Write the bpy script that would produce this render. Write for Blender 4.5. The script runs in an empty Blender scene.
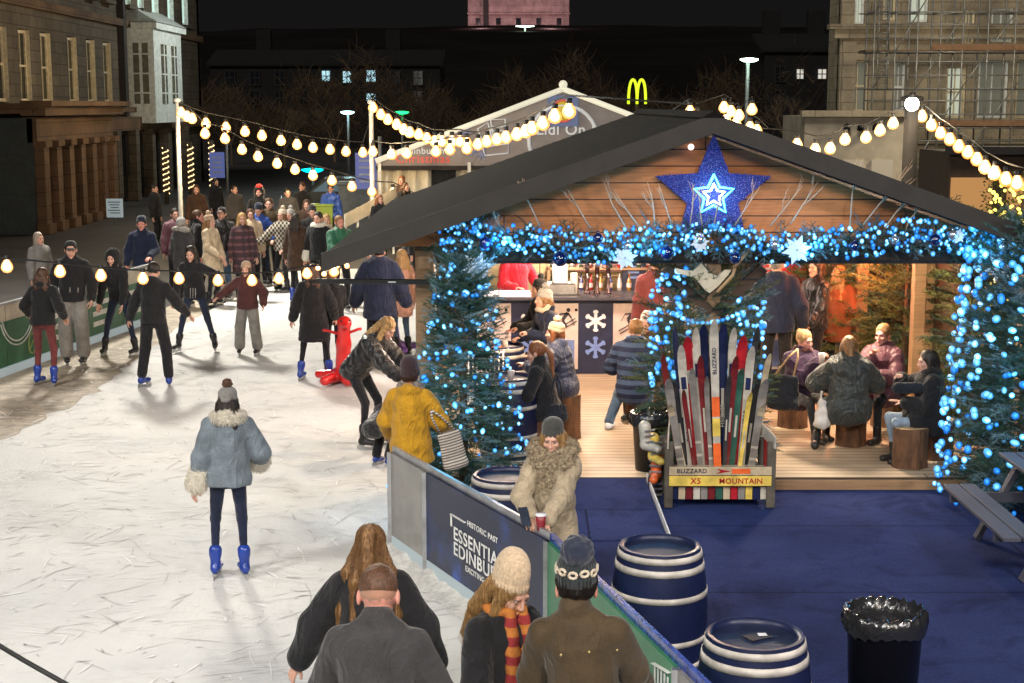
import bpy, math, random
import numpy as np
from mathutils import Vector, Matrix
R = math.radians
rnd = random.Random(7)
sc = bpy.context.scene
col = sc.collection

# ------------------------------------------------------------------ camera
FPX, PITCH, EYE = 1500.0, R(8.96), 3.9
cam = bpy.data.objects.new('camera', bpy.data.cameras.new('camera'))
col.objects.link(cam)
cam.location = (0, 0, EYE)
cam.rotation_euler = (R(90) - PITCH, 0, 0)
cam.data.lens = FPX / 1024 * 36
cam.data.clip_end = 3000
sc.camera = cam
sc.view_settings.view_transform = 'Standard'
sc.view_settings.look = 'None'
sc.view_settings.exposure = 0
sc.cycles.use_denoising = True
sc.cycles.max_bounces = 6
sc.cycles.diffuse_bounces = 3
sc.cycles.transparent_max_bounces = 12
sc.cycles.sample_clamp_indirect = 4

def ray(px, py):
    u = (px - 512) / FPX; v = (341.5 - py) / FPX
    cp, sp = math.cos(PITCH), math.sin(PITCH)
    return Vector((u, cp + v * sp, -sp + v * cp))
def gnd(px, py, z=0.0):
    d = ray(px, py); t = (z - EYE) / d.z
    return Vector((d.x * t, d.y * t, z))
def at(px, py, Y):
    d = ray(px, py); t = Y / d.y
    return Vector((d.x * t, Y, EYE + d.z * t))
def xat(px, Y, z=0.0):
    # world x of pixel column px at depth Y, height z
    dz = EYE - z
    depth = Y * math.cos(PITCH) + dz * math.sin(PITCH)
    return (px - 512) / FPX * depth

# ------------------------------------------------------------------ materials
MATS = {}
def new_mat(name):
    m = bpy.data.materials.new(name); m.use_nodes = True
    nt = m.node_tree; b = nt.nodes['Principled BSDF']
    return m, nt, b
def N(nt, t, **kw):
    n = nt.nodes.new(t)
    for k, v in kw.items():
        if hasattr(n, k) and not isinstance(getattr(type(n), k, None), type(None)) and k not in n.inputs:
            setattr(n, k, v)
        else:
            n.inputs[k].default_value = v
    return n
def ramp(nt, fac, stops):
    r = nt.nodes.new('ShaderNodeValToRGB')
    el = r.color_ramp.elements
    while len(el) < len(stops): el.new(0.5)
    for e, (p, c) in zip(el, stops):
        e.position = p; e.color = (*c, 1) if len(c) == 3 else c
    nt.links.new(fac, r.inputs[0]); return r.outputs[0]
def coords(nt, kind='Object', scale=(1, 1, 1), rot=(0, 0, 0)):
    tc = nt.nodes.new('ShaderNodeTexCoord'); mp = nt.nodes.new('ShaderNodeMapping')
    mp.inputs['Scale'].default_value = scale; mp.inputs['Rotation'].default_value = rot
    nt.links.new(tc.outputs[kind], mp.inputs[0]); return mp.outputs[0]
def noise(nt, vec, scale, detail=4, rough=.6, dist=0):
    n = nt.nodes.new('ShaderNodeTexNoise')
    n.inputs['Scale'].default_value = scale; n.inputs['Detail'].default_value = detail
    n.inputs['Roughness'].default_value = rough; n.inputs['Distortion'].default_value = dist
    nt.links.new(vec, n.inputs['Vector']); return n.outputs[0]
def bump(nt, b, h, strength=.3, dist=.01):
    n = nt.nodes.new('ShaderNodeBump'); n.inputs['Strength'].default_value = strength
    n.inputs['Distance'].default_value = dist
    nt.links.new(h, n.inputs['Height']); nt.links.new(n.outputs[0], b.inputs['Normal']); return n
def mix(nt, fac, a, b_, mode='MIX'):
    n = nt.nodes.new('ShaderNodeMix'); n.data_type = 'RGBA'; n.blend_type = mode
    for sock, v in ((n.inputs[0], fac), (n.inputs[6], a), (n.inputs[7], b_)):
        if hasattr(v, 'links'): nt.links.new(v, sock)
        elif isinstance(v, (int, float)): sock.default_value = v
        else: sock.default_value = (*v, 1)
    return n.outputs[2]
def mth(nt, op, a, b_=None):
    n = nt.nodes.new('ShaderNodeMath'); n.operation = op
    for s, v in ((n.inputs[0], a), (n.inputs[1], b_)):
        if v is None: continue
        if hasattr(v, 'links'): nt.links.new(v, s)
        else: s.default_value = v
    return n.outputs[0]
def sc3(c, f): return tuple(min(1, x * f) for x in c)

def plain(name, c, rough=.7, metal=0, var=.25, ns=6, bs=40, bst=.25, bd=.004, scale=(1, 1, 1), spec=None, coat=0):
    if name in MATS: return MATS[name]
    m, nt, b = new_mat(name)
    v = coords(nt, 'Object', scale)
    n = noise(nt, v, ns, 5)
    nt.links.new(ramp(nt, n, [(.3, sc3(c, 1 - var)), (.7, sc3(c, 1 + var))]), b.inputs['Base Color'])
    b.inputs['Roughness'].default_value = rough; b.inputs['Metallic'].default_value = metal
    if spec is not None: b.inputs['Specular IOR Level'].default_value = spec
    b.inputs['Coat Weight'].default_value = coat
    if bst: bump(nt, b, noise(nt, v, bs, 3), bst, bd)
    MATS[name] = m; return m
def glow(name, c, s, sample=False, rim=None):
    if name in MATS: return MATS[name]
    m, nt, b = new_mat(name)
    b.inputs['Base Color'].default_value = (*sc3(c, .5), 1)
    b.inputs['Emission Strength'].default_value = s
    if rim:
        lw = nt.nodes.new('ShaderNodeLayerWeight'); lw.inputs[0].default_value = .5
        nt.links.new(ramp(nt, lw.outputs['Facing'], [(.04, c), (.30, rim)]), b.inputs['Emission Color'])  # edge colour by view angle stands for a halo round the bulb
    else: b.inputs['Emission Color'].default_value = (*c, 1)
    if not sample: m.cycles.emission_sampling = 'NONE'
    MATS[name] = m; return m
def cloth(name, c, rough=.85, fold=.5, weave=350, sheen=.15, var=.3):
    if name in MATS: return MATS[name]
    m, nt, b = new_mat(name)
    v = coords(nt, 'Object')
    n = noise(nt, v, 7, 4, .55)
    cl_ = mix(nt, .8, ramp(nt, n, [(.25, sc3(c, 1 - var)), (.75, sc3(c, 1 + var))]), ramp(nt, noise(nt, v, 170, 3, .8), [(.32, (.5, .5, .5)), (.7, (1.5, 1.5, 1.5))]), 'MULTIPLY')
    nt.links.new(cl_, b.inputs['Base Color'])
    b.inputs['Roughness'].default_value = rough
    b.inputs['Sheen Weight'].default_value = sheen
    b.inputs['Specular IOR Level'].default_value = .25 if rough > .6 else .5
    big = noise(nt, v, 9, 2, .5, 1.4)
    vs_ = coords(nt, 'Object', (1, 1, .55)); rg = noise(nt, vs_, 6.5, 2, .45, 1.0)
    rg = mth(nt, 'POWER', mth(nt, 'SUBTRACT', 1.0, mth(nt, 'ABSOLUTE', mth(nt, 'SUBTRACT', mth(nt, 'MULTIPLY', rg, 4), 2.0))), 3.0)
    big = mth(nt, 'ADD', mth(nt, 'MULTIPLY', big, .7), mth(nt, 'MULTIPLY', mth(nt, 'MAXIMUM', rg, 0.0), .55))
    fine = noise(nt, v, weave, 2)
    h = mth(nt, 'ADD', big, mth(nt, 'MULTIPLY', fine, .12))
    bump(nt, b, h, fold, .04)
    MATS[name] = m; return m
def knit(name, c, c2=None, lo=0, hi=0):
    if name in MATS: return MATS[name]
    m, nt, b = new_mat(name)
    v = coords(nt, 'Object')
    n = noise(nt, v, 60, 3)
    cc = ramp(nt, n, [(.3, sc3(c, .75)), (.7, sc3(c, 1.2))])
    if c2:
        sp = nt.nodes.new('ShaderNodeSeparateXYZ'); nt.links.new(v, sp.inputs[0])
        k = mth(nt, 'MULTIPLY', mth(nt, 'GREATER_THAN', sp.outputs[2], lo), mth(nt, 'LESS_THAN', sp.outputs[2], hi))
        wv = nt.nodes.new('ShaderNodeTexVoronoi'); wv.inputs['Scale'].default_value = 15; nt.links.new(v, wv.inputs['Vector'])
        k = mth(nt, 'MULTIPLY', k, mth(nt, 'LESS_THAN', wv.outputs['Distance'], .52))
        cc = mix(nt, k, cc, c2)
    nt.links.new(cc, b.inputs['Base Color'])
    b.inputs['Roughness'].default_value = .95; b.inputs['Sheen Weight'].default_value = .3
    bump(nt, b, noise(nt, v, 140, 3), .6, .006)
    MATS[name] = m; return m
def hairm(name, c, c2=None):
    if name in MATS: return MATS[name]
    m, nt, b = new_mat(name)
    v = coords(nt, 'Object', (95, 95, 5))
    n = noise(nt, v, 1.3, 4, .6)
    nt.links.new(ramp(nt, n, [(.3, sc3(c, .45)), (.5, c), (.72, c2 or sc3(c, 1.6))]), b.inputs['Base Color'])
    b.inputs['Roughness'].default_value = .5
    bump(nt, b, n, .7, .01)
    MATS[name] = m; return m
def pattern(name, kind, c1, c2, c3=None, s=8):
    if name in MATS: return MATS[name]
    m, nt, b = new_mat(name)
    v = coords(nt, 'Object')
    sp = nt.nodes.new('ShaderNodeSeparateXYZ'); nt.links.new(v, sp.inputs[0])
    def band(o, w=.5): return mth(nt, 'LESS_THAN', mth(nt, 'FRACT', mth(nt, 'MULTIPLY', o, s)), w)
    xy = mth(nt, 'ADD', sp.outputs[0], mth(nt, 'MULTIPLY', sp.outputs[1], .8))
    if kind == 'stripe': cc = mix(nt, band(sp.outputs[2]), c1, c2)
    elif kind == 'plaid':
        cc = mix(nt, band(sp.outputs[2], .35), c1, c2); cc = mix(nt, mth(nt, 'MULTIPLY', band(xy, .35), .6), cc, c3 or c2)
    else:
        ch = mth(nt, 'ABSOLUTE', mth(nt, 'SUBTRACT', band(sp.outputs[2]), band(xy)))
        cc = mix(nt, ch, c1, c2)
    cc = mix(nt, .35, cc, ramp(nt, noise(nt, v, 25, 3), [(.2, (.2, .2, .2)), (.8, (1, 1, 1))]), 'MULTIPLY')
    nt.links.new(cc, b.inputs['Base Color']); b.inputs['Roughness'].default_value = .9
    bump(nt, b, noise(nt, v, 14, 4), .5, .02)
    MATS[name] = m; return m
def planks(name, c1, c2, gap, length, width, axes='XY', rough=.6, msize=.02, grain=1.0, off=(0, 0, 0)):
    if name in MATS: return MATS[name]
    m, nt, b = new_mat(name)
    rot = (0, 0, 0) if axes == 'XY' else ((R(-90), 0, 0) if axes == 'XZ' else (0, 0, R(90)))
    v = coords(nt, 'Object', (1, 1, 1), rot)
    br = nt.nodes.new('ShaderNodeTexBrick'); nt.links.new(v, br.inputs['Vector'])
    br.inputs['Color1'].default_value = (*c1, 1); br.inputs['Color2'].default_value = (*c2, 1)
    br.inputs['Mortar'].default_value = (*gap, 1); br.inputs['Scale'].default_value = 1
    br.inputs['Mortar Size'].default_value = msize; br.inputs['Brick Width'].default_value = length
    br.inputs['Row Height'].default_value = width; br.inputs['Mortar Smooth'].default_value = .2
    tc = nt.nodes.new('ShaderNodeMapping'); nt.links.new(v, tc.inputs[0]); tc.inputs['Scale'].default_value = (1.5, 30, 30)
    g = noise(nt, tc.outputs[0], 1.5 * grain, 6, .65, .6)
    cc = mix(nt, .75, br.outputs[0], ramp(nt, g, [(.25, (.45, .42, .4)), (.7, (1, 1, 1))]), 'MULTIPLY')
    st = noise(nt, v, 1.3, 4)
    cc = mix(nt, .5, cc, ramp(nt, st, [(.3, (.5, .48, .45)), (.6, (1, 1, 1))]), 'MULTIPLY')
    nt.links.new(cc, b.inputs['Base Color']); b.inputs['Roughness'].default_value = rough
    h = mth(nt, 'SUBTRACT', mth(nt, 'MULTIPLY', g, .3), br.outputs['Fac'])
    bump(nt, b, h, .6, .01)
    MATS[name] = m; return m
def stone(name, c1, c2, mortar, bw=.7, bh=.32, axes='YZ'):
    if name in MATS: return MATS[name]
    m, nt, b = new_mat(name)
    tc = nt.nodes.new('ShaderNodeTexCoord'); sp = nt.nodes.new('ShaderNodeSeparateXYZ'); nt.links.new(tc.outputs['Object'], sp.inputs[0])
    cb = nt.nodes.new('ShaderNodeCombineXYZ')
    nt.links.new(mth(nt, 'ADD', sp.outputs[1], sp.outputs[0]), cb.inputs[0]); nt.links.new(sp.outputs[2], cb.inputs[1])
    br = nt.nodes.new('ShaderNodeTexBrick'); nt.links.new(cb.outputs[0], br.inputs['Vector'])
    br.inputs['Color1'].default_value = (*c1, 1); br.inputs['Color2'].default_value = (*c2, 1); br.inputs['Mortar'].default_value = (*mortar, 1)
    br.inputs['Scale'].default_value = 1; br.inputs['Brick Width'].default_value = bw; br.inputs['Row Height'].default_value = bh
    br.inputs['Mortar Size'].default_value = .015
    n = noise(nt, tc.outputs['Object'], .6, 5); n2 = noise(nt, tc.outputs['Object'], 9, 4)
    cc = mix(nt, .8, br.outputs[0], ramp(nt, n, [(.3, (.35, .33, .3)), (.7, (1.1, 1.05, 1))]), 'MULTIPLY')
    cc = mix(nt, .5, cc, ramp(nt, n2, [(.3, (.5, .5, .5)), (.7, (1, 1, 1))]), 'MULTIPLY')
    nt.links.new(cc, b.inputs['Base Color']); b.inputs['Roughness'].default_value = .9
    bump(nt, b, mth(nt, 'SUBTRACT', n2, br.outputs['Fac']), .5, .02)
    MATS[name] = m; return m

# ------------------------------------------------------------------ objects
def tag(o, label=None, cat=None, group=None, kind=None):
    if label: o['label'] = label
    if cat: o['category'] = cat
    if group: o['group'] = group
    if kind: o['kind'] = kind
    return o
def thing(name, label, cat, loc=(0, 0, 0), rz=0, group=None):
    o = bpy.data.objects.new(name, None); col.objects.link(o)
    o.location = loc; o.rotation_euler = (0, 0, rz); o.empty_display_size = .1
    return tag(o, label, cat, group)
def link(name, me, parent=None, loc=None):
    o = bpy.data.objects.new(name, me); col.objects.link(o)
    if parent is not None: o.parent = parent
    if loc is not None: o.location = loc
    return o
def np_mesh(name, v, quads, mats, smooth=True, midx=None, tris=None):
    me = bpy.data.meshes.new(name)
    v = np.asarray(v, dtype=np.float32)
    q = np.asarray(quads, dtype=np.int32).reshape(-1, 4) if quads is not None and len(quads) else np.zeros((0, 4), np.int32)
    t = np.asarray(tris, dtype=np.int32).reshape(-1, 3) if tris is not None and len(tris) else np.zeros((0, 3), np.int32)
    me.vertices.add(len(v)); me.vertices.foreach_set('co', v.ravel())
    loops = np.concatenate([q.ravel(), t.ravel()]).astype(np.int32)
    me.loops.add(len(loops)); me.loops.foreach_set('vertex_index', loops)
    nf = len(q) + len(t); me.polygons.add(nf)
    starts = np.concatenate([np.arange(len(q)) * 4, len(q) * 4 + np.arange(len(t)) * 3]).astype(np.int32)
    me.polygons.foreach_set('loop_start', starts)
    me.polygons.foreach_set('use_smooth', np.full(nf, smooth, bool))
    for m in mats: me.materials.append(m)
    if midx is not None: me.polygons.foreach_set('material_index', np.asarray(midx, np.int32))
    me.update(calc_edges=True); me.validate()
    return me

class MB:
    """collects shapes into one mesh; each shape may use its own material slot"""
    def __init__(s): s.v = []; s.f = []; s.m = []; s.sm = []
    def add(s, vs, fs, mi=0, smooth=False):
        n = len(s.v); s.v += [tuple(p) for p in vs]
        for f in fs: s.f.append(tuple(i + n for i in f)); s.m.append(mi); s.sm.append(smooth)
        return s
    def box(s, c, size, mi=0, M=None, bev=0):
        x, y, z = [k / 2 for k in size]; c = Vector(c)
        if bev and bev < min(x, y, z):
            b = bev; vs = []
            pts = []
            for sx in (-1, 1):
                for sy in (-1, 1):
                    for sz in (-1, 1):
                        pts += [(sx * x, sy * (y - b), sz * (z - b)), (sx * (x - b), sy * y, sz * (z - b)), (sx * (x - b), sy * (y - b), sz * z)]
            import bmesh
            bm = bmesh.new(); [bm.verts.new(p) for p in pts]; bmesh.ops.convex_hull(bm, input=bm.verts)
            bm.verts.index_update()
            vs = [v.co.copy() for v in bm.verts]; fs = [[v.index for v in f.verts] for f in bm.faces]; bm.free()
        else:
            vs = [Vector((a * x, b * y, d * z)) for a in (-1, 1) for b in (-1, 1) for d in (-1, 1)]
            fs = [(0, 1, 3, 2), (4, 6, 7, 5), (0, 4, 5, 1), (2, 3, 7, 6), (0, 2, 6, 4), (1, 5, 7, 3)]
        if M is not None: vs = [M @ Vector(v) for v in vs]
        return s.add([Vector(v) + c for v in vs], fs, mi)
    def bar(s, a, b, w, d, mi=0, up=(0, 0, 1), bev=0):
        a, b = Vector(a), Vector(b); z = (b - a); L = z.length; z.normalize()
        up = Vector(up)
        if abs(z.dot(up)) > .98: up = Vector((0, 1, 0))
        x = up.cross(z).normalized(); y = z.cross(x)
        M = Matrix((x, y, z)).transposed()
        return s.box((a + b) / 2, (w, d, L), mi, M, bev)
    def tube(s, pts, r, n=8, mi=0, caps=True, smooth=True):
        pts = [Vector(p) for p in pts]; rs = r if isinstance(r, (list, tuple)) else [r] * len(pts)
        vs = []; prev = None
        for i, p in enumerate(pts):
            t = (pts[min(i + 1, len(pts) - 1)] - pts[max(i - 1, 0)]).normalized()
            if prev is None:
                u = t.cross(Vector((0, 0, 1)));
                if u.length < .05: u = t.cross(Vector((0, 1, 0)))
            else: u = prev - t * prev.dot(t)
            u.normalize(); prev = u; w = t.cross(u)
            for k in range(n):
                a = 2 * math.pi * k / n; vs.append(p + (u * math.cos(a) + w * math.sin(a)) * rs[i])
        fs = [(i * n + k, i * n + (k + 1) % n, (i + 1) * n + (k + 1) % n, (i + 1) * n + k) for i in range(len(pts) - 1) for k in range(n)]
        if caps: fs += [tuple(range(n))[::-1], tuple((len(pts) - 1) * n + k for k in range(n))]
        return s.add(vs, fs, mi, smooth)
    def lathe(s, prof, n=24, c=(0, 0, 0), mi=0, smooth=True, close=False):
        vs = []; c = Vector(c)
        for r, z in prof:
            for k in range(n):
                a = 2 * math.pi * k / n; vs.append(c + Vector((r * math.cos(a), r * math.sin(a), z)))
        fs = []; mis = []
        for i in range(len(prof) - 1):
            for k in range(n): fs.append((i * n + k, i * n + (k + 1) % n, (i + 1) * n + (k + 1) % n, (i + 1) * n + k))
        return s.add(vs, fs, mi, smooth)
    def sphere(s, c, r, n=8, mi=0, sz=1):
        prof = [(max(1e-4, r * math.sin(math.pi * i / n)), -r * sz * math.cos(math.pi * i / n)) for i in range(n + 1)]
        return s.lathe(prof, n + 2, c, mi)
    def poly(s, pts, mi=0): return s.add(pts, [tuple(range(len(pts)))], mi)
    def prism(s, pts, vec, mi=0):
        n = len(pts); vec = Vector(vec); a = [Vector(p) for p in pts]; b = [p + vec for p in a]
        fs = [tuple(range(n))[::-1], tuple(range(n, 2 * n))] + [(i, (i + 1) % n, n + (i + 1) % n, n + i) for i in range(n)]
        return s.add(a + b, fs, mi)
    def build(s, name, mats, parent=None, loc=None):
        me = bpy.data.meshes.new(name); me.from_pydata(s.v, [], s.f)
        mats = mats if isinstance(mats, (list, tuple)) else [mats]
        for m in mats: me.materials.append(m)
        me.polygons.foreach_set('material_index', s.m); me.polygons.foreach_set('use_smooth', s.sm)
        me.update()
        return link(name, me, parent, loc)
def struct(o): o['kind'] = 'structure'; return o
def text(txt, size, mat_, parent, M, ext=.002, off=0.0, align='CENTER', name='lettering', xs=1.0):
    M = M @ Matrix.Diagonal((xs, 1, 1, 1))
    cu = bpy.data.curves.new('t', 'FONT'); cu.body = txt; cu.size = size; cu.extrude = ext; cu.offset = min(off, size * .014); cu.space_character = 1.08
    cu.align_x = align; cu.align_y = 'CENTER'
    t = bpy.data.objects.new('t', cu); col.objects.link(t)
    dg = bpy.context.evaluated_depsgraph_get()
    me = bpy.data.meshes.new_from_object(t.evaluated_get(dg))
    bpy.data.objects.remove(t); bpy.data.curves.remove(cu)
    me.transform(M); me.materials.clear(); me.materials.append(mat_)
    me.name = name
    return link(name, me, parent)
def frame(origin, xdir, ydir):
    x = Vector(xdir).normalized(); y = Vector(ydir).normalized(); z = x.cross(y)
    M = Matrix((x, y, z)).transposed().to_4x4(); M.translation = Vector(origin); return M

# ------------------------------------------------------------------ implicit surfaces (surface nets)
def nets(vals, org, h):
    s = vals < 0
    nx, ny, nz = vals.shape
    acc = np.zeros((nx - 1, ny - 1, nz - 1, 3), np.float32); cnt = np.zeros((nx - 1, ny - 1, nz - 1), np.float32)
    corners = [(i, j, k) for i in (0, 1) for j in (0, 1) for k in (0, 1)]
    def sl(c): return (slice(c[0], nx - 1 + c[0]), slice(c[1], ny - 1 + c[1]), slice(c[2], nz - 1 + c[2]))
    for a in corners:
        for ax in range(3):
            if a[ax] == 0:
                b = list(a); b[ax] = 1
                va, vb = vals[sl(a)], vals[sl(b)]
                cr = (s[sl(a)] != s[sl(b)])
                t = np.where(cr, va / np.where(cr, va - vb, 1), 0)
                for q in range(3):
                    acc[..., q] += np.where(cr, a[q] + (t if q == ax else 0), 0)
                cnt += cr
    idx = -np.ones(cnt.shape, np.int64); m = cnt > 0
    idx[m] = np.arange(m.sum())
    ijk = np.argwhere(m)
    v = (ijk + acc[m] / cnt[m][:, None]) * h + np.array(org)
    quads = []
    for ax in range(3):
        o1, o2 = [(1, 2), (2, 0), (0, 1)][ax]
        lo = [slice(1, -1)] * 3; lo[ax] = slice(0, -1)
        hi = [slice(1, -1)] * 3; hi[ax] = slice(1, None)
        A, B = s[tuple(lo)], s[tuple(hi)]
        for cond, flip in ((A & ~B, False), (~A & B, True)):
            e = np.argwhere(cond)
            if not len(e): continue
            e = e + 1; e[:, ax] -= 1
            def cell(d1, d2):
                c = e.copy(); c[:, o1] -= d1; c[:, o2] -= d2
                return idx[c[:, 0], c[:, 1], c[:, 2]]
            q = np.stack([cell(1, 1), cell(0, 1), cell(0, 0), cell(1, 0)], 1)
            quads.append(q[:, ::-1] if flip else q)
    return v, (np.concatenate(quads) if quads else np.zeros((0, 4), int))

class Sdf:
    def __init__(s): s.p = []
    def rc(s, a, b, ra, rb, quilt=None, sub=False): s.p.append(('rc', np.array(a, float), np.array(b, float), ra, rb, quilt, sub)); return s
    def ell(s, c, r, M=None, sub=False): s.p.append(('el', np.array(c, float), np.array(r, float), M, None, None, sub)); return s
    def ech(s, a, b, wa, wb, side, quilt=None): s.p.append(('ec', np.array(a, float), np.array(b, float), wa, wb, (np.array(side, float), quilt), False)); return s
    def cut(s, pt, n): s.p.append(('cut', np.array(pt, float), np.array(n, float), None, None, None, False)); return s
    def mesh(s, h, k=.03, nz=0, nzs=60, zmin=None, seed=0):
        lo = np.full(3, 1e9); hi = -lo
        for p in s.p:
            if p[0] == 'cut' or p[6]: continue
            if p[0] == 'rc': r = max(p[3], p[4]) + .02; pts = [p[1] - r, p[1] + r, p[2] - r, p[2] + r]
            elif p[0] == 'el': r = p[2].max(); pts = [p[1] - r, p[1] + r]
            else: r = max(p[3][0], p[4][0], p[3][1], p[4][1]) + .02; pts = [p[1] - r, p[1] + r, p[2] - r, p[2] + r]
            for q in pts: lo = np.minimum(lo, q); hi = np.maximum(hi, q)
        lo -= 2.5 * h + nz; hi += 2.5 * h + nz
        n = np.ceil((hi - lo) / h).astype(int) + 1
        ax = [lo[i] + h * np.arange(n[i]) for i in range(3)]
        D = np.full(n, 1.0, np.float32)
        for p in s.p:
            if p[0] == 'cut':
                X, Y, Z = np.meshgrid(*ax, indexing='ij', sparse=True)
                d = (X - p[1][0]) * p[2][0] + (Y - p[1][1]) * p[2][1] + (Z - p[1][2]) * p[2][2]
                D = np.maximum(D, d.astype(np.float32)); continue
            if p[0] == 'rc': r = max(p[3], p[4]) + .02; pl = np.minimum(p[1], p[2]) - r; ph = np.maximum(p[1], p[2]) + r
            elif p[0] == 'el': r = p[2].max(); pl = p[1] - r; ph = p[1] + r
            else: r = max(p[3][0], p[4][0], p[3][1], p[4][1]) + .02; pl = np.minimum(p[1], p[2]) - r; ph = np.maximum(p[1], p[2]) + r
            g = k + 2 * h
            i0 = np.maximum(0, np.floor((pl - g - lo) / h).astype(int)); i1 = np.minimum(n, np.ceil((ph + g - lo) / h).astype(int) + 1)
            w = tuple(slice(a, b) for a, b in zip(i0, i1))
            X, Y, Z = np.meshgrid(*[ax[i][i0[i]:i1[i]] for i in range(3)], indexing='ij')
            Q = np.stack([X, Y, Z], -1)
            if p[0] == 'el':
                L = Q - p[1]
                if p[3] is not None: L = L @ np.array(p[3])
                rr = p[2]
                k0 = np.sqrt(((L / rr) ** 2).sum(-1)); k1 = np.sqrt(((L / rr ** 2) ** 2).sum(-1))
                d = k0 * (k0 - 1) / np.maximum(k1, 1e-6)
            else:
                ab = p[2] - p[1]; L2 = (ab ** 2).sum() + 1e-9; Ln = math.sqrt(L2)
                t0 = ((Q - p[1]) @ ab) / L2; t = np.clip(t0, 0, 1)
                qv = Q - (p[1] + t[..., None] * ab)
                if p[0] == 'rc':
                    rad = p[3] + (p[4] - p[3]) * t
                    if p[5]:
                        st, am, off = p[5]; rad = rad + am * (np.abs(np.sin(np.pi * (t * Ln + off) / st)) - .6)
                    d = np.sqrt((qv ** 2).sum(-1)) - rad
                else:
                    side, quilt = p[5]; axn = ab / Ln
                    side = side - axn * side.dot(axn); side /= np.linalg.norm(side); fw = np.cross(axn, side)
                    W = p[3][0] + (p[4][0] - p[3][0]) * t; Dp = p[3][1] + (p[4][1] - p[3][1]) * t
                    if quilt:
                        st, am, off = quilt; a_ = am * (np.abs(np.sin(np.pi * (t * Ln + off) / st)) - .6); W = W + a_; Dp = Dp + a_
                    qx = qv @ side; qy = qv @ fw; qz = qv @ axn; mn = np.minimum(W, Dp)
                    kk = np.sqrt((qx / W) ** 2 + (qy / Dp) ** 2 + (qz / mn) ** 2)
                    k1 = np.sqrt((qx / W ** 2) ** 2 + (qy / Dp ** 2) ** 2 + (qz / mn ** 2) ** 2)
                    d = kk * (kk - 1) / np.maximum(k1, 1e-6)
            d = d.astype(np.float32); A = D[w]
            if p[6]:
                hh = np.clip(.5 - .5 * (A + d) / max(k, 1e-5), 0, 1)
                D[w] = A + (-d - A) * hh + k * hh * (1 - hh)
            else:
                hh = np.clip(.5 + .5 * (A - d) / k, 0, 1)
                D[w] = A + (d - A) * hh - k * hh * (1 - hh)
        if nz:
            X, Y, Z = np.meshgrid(*ax, indexing='ij', sparse=True); f = nzs; q = seed * 1.7
            D = D + nz * (np.sin(X * f + 1.3 * np.sin(Z * f * .7 + q) + q) * np.sin(Y * f * 1.1 + 1.1 * np.sin(X * f * .6) + 2 * q) * .6
                          + .4 * np.sin(Z * f * 1.3 + 1.5 * np.sin(Y * f * .9 + q))).astype(np.float32)
        if zmin is not None:
            Z = ax[2][None, None, :]; D = np.maximum(D, (zmin - Z).astype(np.float32))
        return nets(D, lo, h)
# ------------------------------------------------------------------ people
def skinm(name, c, sss=.1):
    if name in MATS: return MATS[name]
    m, nt, b = new_mat(name)
    v = coords(nt); n = noise(nt, v, 25, 3)
    nt.links.new(ramp(nt, n, [(.3, sc3(c, .88)), (.7, (min(1, c[0] * 1.12), c[1] * 1.02, c[2] * .98))]), b.inputs['Base Color'])
    b.inputs['Roughness'].default_value = .5; b.inputs['Subsurface Weight'].default_value = sss
    b.inputs['Subsurface Radius'].default_value = (.02, .008, .004); b.inputs['Subsurface Scale'].default_value = .5
    MATS[name] = m; return m
SKIN = skinm('fair_skin', (.62, .36, .27)); SKINP = skinm('rosy_skin', (.66, .31, .24)); SKINT = skinm('tan_skin', (.42, .23, .15))
LIP = plain('lips', (.42, .16, .13), .5, bst=0); EYEW = plain('eye_white', (.30, .22, .19), .6, bst=0, var=.05)
IRIS = plain('iris', (.03, .02, .015), .2, bst=0)
CACHE = {}
def cached(key, fn):
    if key not in CACHE: CACHE[key] = fn()
    return CACHE[key]

def head_mesh(res, fem):
    S = Sdf(); w = .93 if fem else 1.0
    S.ell((0, .012, .028), (.074 * w, .094, .092)); S.ell((0, -.022, -.035), (.058 * w, .066, .068))
    S.ell((0, -.045, -.078), (.036 * w, .042, .032))
    S.ell((0, -.077, -.098), (.019, .018, .016))
    for q in (-1, 1):
        S.ell((q * .036, -.062, -.022), (.024, .022, .022))           # cheeks
        S.ell((q * .077 * w, .012, -.01), (.010, .020, .031))          # ears
    S.rc((-.035, -.081, .028), (.035, -.081, .028), .009, .009)        # brow
    S.rc((0, -.088, .016), (0, -.1045, -.026), .0075, .0112)             # nose
    S.ell((-.010, -.098, -.030), (.008, .009, .007)); S.ell((.010, -.098, -.030), (.008, .009, .007))
    S.ell((0, -.091, -.056), (.023, .011, .006)); S.ell((0, -.089, -.067), (.019, .011, .007))
    S.rc((0, .018, -.06), (0, .035, -.21), .050 * w, .056 * w)         # neck
    SS = Sdf(); SS.p = S.p[:]
    for q in (-1, 1): SS.ell((q * .031, -.103, .006), (.017, .014, .011), sub=True)
    v, f = SS.mesh(res, .011)
    c = v[f].mean(1); mi = np.zeros(len(f), int)
    lips = (np.abs(c[:, 0]) < .022) & (c[:, 2] < -.052) & (c[:, 2] > -.072) & (c[:, 1] < -.088)
    mi[lips] = 1
    V = [v]; F = [f]; Mi = [mi]; n = len(v)
    for q in (-1, 1):
        for (cc, r, m) in (((q * .031, -.0735, .006), .0120, 2), ((q * .031, -.0800, .005), .0066, 3)):
            mb = MB().sphere(cc, r, 6 if res > .006 else 8)
            q4 = [t for t in mb.f]
            V.append(np.array(mb.v)); F.append(np.array(q4) + n); Mi.append(np.full(len(q4), m)); n += len(mb.v)
    return np.concatenate(V), np.concatenate(F), np.concatenate(Mi)

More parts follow.
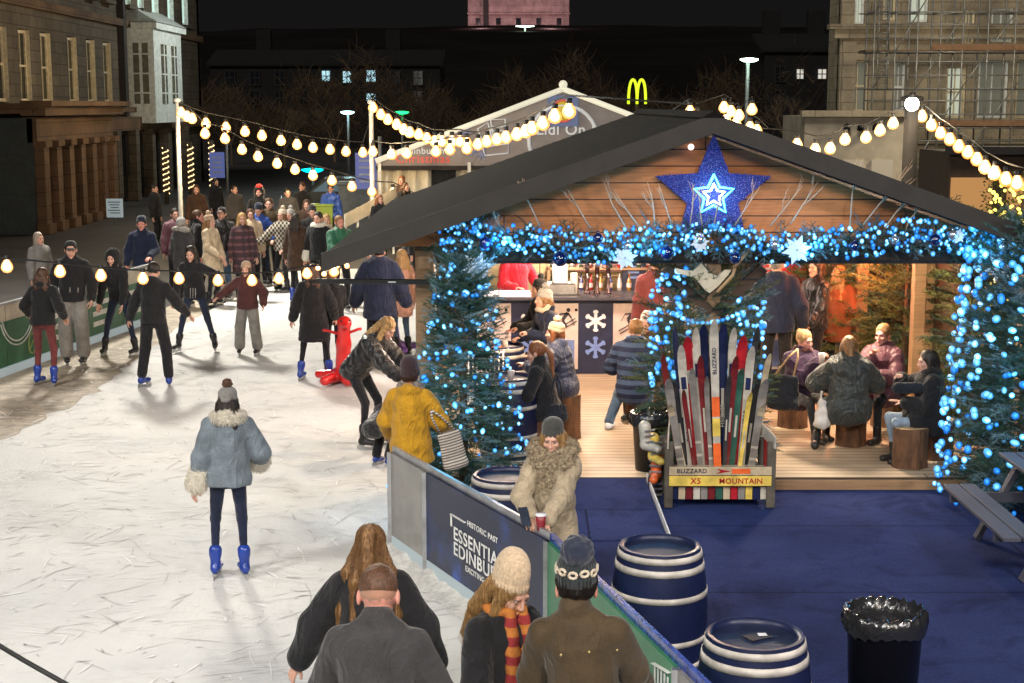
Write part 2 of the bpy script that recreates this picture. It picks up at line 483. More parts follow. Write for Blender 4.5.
def hand_mesh(res, pose):
    S = Sdf(); curl = {'relax': 22, 'grip': 62, 'flat': 6}[pose]
    S.ech((0, 0, .015), (0, 0, -.03), (.026, .020), (.034, .016), (1, 0, 0))
    S.ech((0, 0, -.03), (0, 0, -.082), (.036, .015), (.038, .012), (1, 0, 0))
    for x, L in ((-.029, .064), (-.0095, .076), (.0105, .071), (.029, .056)):
        p = np.array([x, 0, -.085]); a = R(curl * .5)
        for seg, (fr, r0, r1) in enumerate(((.45, .0095, .0088), (.32, .0088, .008), (.23, .008, .0068))):
            q = p + np.array([x * .12 * fr, -math.sin(a), -math.cos(a)]) * L * fr * (1, 1, 1)
            S.rc(p, q, r0, r1); p = q; a += R(curl)
    p0 = (-.030, -.004, -.022); p1 = (-.052, -.020, -.05); p2 = (-.050, -.034 if pose != 'grip' else -.045, -.078)
    S.rc(p0, p1, .014, .0105); S.rc(p1, p2, .0105, .0085)
    return S.mesh(res, .004)

def ell_shell(h, fn): pass

def hair_mesh(res, style, hatted):
    S = Sdf()
    g = .004 if not hatted else -.004
    if style == 'crop':
        S.ell((0, .016, .034), (.077, .096, .091)); S.cut((0, -.085, .055), (0, -.95, -.62)); S.cut((0, .0, -.045), (0, .10, -1.0))
        v, f = S.mesh(res, .01, .0012, 160)
        return v, f
    S.ell((0, .018, .036 + g), (.082, .099, .092 + g))
    S.cut((0, -.074, .05), (0, -.93, -.58))
    if style == 'short': S.cut((0, .02, -.052), (0, .15, -1))
    v0 = None
    if style in ('long', 'curly'):
        r = .03 if style == 'long' else .04
        for q in (-1, 1):
            S.rc((q * .064, .0, .02), (q * .078, -.018, -.12), r * .8, r * .85)
            S.rc((q * .078, -.018, -.12), (q * .085, -.05, -.27), r * .85, r * .5)
        for x in (-.05, 0, .05):
            S.rc((x, .075, .0), (x * 1.3, .10, -.15), .042, .042); S.rc((x * 1.3, .10, -.15), (x * 1.2, .115, -.33), .042, .02)
    if style == 'pony':
        S.ell((0, .115, .05), (.022, .022, .022))
        S.rc((0, .115, .05), (0, .165, -.05), .022, .032); S.rc((0, .165, -.05), (0.01, .15, -.34), .034, .014)
    if style == 'ponyhigh':
        S.rc((0, .09, .09), (0, .15, .05), .028, .032); S.rc((0, .15, .05), (0, .165, -.12), .036, .034); S.rc((0, .165, -.12), (0, .15, -.27), .034, .018)
        for q in (-1, 1):
            S.rc((q * .06, .05, .0), (q * .11, .07, -.14), .030, .036); S.rc((q * .11, .07, -.14), (q * .15, .03, -.36), .036, .026); S.rc((q * .15, .03, -.36), (q * .16, -.02, -.50), .026, .01)
            S.rc((q * .03, .09, -.02), (q * .07, .12, -.2), .03, .03); S.rc((q * .07, .12, -.2), (q * .08, .10, -.4), .03, .012)
        S.rc((0, .08, 0), (0, .11, -.2), .06, .05)
    if style == 'bun': S.ell((0, .10, .085), (.036, .036, .034))
    if style == 'bob':
        for q in (-1, 1): S.rc((q * .068, .0, .02), (q * .078, -.01, -.10), .028, .026)
        S.rc((0, .07, 0), (0, .08, -.09), .06, .05)
    S.rc((0, -.075, .0), (0, -.11, -.05), .055, .05, sub=True)
    nz = {'curly': .009, 'long': .004, 'bun': .003, 'ponyhigh': .004}.get(style, .003)
    return S.mesh(res, .015, nz, 75 if style != 'curly' else 95)

def ribbed(prof, n, ribs, amp, c=(0, 0, 0), sx=1, sy=1):
    vs = []; m = len(prof)
    for r, z in prof:
        for k in range(n):
            a = 2 * math.pi * k / n; q = r * (1 + amp * math.sin(a * ribs)) if r > .01 else r
            vs.append((c[0] + q * sx * math.cos(a), c[1] + q * sy * math.sin(a), c[2] + z))
    fs = [(i * n + k, i * n + (k + 1) % n, (i + 1) * n + (k + 1) % n, (i + 1) * n + k) for i in range(m - 1) for k in range(n)]
    return np.array(vs), np.array(fs)
def hat_parts(kind, res):
    # head space: list of (part, verts, quads)
    fine = res < .006; n = 120 if fine else 60; rb = 30 if fine else 15
    tall = {'beanie': .135, 'bobble': .125, 'bigbobble': .135, 'slouch': .165, 'tallhat': .205, 'tight': .118}.get(kind, .125)
    z0 = .028
    T = np.array(Matrix.Rotation(R(-12), 3, 'X'))
    prof = [(.078, z0 - .002), (.088, z0 - .002), (.092, z0 + .02), (.090, z0 + .042), (.086, z0 + .046), (.088, z0 + .06)]
    top = z0 + tall
    for i in range(1, 9):
        a = i / 8 * math.pi / 2; prof.append((.088 * math.cos(a) ** (.8) + .0005, z0 + .06 + (tall - .06) * math.sin(a)))
    out = []
    if kind in ('beanie', 'bobble', 'bigbobble', 'slouch', 'tallhat', 'tight'):
        v, f = ribbed(prof, n, rb, .022, (0, .012, -.0), .92, 1.12)
        out.append(('hat', v @ T.T, f))
        if 'bobble' in kind:
            br_ = .047 if kind == 'bobble' else .068
            S = Sdf().ell((0, 0, 0), (br_, br_, br_ * .95)); v, f = S.mesh(max(res * .8, .004), .01, .006, 110, seed=2)
            out.append(('bobble', v @ T.T + np.array([0, .035 if kind == 'bobble' else .10, top + (br_ * .5 if kind == 'bobble' else -.005)]), f))
        if kind == 'bigbobble':
            mb = MB()
            for i in range(11):
                a = 2 * math.pi * i / 11 + .2; c_ = Vector((.0905 * .92 * math.cos(a), .0905 * 1.12 * math.sin(a) + .012, z0 + .058 + .006 * (i % 2))); tn = Vector((-math.sin(a), math.cos(a), 0)); mb.tube([c_ + tn * (.017 * math.cos(k * .785)) + Vector((0, 0, .0125 * math.sin(k * .785))) for k in range(9)], .0062, 6)
            out.append(('motif', np.array([tuple(x) for x in mb.v]) @ T.T, np.array([q for q in mb.f if len(q) == 4])))
    elif kind == 'cap':
        prof = [(.080, .03), (.084, .03), (.085, .06), (.078, .095), (.05, .122), (.001, .13)]
        v, f = ribbed(prof, 40, 6, .0, (0, .010, 0), .92, 1.12)
        out.append(('hat', v @ T.T, f))
        S = Sdf().ell((0, -.115, .04), (.062, .06, .007)); v, f = S.mesh(.006, .01); out.append(('brim', v, f))
    return out

def join(*parts):
    V, F, M_ = [], [], []; n = 0
    for p in parts:
        v, f = p[0], p[1]; m = p[2] if len(p) > 2 else np.zeros(len(f), int)
        V.append(v); F.append(np.asarray(f) + n); M_.append(m); n += len(v)
    return np.concatenate(V), np.concatenate(F), np.concatenate(M_)

from mathutils.bvhtree import BVHTree
def strands(v, f, n, length, steps, seed, rad=.0011, hang=.75, lift=.004):
    # loose hairs that follow the surface of the hair mass and hang down
    r = random.Random(seed); bv = BVHTree.FromPolygons([tuple(p) for p in v], [tuple(int(i) for i in q) for q in f]); V, Q = [], []
    zmn, zmx = v[:, 2].min(), v[:, 2].max()
    for _ in range(n):
        p = Vector(v[r.randrange(len(v))]); ln = length * r.uniform(.4, 1.2); pts = []; wob = Vector((r.uniform(-1, 1), r.uniform(-1, 1), 0)) * .18
        off = lift * r.uniform(.2, 1.6)
        for s_ in range(steps + 1):
            h_ = bv.find_nearest(p)
            nrm = h_[1] if h_[1] is not None else Vector((0, 0, 1))
            d = Vector((0, 0, -1)) + wob; d = d - nrm * d.dot(nrm) * hang
            if d.length < .1: d = Vector((0, 0, -1))
            if (p - h_[0]).length < .03 and s_ < steps - 1: p = h_[0] + nrm * off
            pts.append(p.copy()); p = p + d.normalized() * ln / steps
        for i, q in enumerate(pts):
            t_ = (pts[min(i + 1, len(pts) - 1)] - pts[max(0, i - 1)]).normalized(); a = t_.cross(Vector((.3, .8, .5))).normalized(); b_ = t_.cross(a); rr_ = rad * (1 - .8 * i / len(pts))
            for k in range(3): V.append(q + (a * math.cos(2.094 * k) + b_ * math.sin(2.094 * k)) * rr_)
        base = len(V) - 3 * len(pts)
        for i in range(len(pts) - 1):
            for k in range(3): Q.append((base + 3 * i + k, base + 3 * i + (k + 1) % 3, base + 3 * i + 3 + (k + 1) % 3, base + 3 * i + 3 + k))
    return np.array([tuple(x) for x in V]), np.array(Q)
def furry(v, f, n, length, seed, w_=.0016):
    # short fur fibres standing off a surface
    r = random.Random(seed); c = v[f]; cen = c.mean(1); nr = np.cross(c[:, 1] - c[:, 0], c[:, 2] - c[:, 0]); nr /= np.linalg.norm(nr, axis=1)[:, None] + 1e-9
    V, Q = [], []
    for _ in range(n):
        i = r.randrange(len(f)); p = Vector(cen[i]); d = (Vector(nr[i]) + Vector((r.uniform(-.7, .7), r.uniform(-.7, .7), r.uniform(-1, .2)))).normalized(); L = length * r.uniform(.4, 1.1); s_ = d.cross(Vector((r.uniform(-1, 1), r.uniform(-1, 1), r.uniform(-1, 1)))).normalized() * w_; m_ = p + d * L * .5
        b_ = len(V); e = p + d * L + Vector((0, 0, -L * .35)); V += [p - s_, p + s_, m_ + s_ * .8, m_ - s_ * .8, e + s_ * .2, e - s_ * .2]; Q += [(b_, b_ + 1, b_ + 2, b_ + 3), (b_ + 3, b_ + 2, b_ + 4, b_ + 5)]
    return np.array([tuple(x) for x in V]), np.array(Q)
def vadd(a, b): return np.array(a, float) + np.array(b, float)
def ik(a, c, l1, l2, pole):
    a = np.array(a, float); c = np.array(c, float); d = c - a; L = np.linalg.norm(d)
    mx = (l1 + l2) * .995
    if L > mx: c = a + d / L * mx; d = c - a; L = mx
    L = max(L, abs(l1 - l2) + .01)
    u = d / np.linalg.norm(d)
    x = (l1 ** 2 - l2 ** 2 + L ** 2) / (2 * L); hgt = math.sqrt(max(0, l1 ** 2 - x ** 2))
    p = np.array(pole, float); p = p - u * p.dot(u); p /= np.linalg.norm(p) + 1e-9
    return a + u * x + p * hgt, c
def orient(zdir, ydir):
    z = np.array(zdir, float); z /= np.linalg.norm(z); y = np.array(ydir, float); y = y - z * y.dot(z); y /= np.linalg.norm(y) + 1e-9
    x = np.cross(y, z); return np.stack([x, y, z], 1)
def XR(p, y, r):
    return np.array(Matrix.Rotation(y, 3, 'Z') @ Matrix.Rotation(r, 3, 'Y') @ Matrix.Rotation(p, 3, 'X'))

def person(label, loc, face=0, h=1.7, lean=0, roll=0, hipz=None, hipy=0, hipx=0, feet=None, hands=None, head=(0, 0, 0),
           fem=False, skin=None, top=None, pants=None, shoes=None, hair=None, hat=None, scarf=None, gloves=None, toe=(8, -8),
           grip=('relax', 'relax'), kneepole=None, elbow=None, fine=None, group=None, headk=1.05, knees=None):
    """face: 0 looks at the camera, 90 towards picture right, 180 away. All joints in a 1.75 m frame."""
    s = h / 1.75; loc = Vector(loc); dist = max(6, loc.y)
    res = fine or min(.016, max(.0048, dist * .00062))
    top = dict(dict(mat='x', L=0, t=.015, quilt=None, hood=None, fur=None, slim=1, nz=.004), **(top or {}))
    skate = bool(shoes and shoes[0] == 'skate'); lift = .055 if skate else 0
    root = thing('person', label, 'person', loc, R(face), group); root.scale = (s, s, s)
    skin = skin or SKIN
    hz = .93 if hipz is None else hipz
    sitting = hipz is not None and hipz < .75
    P = np.array([hipx, hipy, hz + lift])
    Rt = XR(R(lean), 0, R(roll)); U = Rt @ np.array([0, 0, 1.]); SX = Rt @ np.array([1., 0, 0]); FW = Rt @ np.array([0, -1., 0])
    C = P + U * .50; NB = C + U * .055
    sh = [C + SX * q * (.152 if fem else .168) - U * .035 for q in (-1, 1)]; hp = [P + np.array([q * .09, 0, 0]) for q in (-1, 1)]
    feet = feet or [(-.12, 0.0), (.12, 0.0)]
    ank = []
    for q, ft in enumerate(feet):
        z = ft[2] if len(ft) > 2 else 0
        ank.append(np.array([ft[0], ft[1], .085 + lift + z]))
    kp = kneepole or [(-.12, -1, .12), (.12, -1, .12)]
    kn = []
    for q in (0, 1):
        k_, ank[q] = ik(hp[q], ank[q], .435, .425, kp[q]); kn.append(k_)
    if hands is None: hands = [(-.27, -.04, .82), (.27, -.04, .82)]
    ep = elbow or [(-.5, .9, -.3), (.5, .9, -.3)]
    el, wr = [], []
    for q in (0, 1):
        w0 = np.array(hands[q], float) + np.array([0, 0, lift])
        e_, w_ = ik(sh[q], w0, .285, .255, ep[q]); el.append(e_); wr.append(w_)
    yaw, pitch, hr = head
    RH = XR(R(pitch), R(yaw), R(hr)); HC = NB + .35 * (U * .16) + .65 * (RH @ np.array([0, -.01, .16])); HC = HC - U * .028
    # ---- body
    B = Sdf()
    B.ech(P + U * -.02, P + U * .22, (.13, .085), (.115, .08), SX); B.ech(P + U * .22, C - U * .03, (.115, .08), (.14, .085), SX)
    B.rc(C - U * .02, NB + U * .02, .06, .05); B.rc(NB, HC + RH @ np.array([0, .02, -.10]), .05, .045)
    for q in (0, 1):
        B.rc(sh[q], el[q], .042, .033); B.rc(el[q], wr[q], .033, .026)
        B.rc(hp[q], kn[q], .07, .045); B.rc(kn[q], ank[q], .042, .03); B.rc(ank[q], ank[q] + np.array([0, -.02, -.03]), .028, .025)
    bv = B.mesh(.02, .03)
    bres = .0048 if res < .0075 else (.0065 if res < .0105 else .0095)
    hv, hf, hm = cached(('head', bres, fem), lambda: head_mesh(bres, fem))
    parts = [(bv[0], bv[1]), (hv * headk @ RH.T + HC, hf, hm)]
    hm_g = []
    for q in (0, 1):
        d = wr[q] - el[q]; d /= np.linalg.norm(d)
        inward = np.array([(1 if q == 0 else -1), -.6, .1]) if abs(d[2]) > .7 else np.array([0, 0, -1.])
        # hand: -z along fingers, -y palm side
        M_ = orient(-d, -inward)
        vv, ff = cached(('hand', .0045 if res < .0075 else .007, grip[q]), lambda: hand_mesh(.0045 if res < .0075 else .007, grip[q]))
        vv = vv.copy()
        if q == 0: vv[:, 0] *= -1; ff = ff[:, ::-1]
        hvw = vv @ M_.T + wr[q] + d * .03
        (hm_g if gloves else parts).append((hvw, ff) if gloves else (hvw, ff, np.zeros(len(ff), int)))
    V, F, Mi = join(*parts)
    link('body', np_mesh('body', V, F, [skin, LIP, EYEW, IRIS], midx=Mi), root)
    if gloves:
        V, F, Mi = join(*[(a * 1.0, b) for a, b in hm_g])
        link('gloves', np_mesh('gloves', V, F, [gloves]), root)
    # ---- jacket
    t = top['t']; L = top['L']; sl = top['slim']; qd = top['quilt']
    g = res * 1.25; T = Sdf(); W = lambda w, d: ((w * sl) + t, (d * sl) + t)
    Q = (lambda off=0: (qd[0], qd[1], off)) if qd else (lambda off=0: None)
    shz = .158 if not fem else .140; hpw = .155 if not fem else .165
    T.ech(P - U * .02, P + U * .22, W(hpw, .115), W(.142, .105), SX, Q()); T.ech(P + U * .22, C - U * .07, W(.142, .105), W(shz, .118), SX, Q(.24))
    T.ech(C - U * .07, C + U * .0, W(shz, .118), W(shz * .75, .08), SX, Q(.43))
    if L >= 0.1 and not sitting:
        mid = (kn[0] + kn[1]) / 2; dn = mid - P; dn /= np.linalg.norm(dn); e = P + dn * L
        T.ech(P - U * .02, e + dn * .08, W(hpw, .12), W(hpw + .02 + L * .08, .125 + L * .1), SX, Q())
        T.cut(e, dn)
    elif sitting:
        for q in (0, 1):
            if L > .05: T.rc(hp[q], hp[q] + (kn[q] - hp[q]) * min(.75, L * 1.6), .115 + t, .09 + t, Q())
    else:
        T.ech(P - U * (.10 + L), P - U * .02, W(hpw, .115), W(hpw, .115), SX, Q()); T.cut(P - U * (.03 + L), -U)
    for q in (0, 1):
        T.rc(NB - U * .015, sh[q], .045, .050 + t * .7)
        T.rc(sh[q], el[q], .056 + t * .9, .050 + t, Q()); T.rc(el[q], wr[q] - (wr[q] - el[q]) * .02, .050 + t, .036 + t * .9, Q(.2))
    hn = top['hood']
    if hn == 'down': T.ell(NB + Rt @ np.array([0, .075, .0]), (.125, .075, .07)); T.ell(NB + U * .01, (.095, .085, .05))
    elif hn == 'collar': T.rc(NB - U * .04, NB + U * .05 - FW * .02, .084, .078)
    elif hn == 'up': T.ell(HC + RH @ np.array([0, .03, .02]), (.125, .13, .145)); T.rc(NB, HC, .1, .11); T.rc(HC + RH @ np.array([0, -.10, -.01]), HC + RH @ np.array([0, -.22, -.02]), .075, .09, sub=True)
    elif hn == 'stand': T.rc(NB - U * .05, NB + U * .028 - FW * .012, .088, .078)
    else: T.rc(NB - U * .04, NB + U * .01, .075, .066)
    v, f = T.mesh(g, top.get('k', .022), top['nz'] * 1.5, 24, seed=len(label))
    j = link('jacket', np_mesh('jacket', v, f, [top['mat']]), root)
    if top.get('label'): j['label'] = top['label']
    if top['fur']:
        kind, fm = top['fur']
        S = Sdf(); cc = NB + U * .012
        for i in range(12):
            a = 2 * math.pi * i / 12
            if kind == 'big':
                p = cc + SX * .105 * math.cos(a) + (-FW) * (.085 * math.sin(a) + .02) + U * (.02 + .035 * math.sin(a))
                S.ell(p * 1.0 + SX * .03 * math.cos(a), (.075, .07, .062))
                if math.sin(a) < -.3:
                    S.ell(p - U * .09 + FW * .035 + SX * .02 * math.cos(a), (.078, .06, .08)); S.ell(p - U * .2 + FW * .04, (.066, .055, .085)); S.ell(p - U * .29 + FW * .03 - SX * .03 * math.cos(a), (.05, .045, .07))
            else:
                p = cc + SX * .108 * math.cos(a) + (-FW) * (.09 * math.sin(a) + .02) + U * (.0 + .02 * math.sin(a))
                S.ell(p, (.055, .055, .05)); S.ell(p - U * .035 * max(0, math.sin(a)) - FW * .02 * max(0, math.sin(a)), (.055, .05, .055))
        v, f = S.mesh(max(.0055, res), .016, .0115, 88)
        if dist < 15: v, f, _m = join((v, f), furry(v, f, 5200, .030, 3, .0016 if dist < 12 else .002))
        link('fur_collar', np_mesh('fur_collar', v, f, [fm]), root)
        if kind in ('cuffs', 'cuffscollar'):
            S = Sdf()
            for q in (0, 1):
                S = Sdf(); d = (wr[q] - el[q]); d /= np.linalg.norm(d); S.rc(wr[q] - d * .09, wr[q] - d * .0, .060 + t * .75, .064 + t * .75)
                v, f = S.mesh(max(.006, res), .02, .007, 100)
                if dist < 15: v, f, _m = join((v, f), furry(v, f, 1800, .03, 4, .002))
                link('fur_cuff', np_mesh('fur_cuff', v, f, [fm]), root)

    # ---- trousers
    pm, lo = pants or (MATS['black_denim'], .01)
    S = Sdf(); S.ech(P - U * .02, P + U * .12, (.135, .10), (.125, .092), SX)
    for q in (0, 1):
        S.rc(hp[q], kn[q], .082 + lo * .6, .055 + lo); S.rc(kn[q], ank[q] + (kn[q] - ank[q]) * (.12 if skate else .03), .054 + lo, .038 + lo * 1.3)
    v, f = S.mesh(g, .022, .0025, 38, seed=3); link('trousers', np_mesh('trousers', v, f, [pm]), root)
    # ---- shoes
    kind, sm = shoes or ('shoe', MATS['black_leather'])
    for q in (0, 1):
        S = Sdf(); M3 = np.array(Matrix.Rotation(R(toe[q]), 3, 'Z')); A = ank[q]; base = A[2] - .085
        sd = kn[q] - A; sd /= np.linalg.norm(sd)
        heel = A + M3 @ np.array([0, .03, -.045]); toep = A + M3 @ np.array([0, -.15, -.05])
        S.ech(heel, toep, (.038, .042), (.042, .034), M3 @ np.array([1., 0, 0])); S.rc(A + M3 @ np.array([0, 0, -.03]), A + sd * (.02 if kind == 'shoe' else .12), .046, .046 if kind == 'shoe' else .05)
        if kind == 'skate': S.rc(A + sd * .1, A + sd * .13, .055, .057)
        v, f = S.mesh(max(.007, res), .03, zmin=base)
        o = link('skate' if kind == 'skate' else ('boot' if kind == 'boot' else 'shoe'), np_mesh('shoe', v, f, [sm]), root)
        if kind == 'skate':
            mb = MB(); c = A + M3 @ np.array([0, -.06, 0]); ang = Matrix.Rotation(R(toe[q]), 3, 'Z')
            mb.box((c[0], c[1], base - .038), (.006, .30, .034), 0, ang)
            for yy in (.09, -.08):
                p = M3 @ np.array([0, yy, 0]); mb.box((c[0] + p[0], c[1] + p[1], base - .012), (.04, .06, .026), 0, ang)
            mb.build('blade', MATS['steel'], o)
    # ---- hair, hat
    HM = lambda v: v * headk @ RH.T + HC
    if hair:
        hres = max(.0048, res * .9); hatted = hat is not None
        hk = ('hair', hair[0], round(hres, 3), hatted)
        v, f = cached(hk, lambda: hair_mesh(round(hres, 3), hair[0], hatted))
        hmi = (v[f].mean(1)[:, 2] < .012).astype(int) if hair[0] == 'crop' else None
        v = HM(v)
        if dist < 14.5 and hair[0] not in ('crop',): sv, sf = strands(v, f, 2300 if dist < 9 else 600, .26 if hair[0] in ('long', 'ponyhigh', 'curly', 'pony') else .05, 6, 5, 
            .0011 if dist < 9 else .0018); v, f, _m = join((v, f), (sv, sf))
        link('hair', np_mesh('hair', v, f, [hair[1]] if hmi is None else [hair[1], hair[2]], midx=hmi), root)
    if hat:
        pm_ = None
        for nm, v, f in cached(('hat', hat[0], res < .0075), lambda: hat_parts(hat[0], .005 if res < .0075 else .009)):
            if nm == 'hat' or pm_ is None:
                # keep hat in its own local space so knit patterns follow it
                me = np_mesh(nm, v * headk, f, [hat[1]]); pm_ = link('hat', me, root)
                M4 = Matrix(RH.tolist()).to_4x4(); M4.translation = Vector(HC); pm_.matrix_local = M4
            else:
                me = np_mesh(nm, v * headk, f, [hat[3] if nm == 'motif' else (hat[2] if len(hat) > 2 else hat[1])]); link(nm, me, pm_)
    if scarf:
        S = Sdf(); cc = NB + U * .025; sr = scarf[2] if len(scarf) > 2 else .042
        for i in range(12):
            a = 2 * math.pi * i / 12; S.ell(cc + SX * .085 * math.cos(a) + (-FW) * .078 * math.sin(a) + U * .012 * math.sin(3 * a), (sr, sr, sr * .85))
        if len(scarf) > 1 and scarf[1]:
            for q, ln in ((-.03, .42), (.05, .36)):
                S.rc(cc + FW * .11 + SX * q, cc + FW * .15 + SX * q * 1.2 - U * ln * .5, .032, .04); S.rc(cc + FW * .15 + SX * q * 1.2 - U * ln * .5, cc + FW * .155 + SX * q * 1.3 - U * ln, .04, .045)
        v, f = S.mesh(max(.0055, res), .02, .004, 60); link('scarf', np_mesh('scarf', v, f, [scarf[0]]), root)
    J = dict(P=P, C=C, NB=NB, HC=HC, sh=sh, el=el, wr=wr, kn=kn, ank=ank, U=U, SX=SX, FW=FW, RH=RH)
    MW = Matrix.Translation(loc) @ Matrix.Rotation(R(face), 4, 'Z') @ Matrix.Scale(s, 4)
    root_w = {k: ([MW @ Vector(p) for p in v] if isinstance(v, list) else (MW @ Vector(v) if k in ('P', 'C', 'NB', 'HC') else v)) for k, v in J.items()}
    root_w['MW'] = MW
    return root, root_w
cloth('black_denim', (.012, .012, .015)); plain('black_leather', (.014, .014, .014), .4); plain('steel', (.5, .5, .5), .3, 1)
# ------------------------------------------------------------------ world and light
w = bpy.data.worlds.new('World'); sc.world = w; w.use_nodes = True
nt = w.node_tree; bg = nt.nodes['Background']
sky = nt.nodes.new('ShaderNodeTexSky'); sky.sky_type = 'NISHITA'; sky.sun_disc = False
sky.sun_elevation = R(-7); sky.sun_rotation = R(200)
mx = nt.nodes.new('ShaderNodeMix'); mx.data_type = 'RGBA'; mx.blend_type = 'ADD'; mx.inputs[0].default_value = 1
nt.links.new(sky.outputs[0], mx.inputs[6]); mx.inputs[7].default_value = (.085, .078, .082, 1)
nt.links.new(mx.outputs[2], bg.inputs[0]); bg.inputs[1].default_value = .09

def lamp(name, kind, loc, energy, color, size=.2, tgt=None, **kw):
    d = bpy.data.lights.new(name, kind); o = bpy.data.objects.new(name, d); col.objects.link(o)
    o.location = loc; d.energy = energy; d.color = color
    if kind == 'SUN': d.angle = size
    elif kind == 'AREA': d.size = size; d.shape = 'DISK'
    else: d.shadow_soft_size = size
    if kind == 'SPOT': d.spot_size = kw.get('cone', R(80)); d.spot_blend = .8
    if tgt is not None: o.rotation_euler = (Vector(tgt) - Vector(loc)).to_track_quat('-Z', 'Y').to_euler()
    return o
lamp('night_glow', 'SUN', (0, 0, 30), .95, (1, .95, .88), R(14), (6, 20, 12))
# floodlight masts beside and behind the viewpoint, and across the rink, plus an added gable fill
lamp('flood_left', 'AREA', (-10, 5, 9.5), 1050, (1, .96, .90), 1.6, (-6, 20, 0))
lamp('gable_fill', 'AREA', (3.5, -2, 8), 620, (1, .90, .76), 1.4, (2.5, 15, 2.6))  # unseen fill added to brighten the gable boards
lamp('flood_near', 'AREA', (-2.5, -3, 9), 860, (1, .97, .93), 1.4, (-2.5, 11, 0))
lamp('flood_far', 'AREA', (-8, 31.5, 8.5), 1800, (1, .94, .83), 1.6, (-3, 25, 0))
lamp('flood_carpet', 'AREA', (9, 2, 8.5), 820, (1, .94, .92), 1.4, (4, 11, 0))

lamp('facade_fill_left', 'POINT', (-9.5, 50, 5.0), 750, (1, .80, .5), .5)  # unseen point added to warm the entrance side of the facade
lamp('facade_fill_left', 'POINT', (-9, 66, 8.5), 1400, (.93, 1, .93), .5)  # added point brightening the far end of the left facade
lamp('facade_fill_right', 'POINT', (17, 48, 6.5), 2300, (1, .86, .62), .5)  # unseen point added to brighten the right building
# ------------------------------------------------------------------ setting
def flat(name, pts, z, m):
    mb = MB(); mb.poly([(x, y, z) for x, y in pts]); return struct(mb.build(name, m))
# ice
m, nt, b = new_mat('rink_ice'); MATS['ice'] = m
v = coords(nt, 'Object')
n1 = noise(nt, v, .35, 5, .6, .5); v_y = coords(nt, 'Object', (1, .45, 1)); n2 = noise(nt, v_y, 4.5, 6, .7, .6); 
base = ramp(nt, n1, [(.28, (.58, .59, .585)), (.5, (.70, .70, .69)), (.72, (.77, .765, .735))])
scr = []
for i, (rz, sx, sy, sz_) in enumerate(((72, 1.6, 15, 1.6), (108, 1.4, 17, 1.7), (55, 1.8, 14, 1.5), (-62, 1.3, 16, 1.9))):
    mp = nt.nodes.new('ShaderNodeMapping'); mp.inputs['Rotation'].default_value = (0, 0, R(rz)); mp.inputs['Scale'].default_value = (sx, sy, 1)
    dn = nt.nodes.new('ShaderNodeTexNoise'); dn.inputs['Scale'].default_value = .5; nt.links.new(v, dn.inputs['Vector'])
    vv = nt.nodes.new('ShaderNodeVectorMath'); vv.operation = 'ADD'; nt.links.new(v, vv.inputs[0])
    v2 = nt.nodes.new('ShaderNodeVectorMath'); v2.operation = 'SCALE'; nt.links.new(dn.outputs['Color'], v2.inputs[0]); v2.inputs['Scale'].default_value = 1.4
    nt.links.new(v2.outputs[0], vv.inputs[1]); nt.links.new(vv.outputs[0], mp.inputs[0])
    s_ = noise(nt, mp.outputs[0], sz_, 2, .5)
    scr.append(ramp(nt, s_, [(.60, (0, 0, 0)), (.66, (1, 1, 1))]))
acc = scr[0]
for s_ in scr[1:]: acc = mix(nt, 1, acc, s_, 'LIGHTEN')
msk = ramp(nt, noise(nt, v, .8, 3), [(.42, (0, 0, 0)), (.6, (1, 1, 1))])
accm = mix(nt, 1, acc, msk, 'MULTIPLY')
cc = mix(nt, mth(nt, 'MULTIPLY', accm, .34), base, (.50, .49, .47)); cc = mix(nt, .15, cc, ramp(nt, n2, [(.35, (.62, .62, .62)), (.6, (1, 1, 1))]), 'MULTIPLY')
nt.links.new(cc, b.inputs['Base Color']); b.inputs['Roughness'].default_value = .62; b.inputs['Specular IOR Level'].default_value = .3
bump(nt, b, mth(nt, 'ADD', mth(nt, 'MULTIPLY', accm, -.6), mth(nt, 'ADD', n2, noise(nt, v_y, 16, 4, .7))), .6, .012)
SL = plain('slush', (.42, .36, .28), .7, var=.45, ns=4, bs=14, bst=.8, bd=.04)
ASPH = plain('asphalt', (.045, .042, .042), .75, var=.35, ns=.8, bs=60, bst=.4, bd=.01)
# carpet
m, nt, b = new_mat('blue_carpet'); MATS['carpet'] = m
v = coords(nt); n1 = noise(nt, v, .7, 5, .6); n2 = noise(nt, v, 55, 3, .7)
c1 = ramp(nt, n1, [(.3, (.018, .029, .10)), (.55, (.027, .042, .14)), (.75, (.040, .057, .17))])
cc = mix(nt, .55, c1, ramp(nt, n2, [(.3, (.45, .45, .5)), (.7, (1.4, 1.4, 1.3))]), 'MULTIPLY')
sk = ramp(nt, noise(nt, v, 7, 2, .5), [(.74, (0, 0, 0)), (.78, (1, 1, 1))]); cc = mix(nt, mth(nt, 'MULTIPLY', sk, .35), cc, (.08, .09, .13))
sb_ = nt.nodes.new('ShaderNodeTexBrick'); nt.links.new(v, sb_.inputs['Vector']); sb_.inputs['Scale'].default_value = 1; sb_.inputs['Brick Width'].default_value = 9; sb_.inputs['Row Height'].default_value = 1.95; sb_.inputs['Mortar Size'].default_value = .012; sb_.inputs['Color1'].default_value = (1, 1, 1, 1); sb_.inputs['Color2'].default_value = (.82, .84, .9, 1); sb_.inputs['Mortar'].default_value = (.35, .35, .4, 1)
cc = mix(nt, 1, cc, sb_.outputs[0], 'MULTIPLY'); stn = ramp(nt, noise(nt, v, 1.7, 6, .7, .8), [(.36, (.42, .42, .5)), (.5, (1, 1, 1))]); cc = mix(nt, .7, cc, stn, 'MULTIPLY')
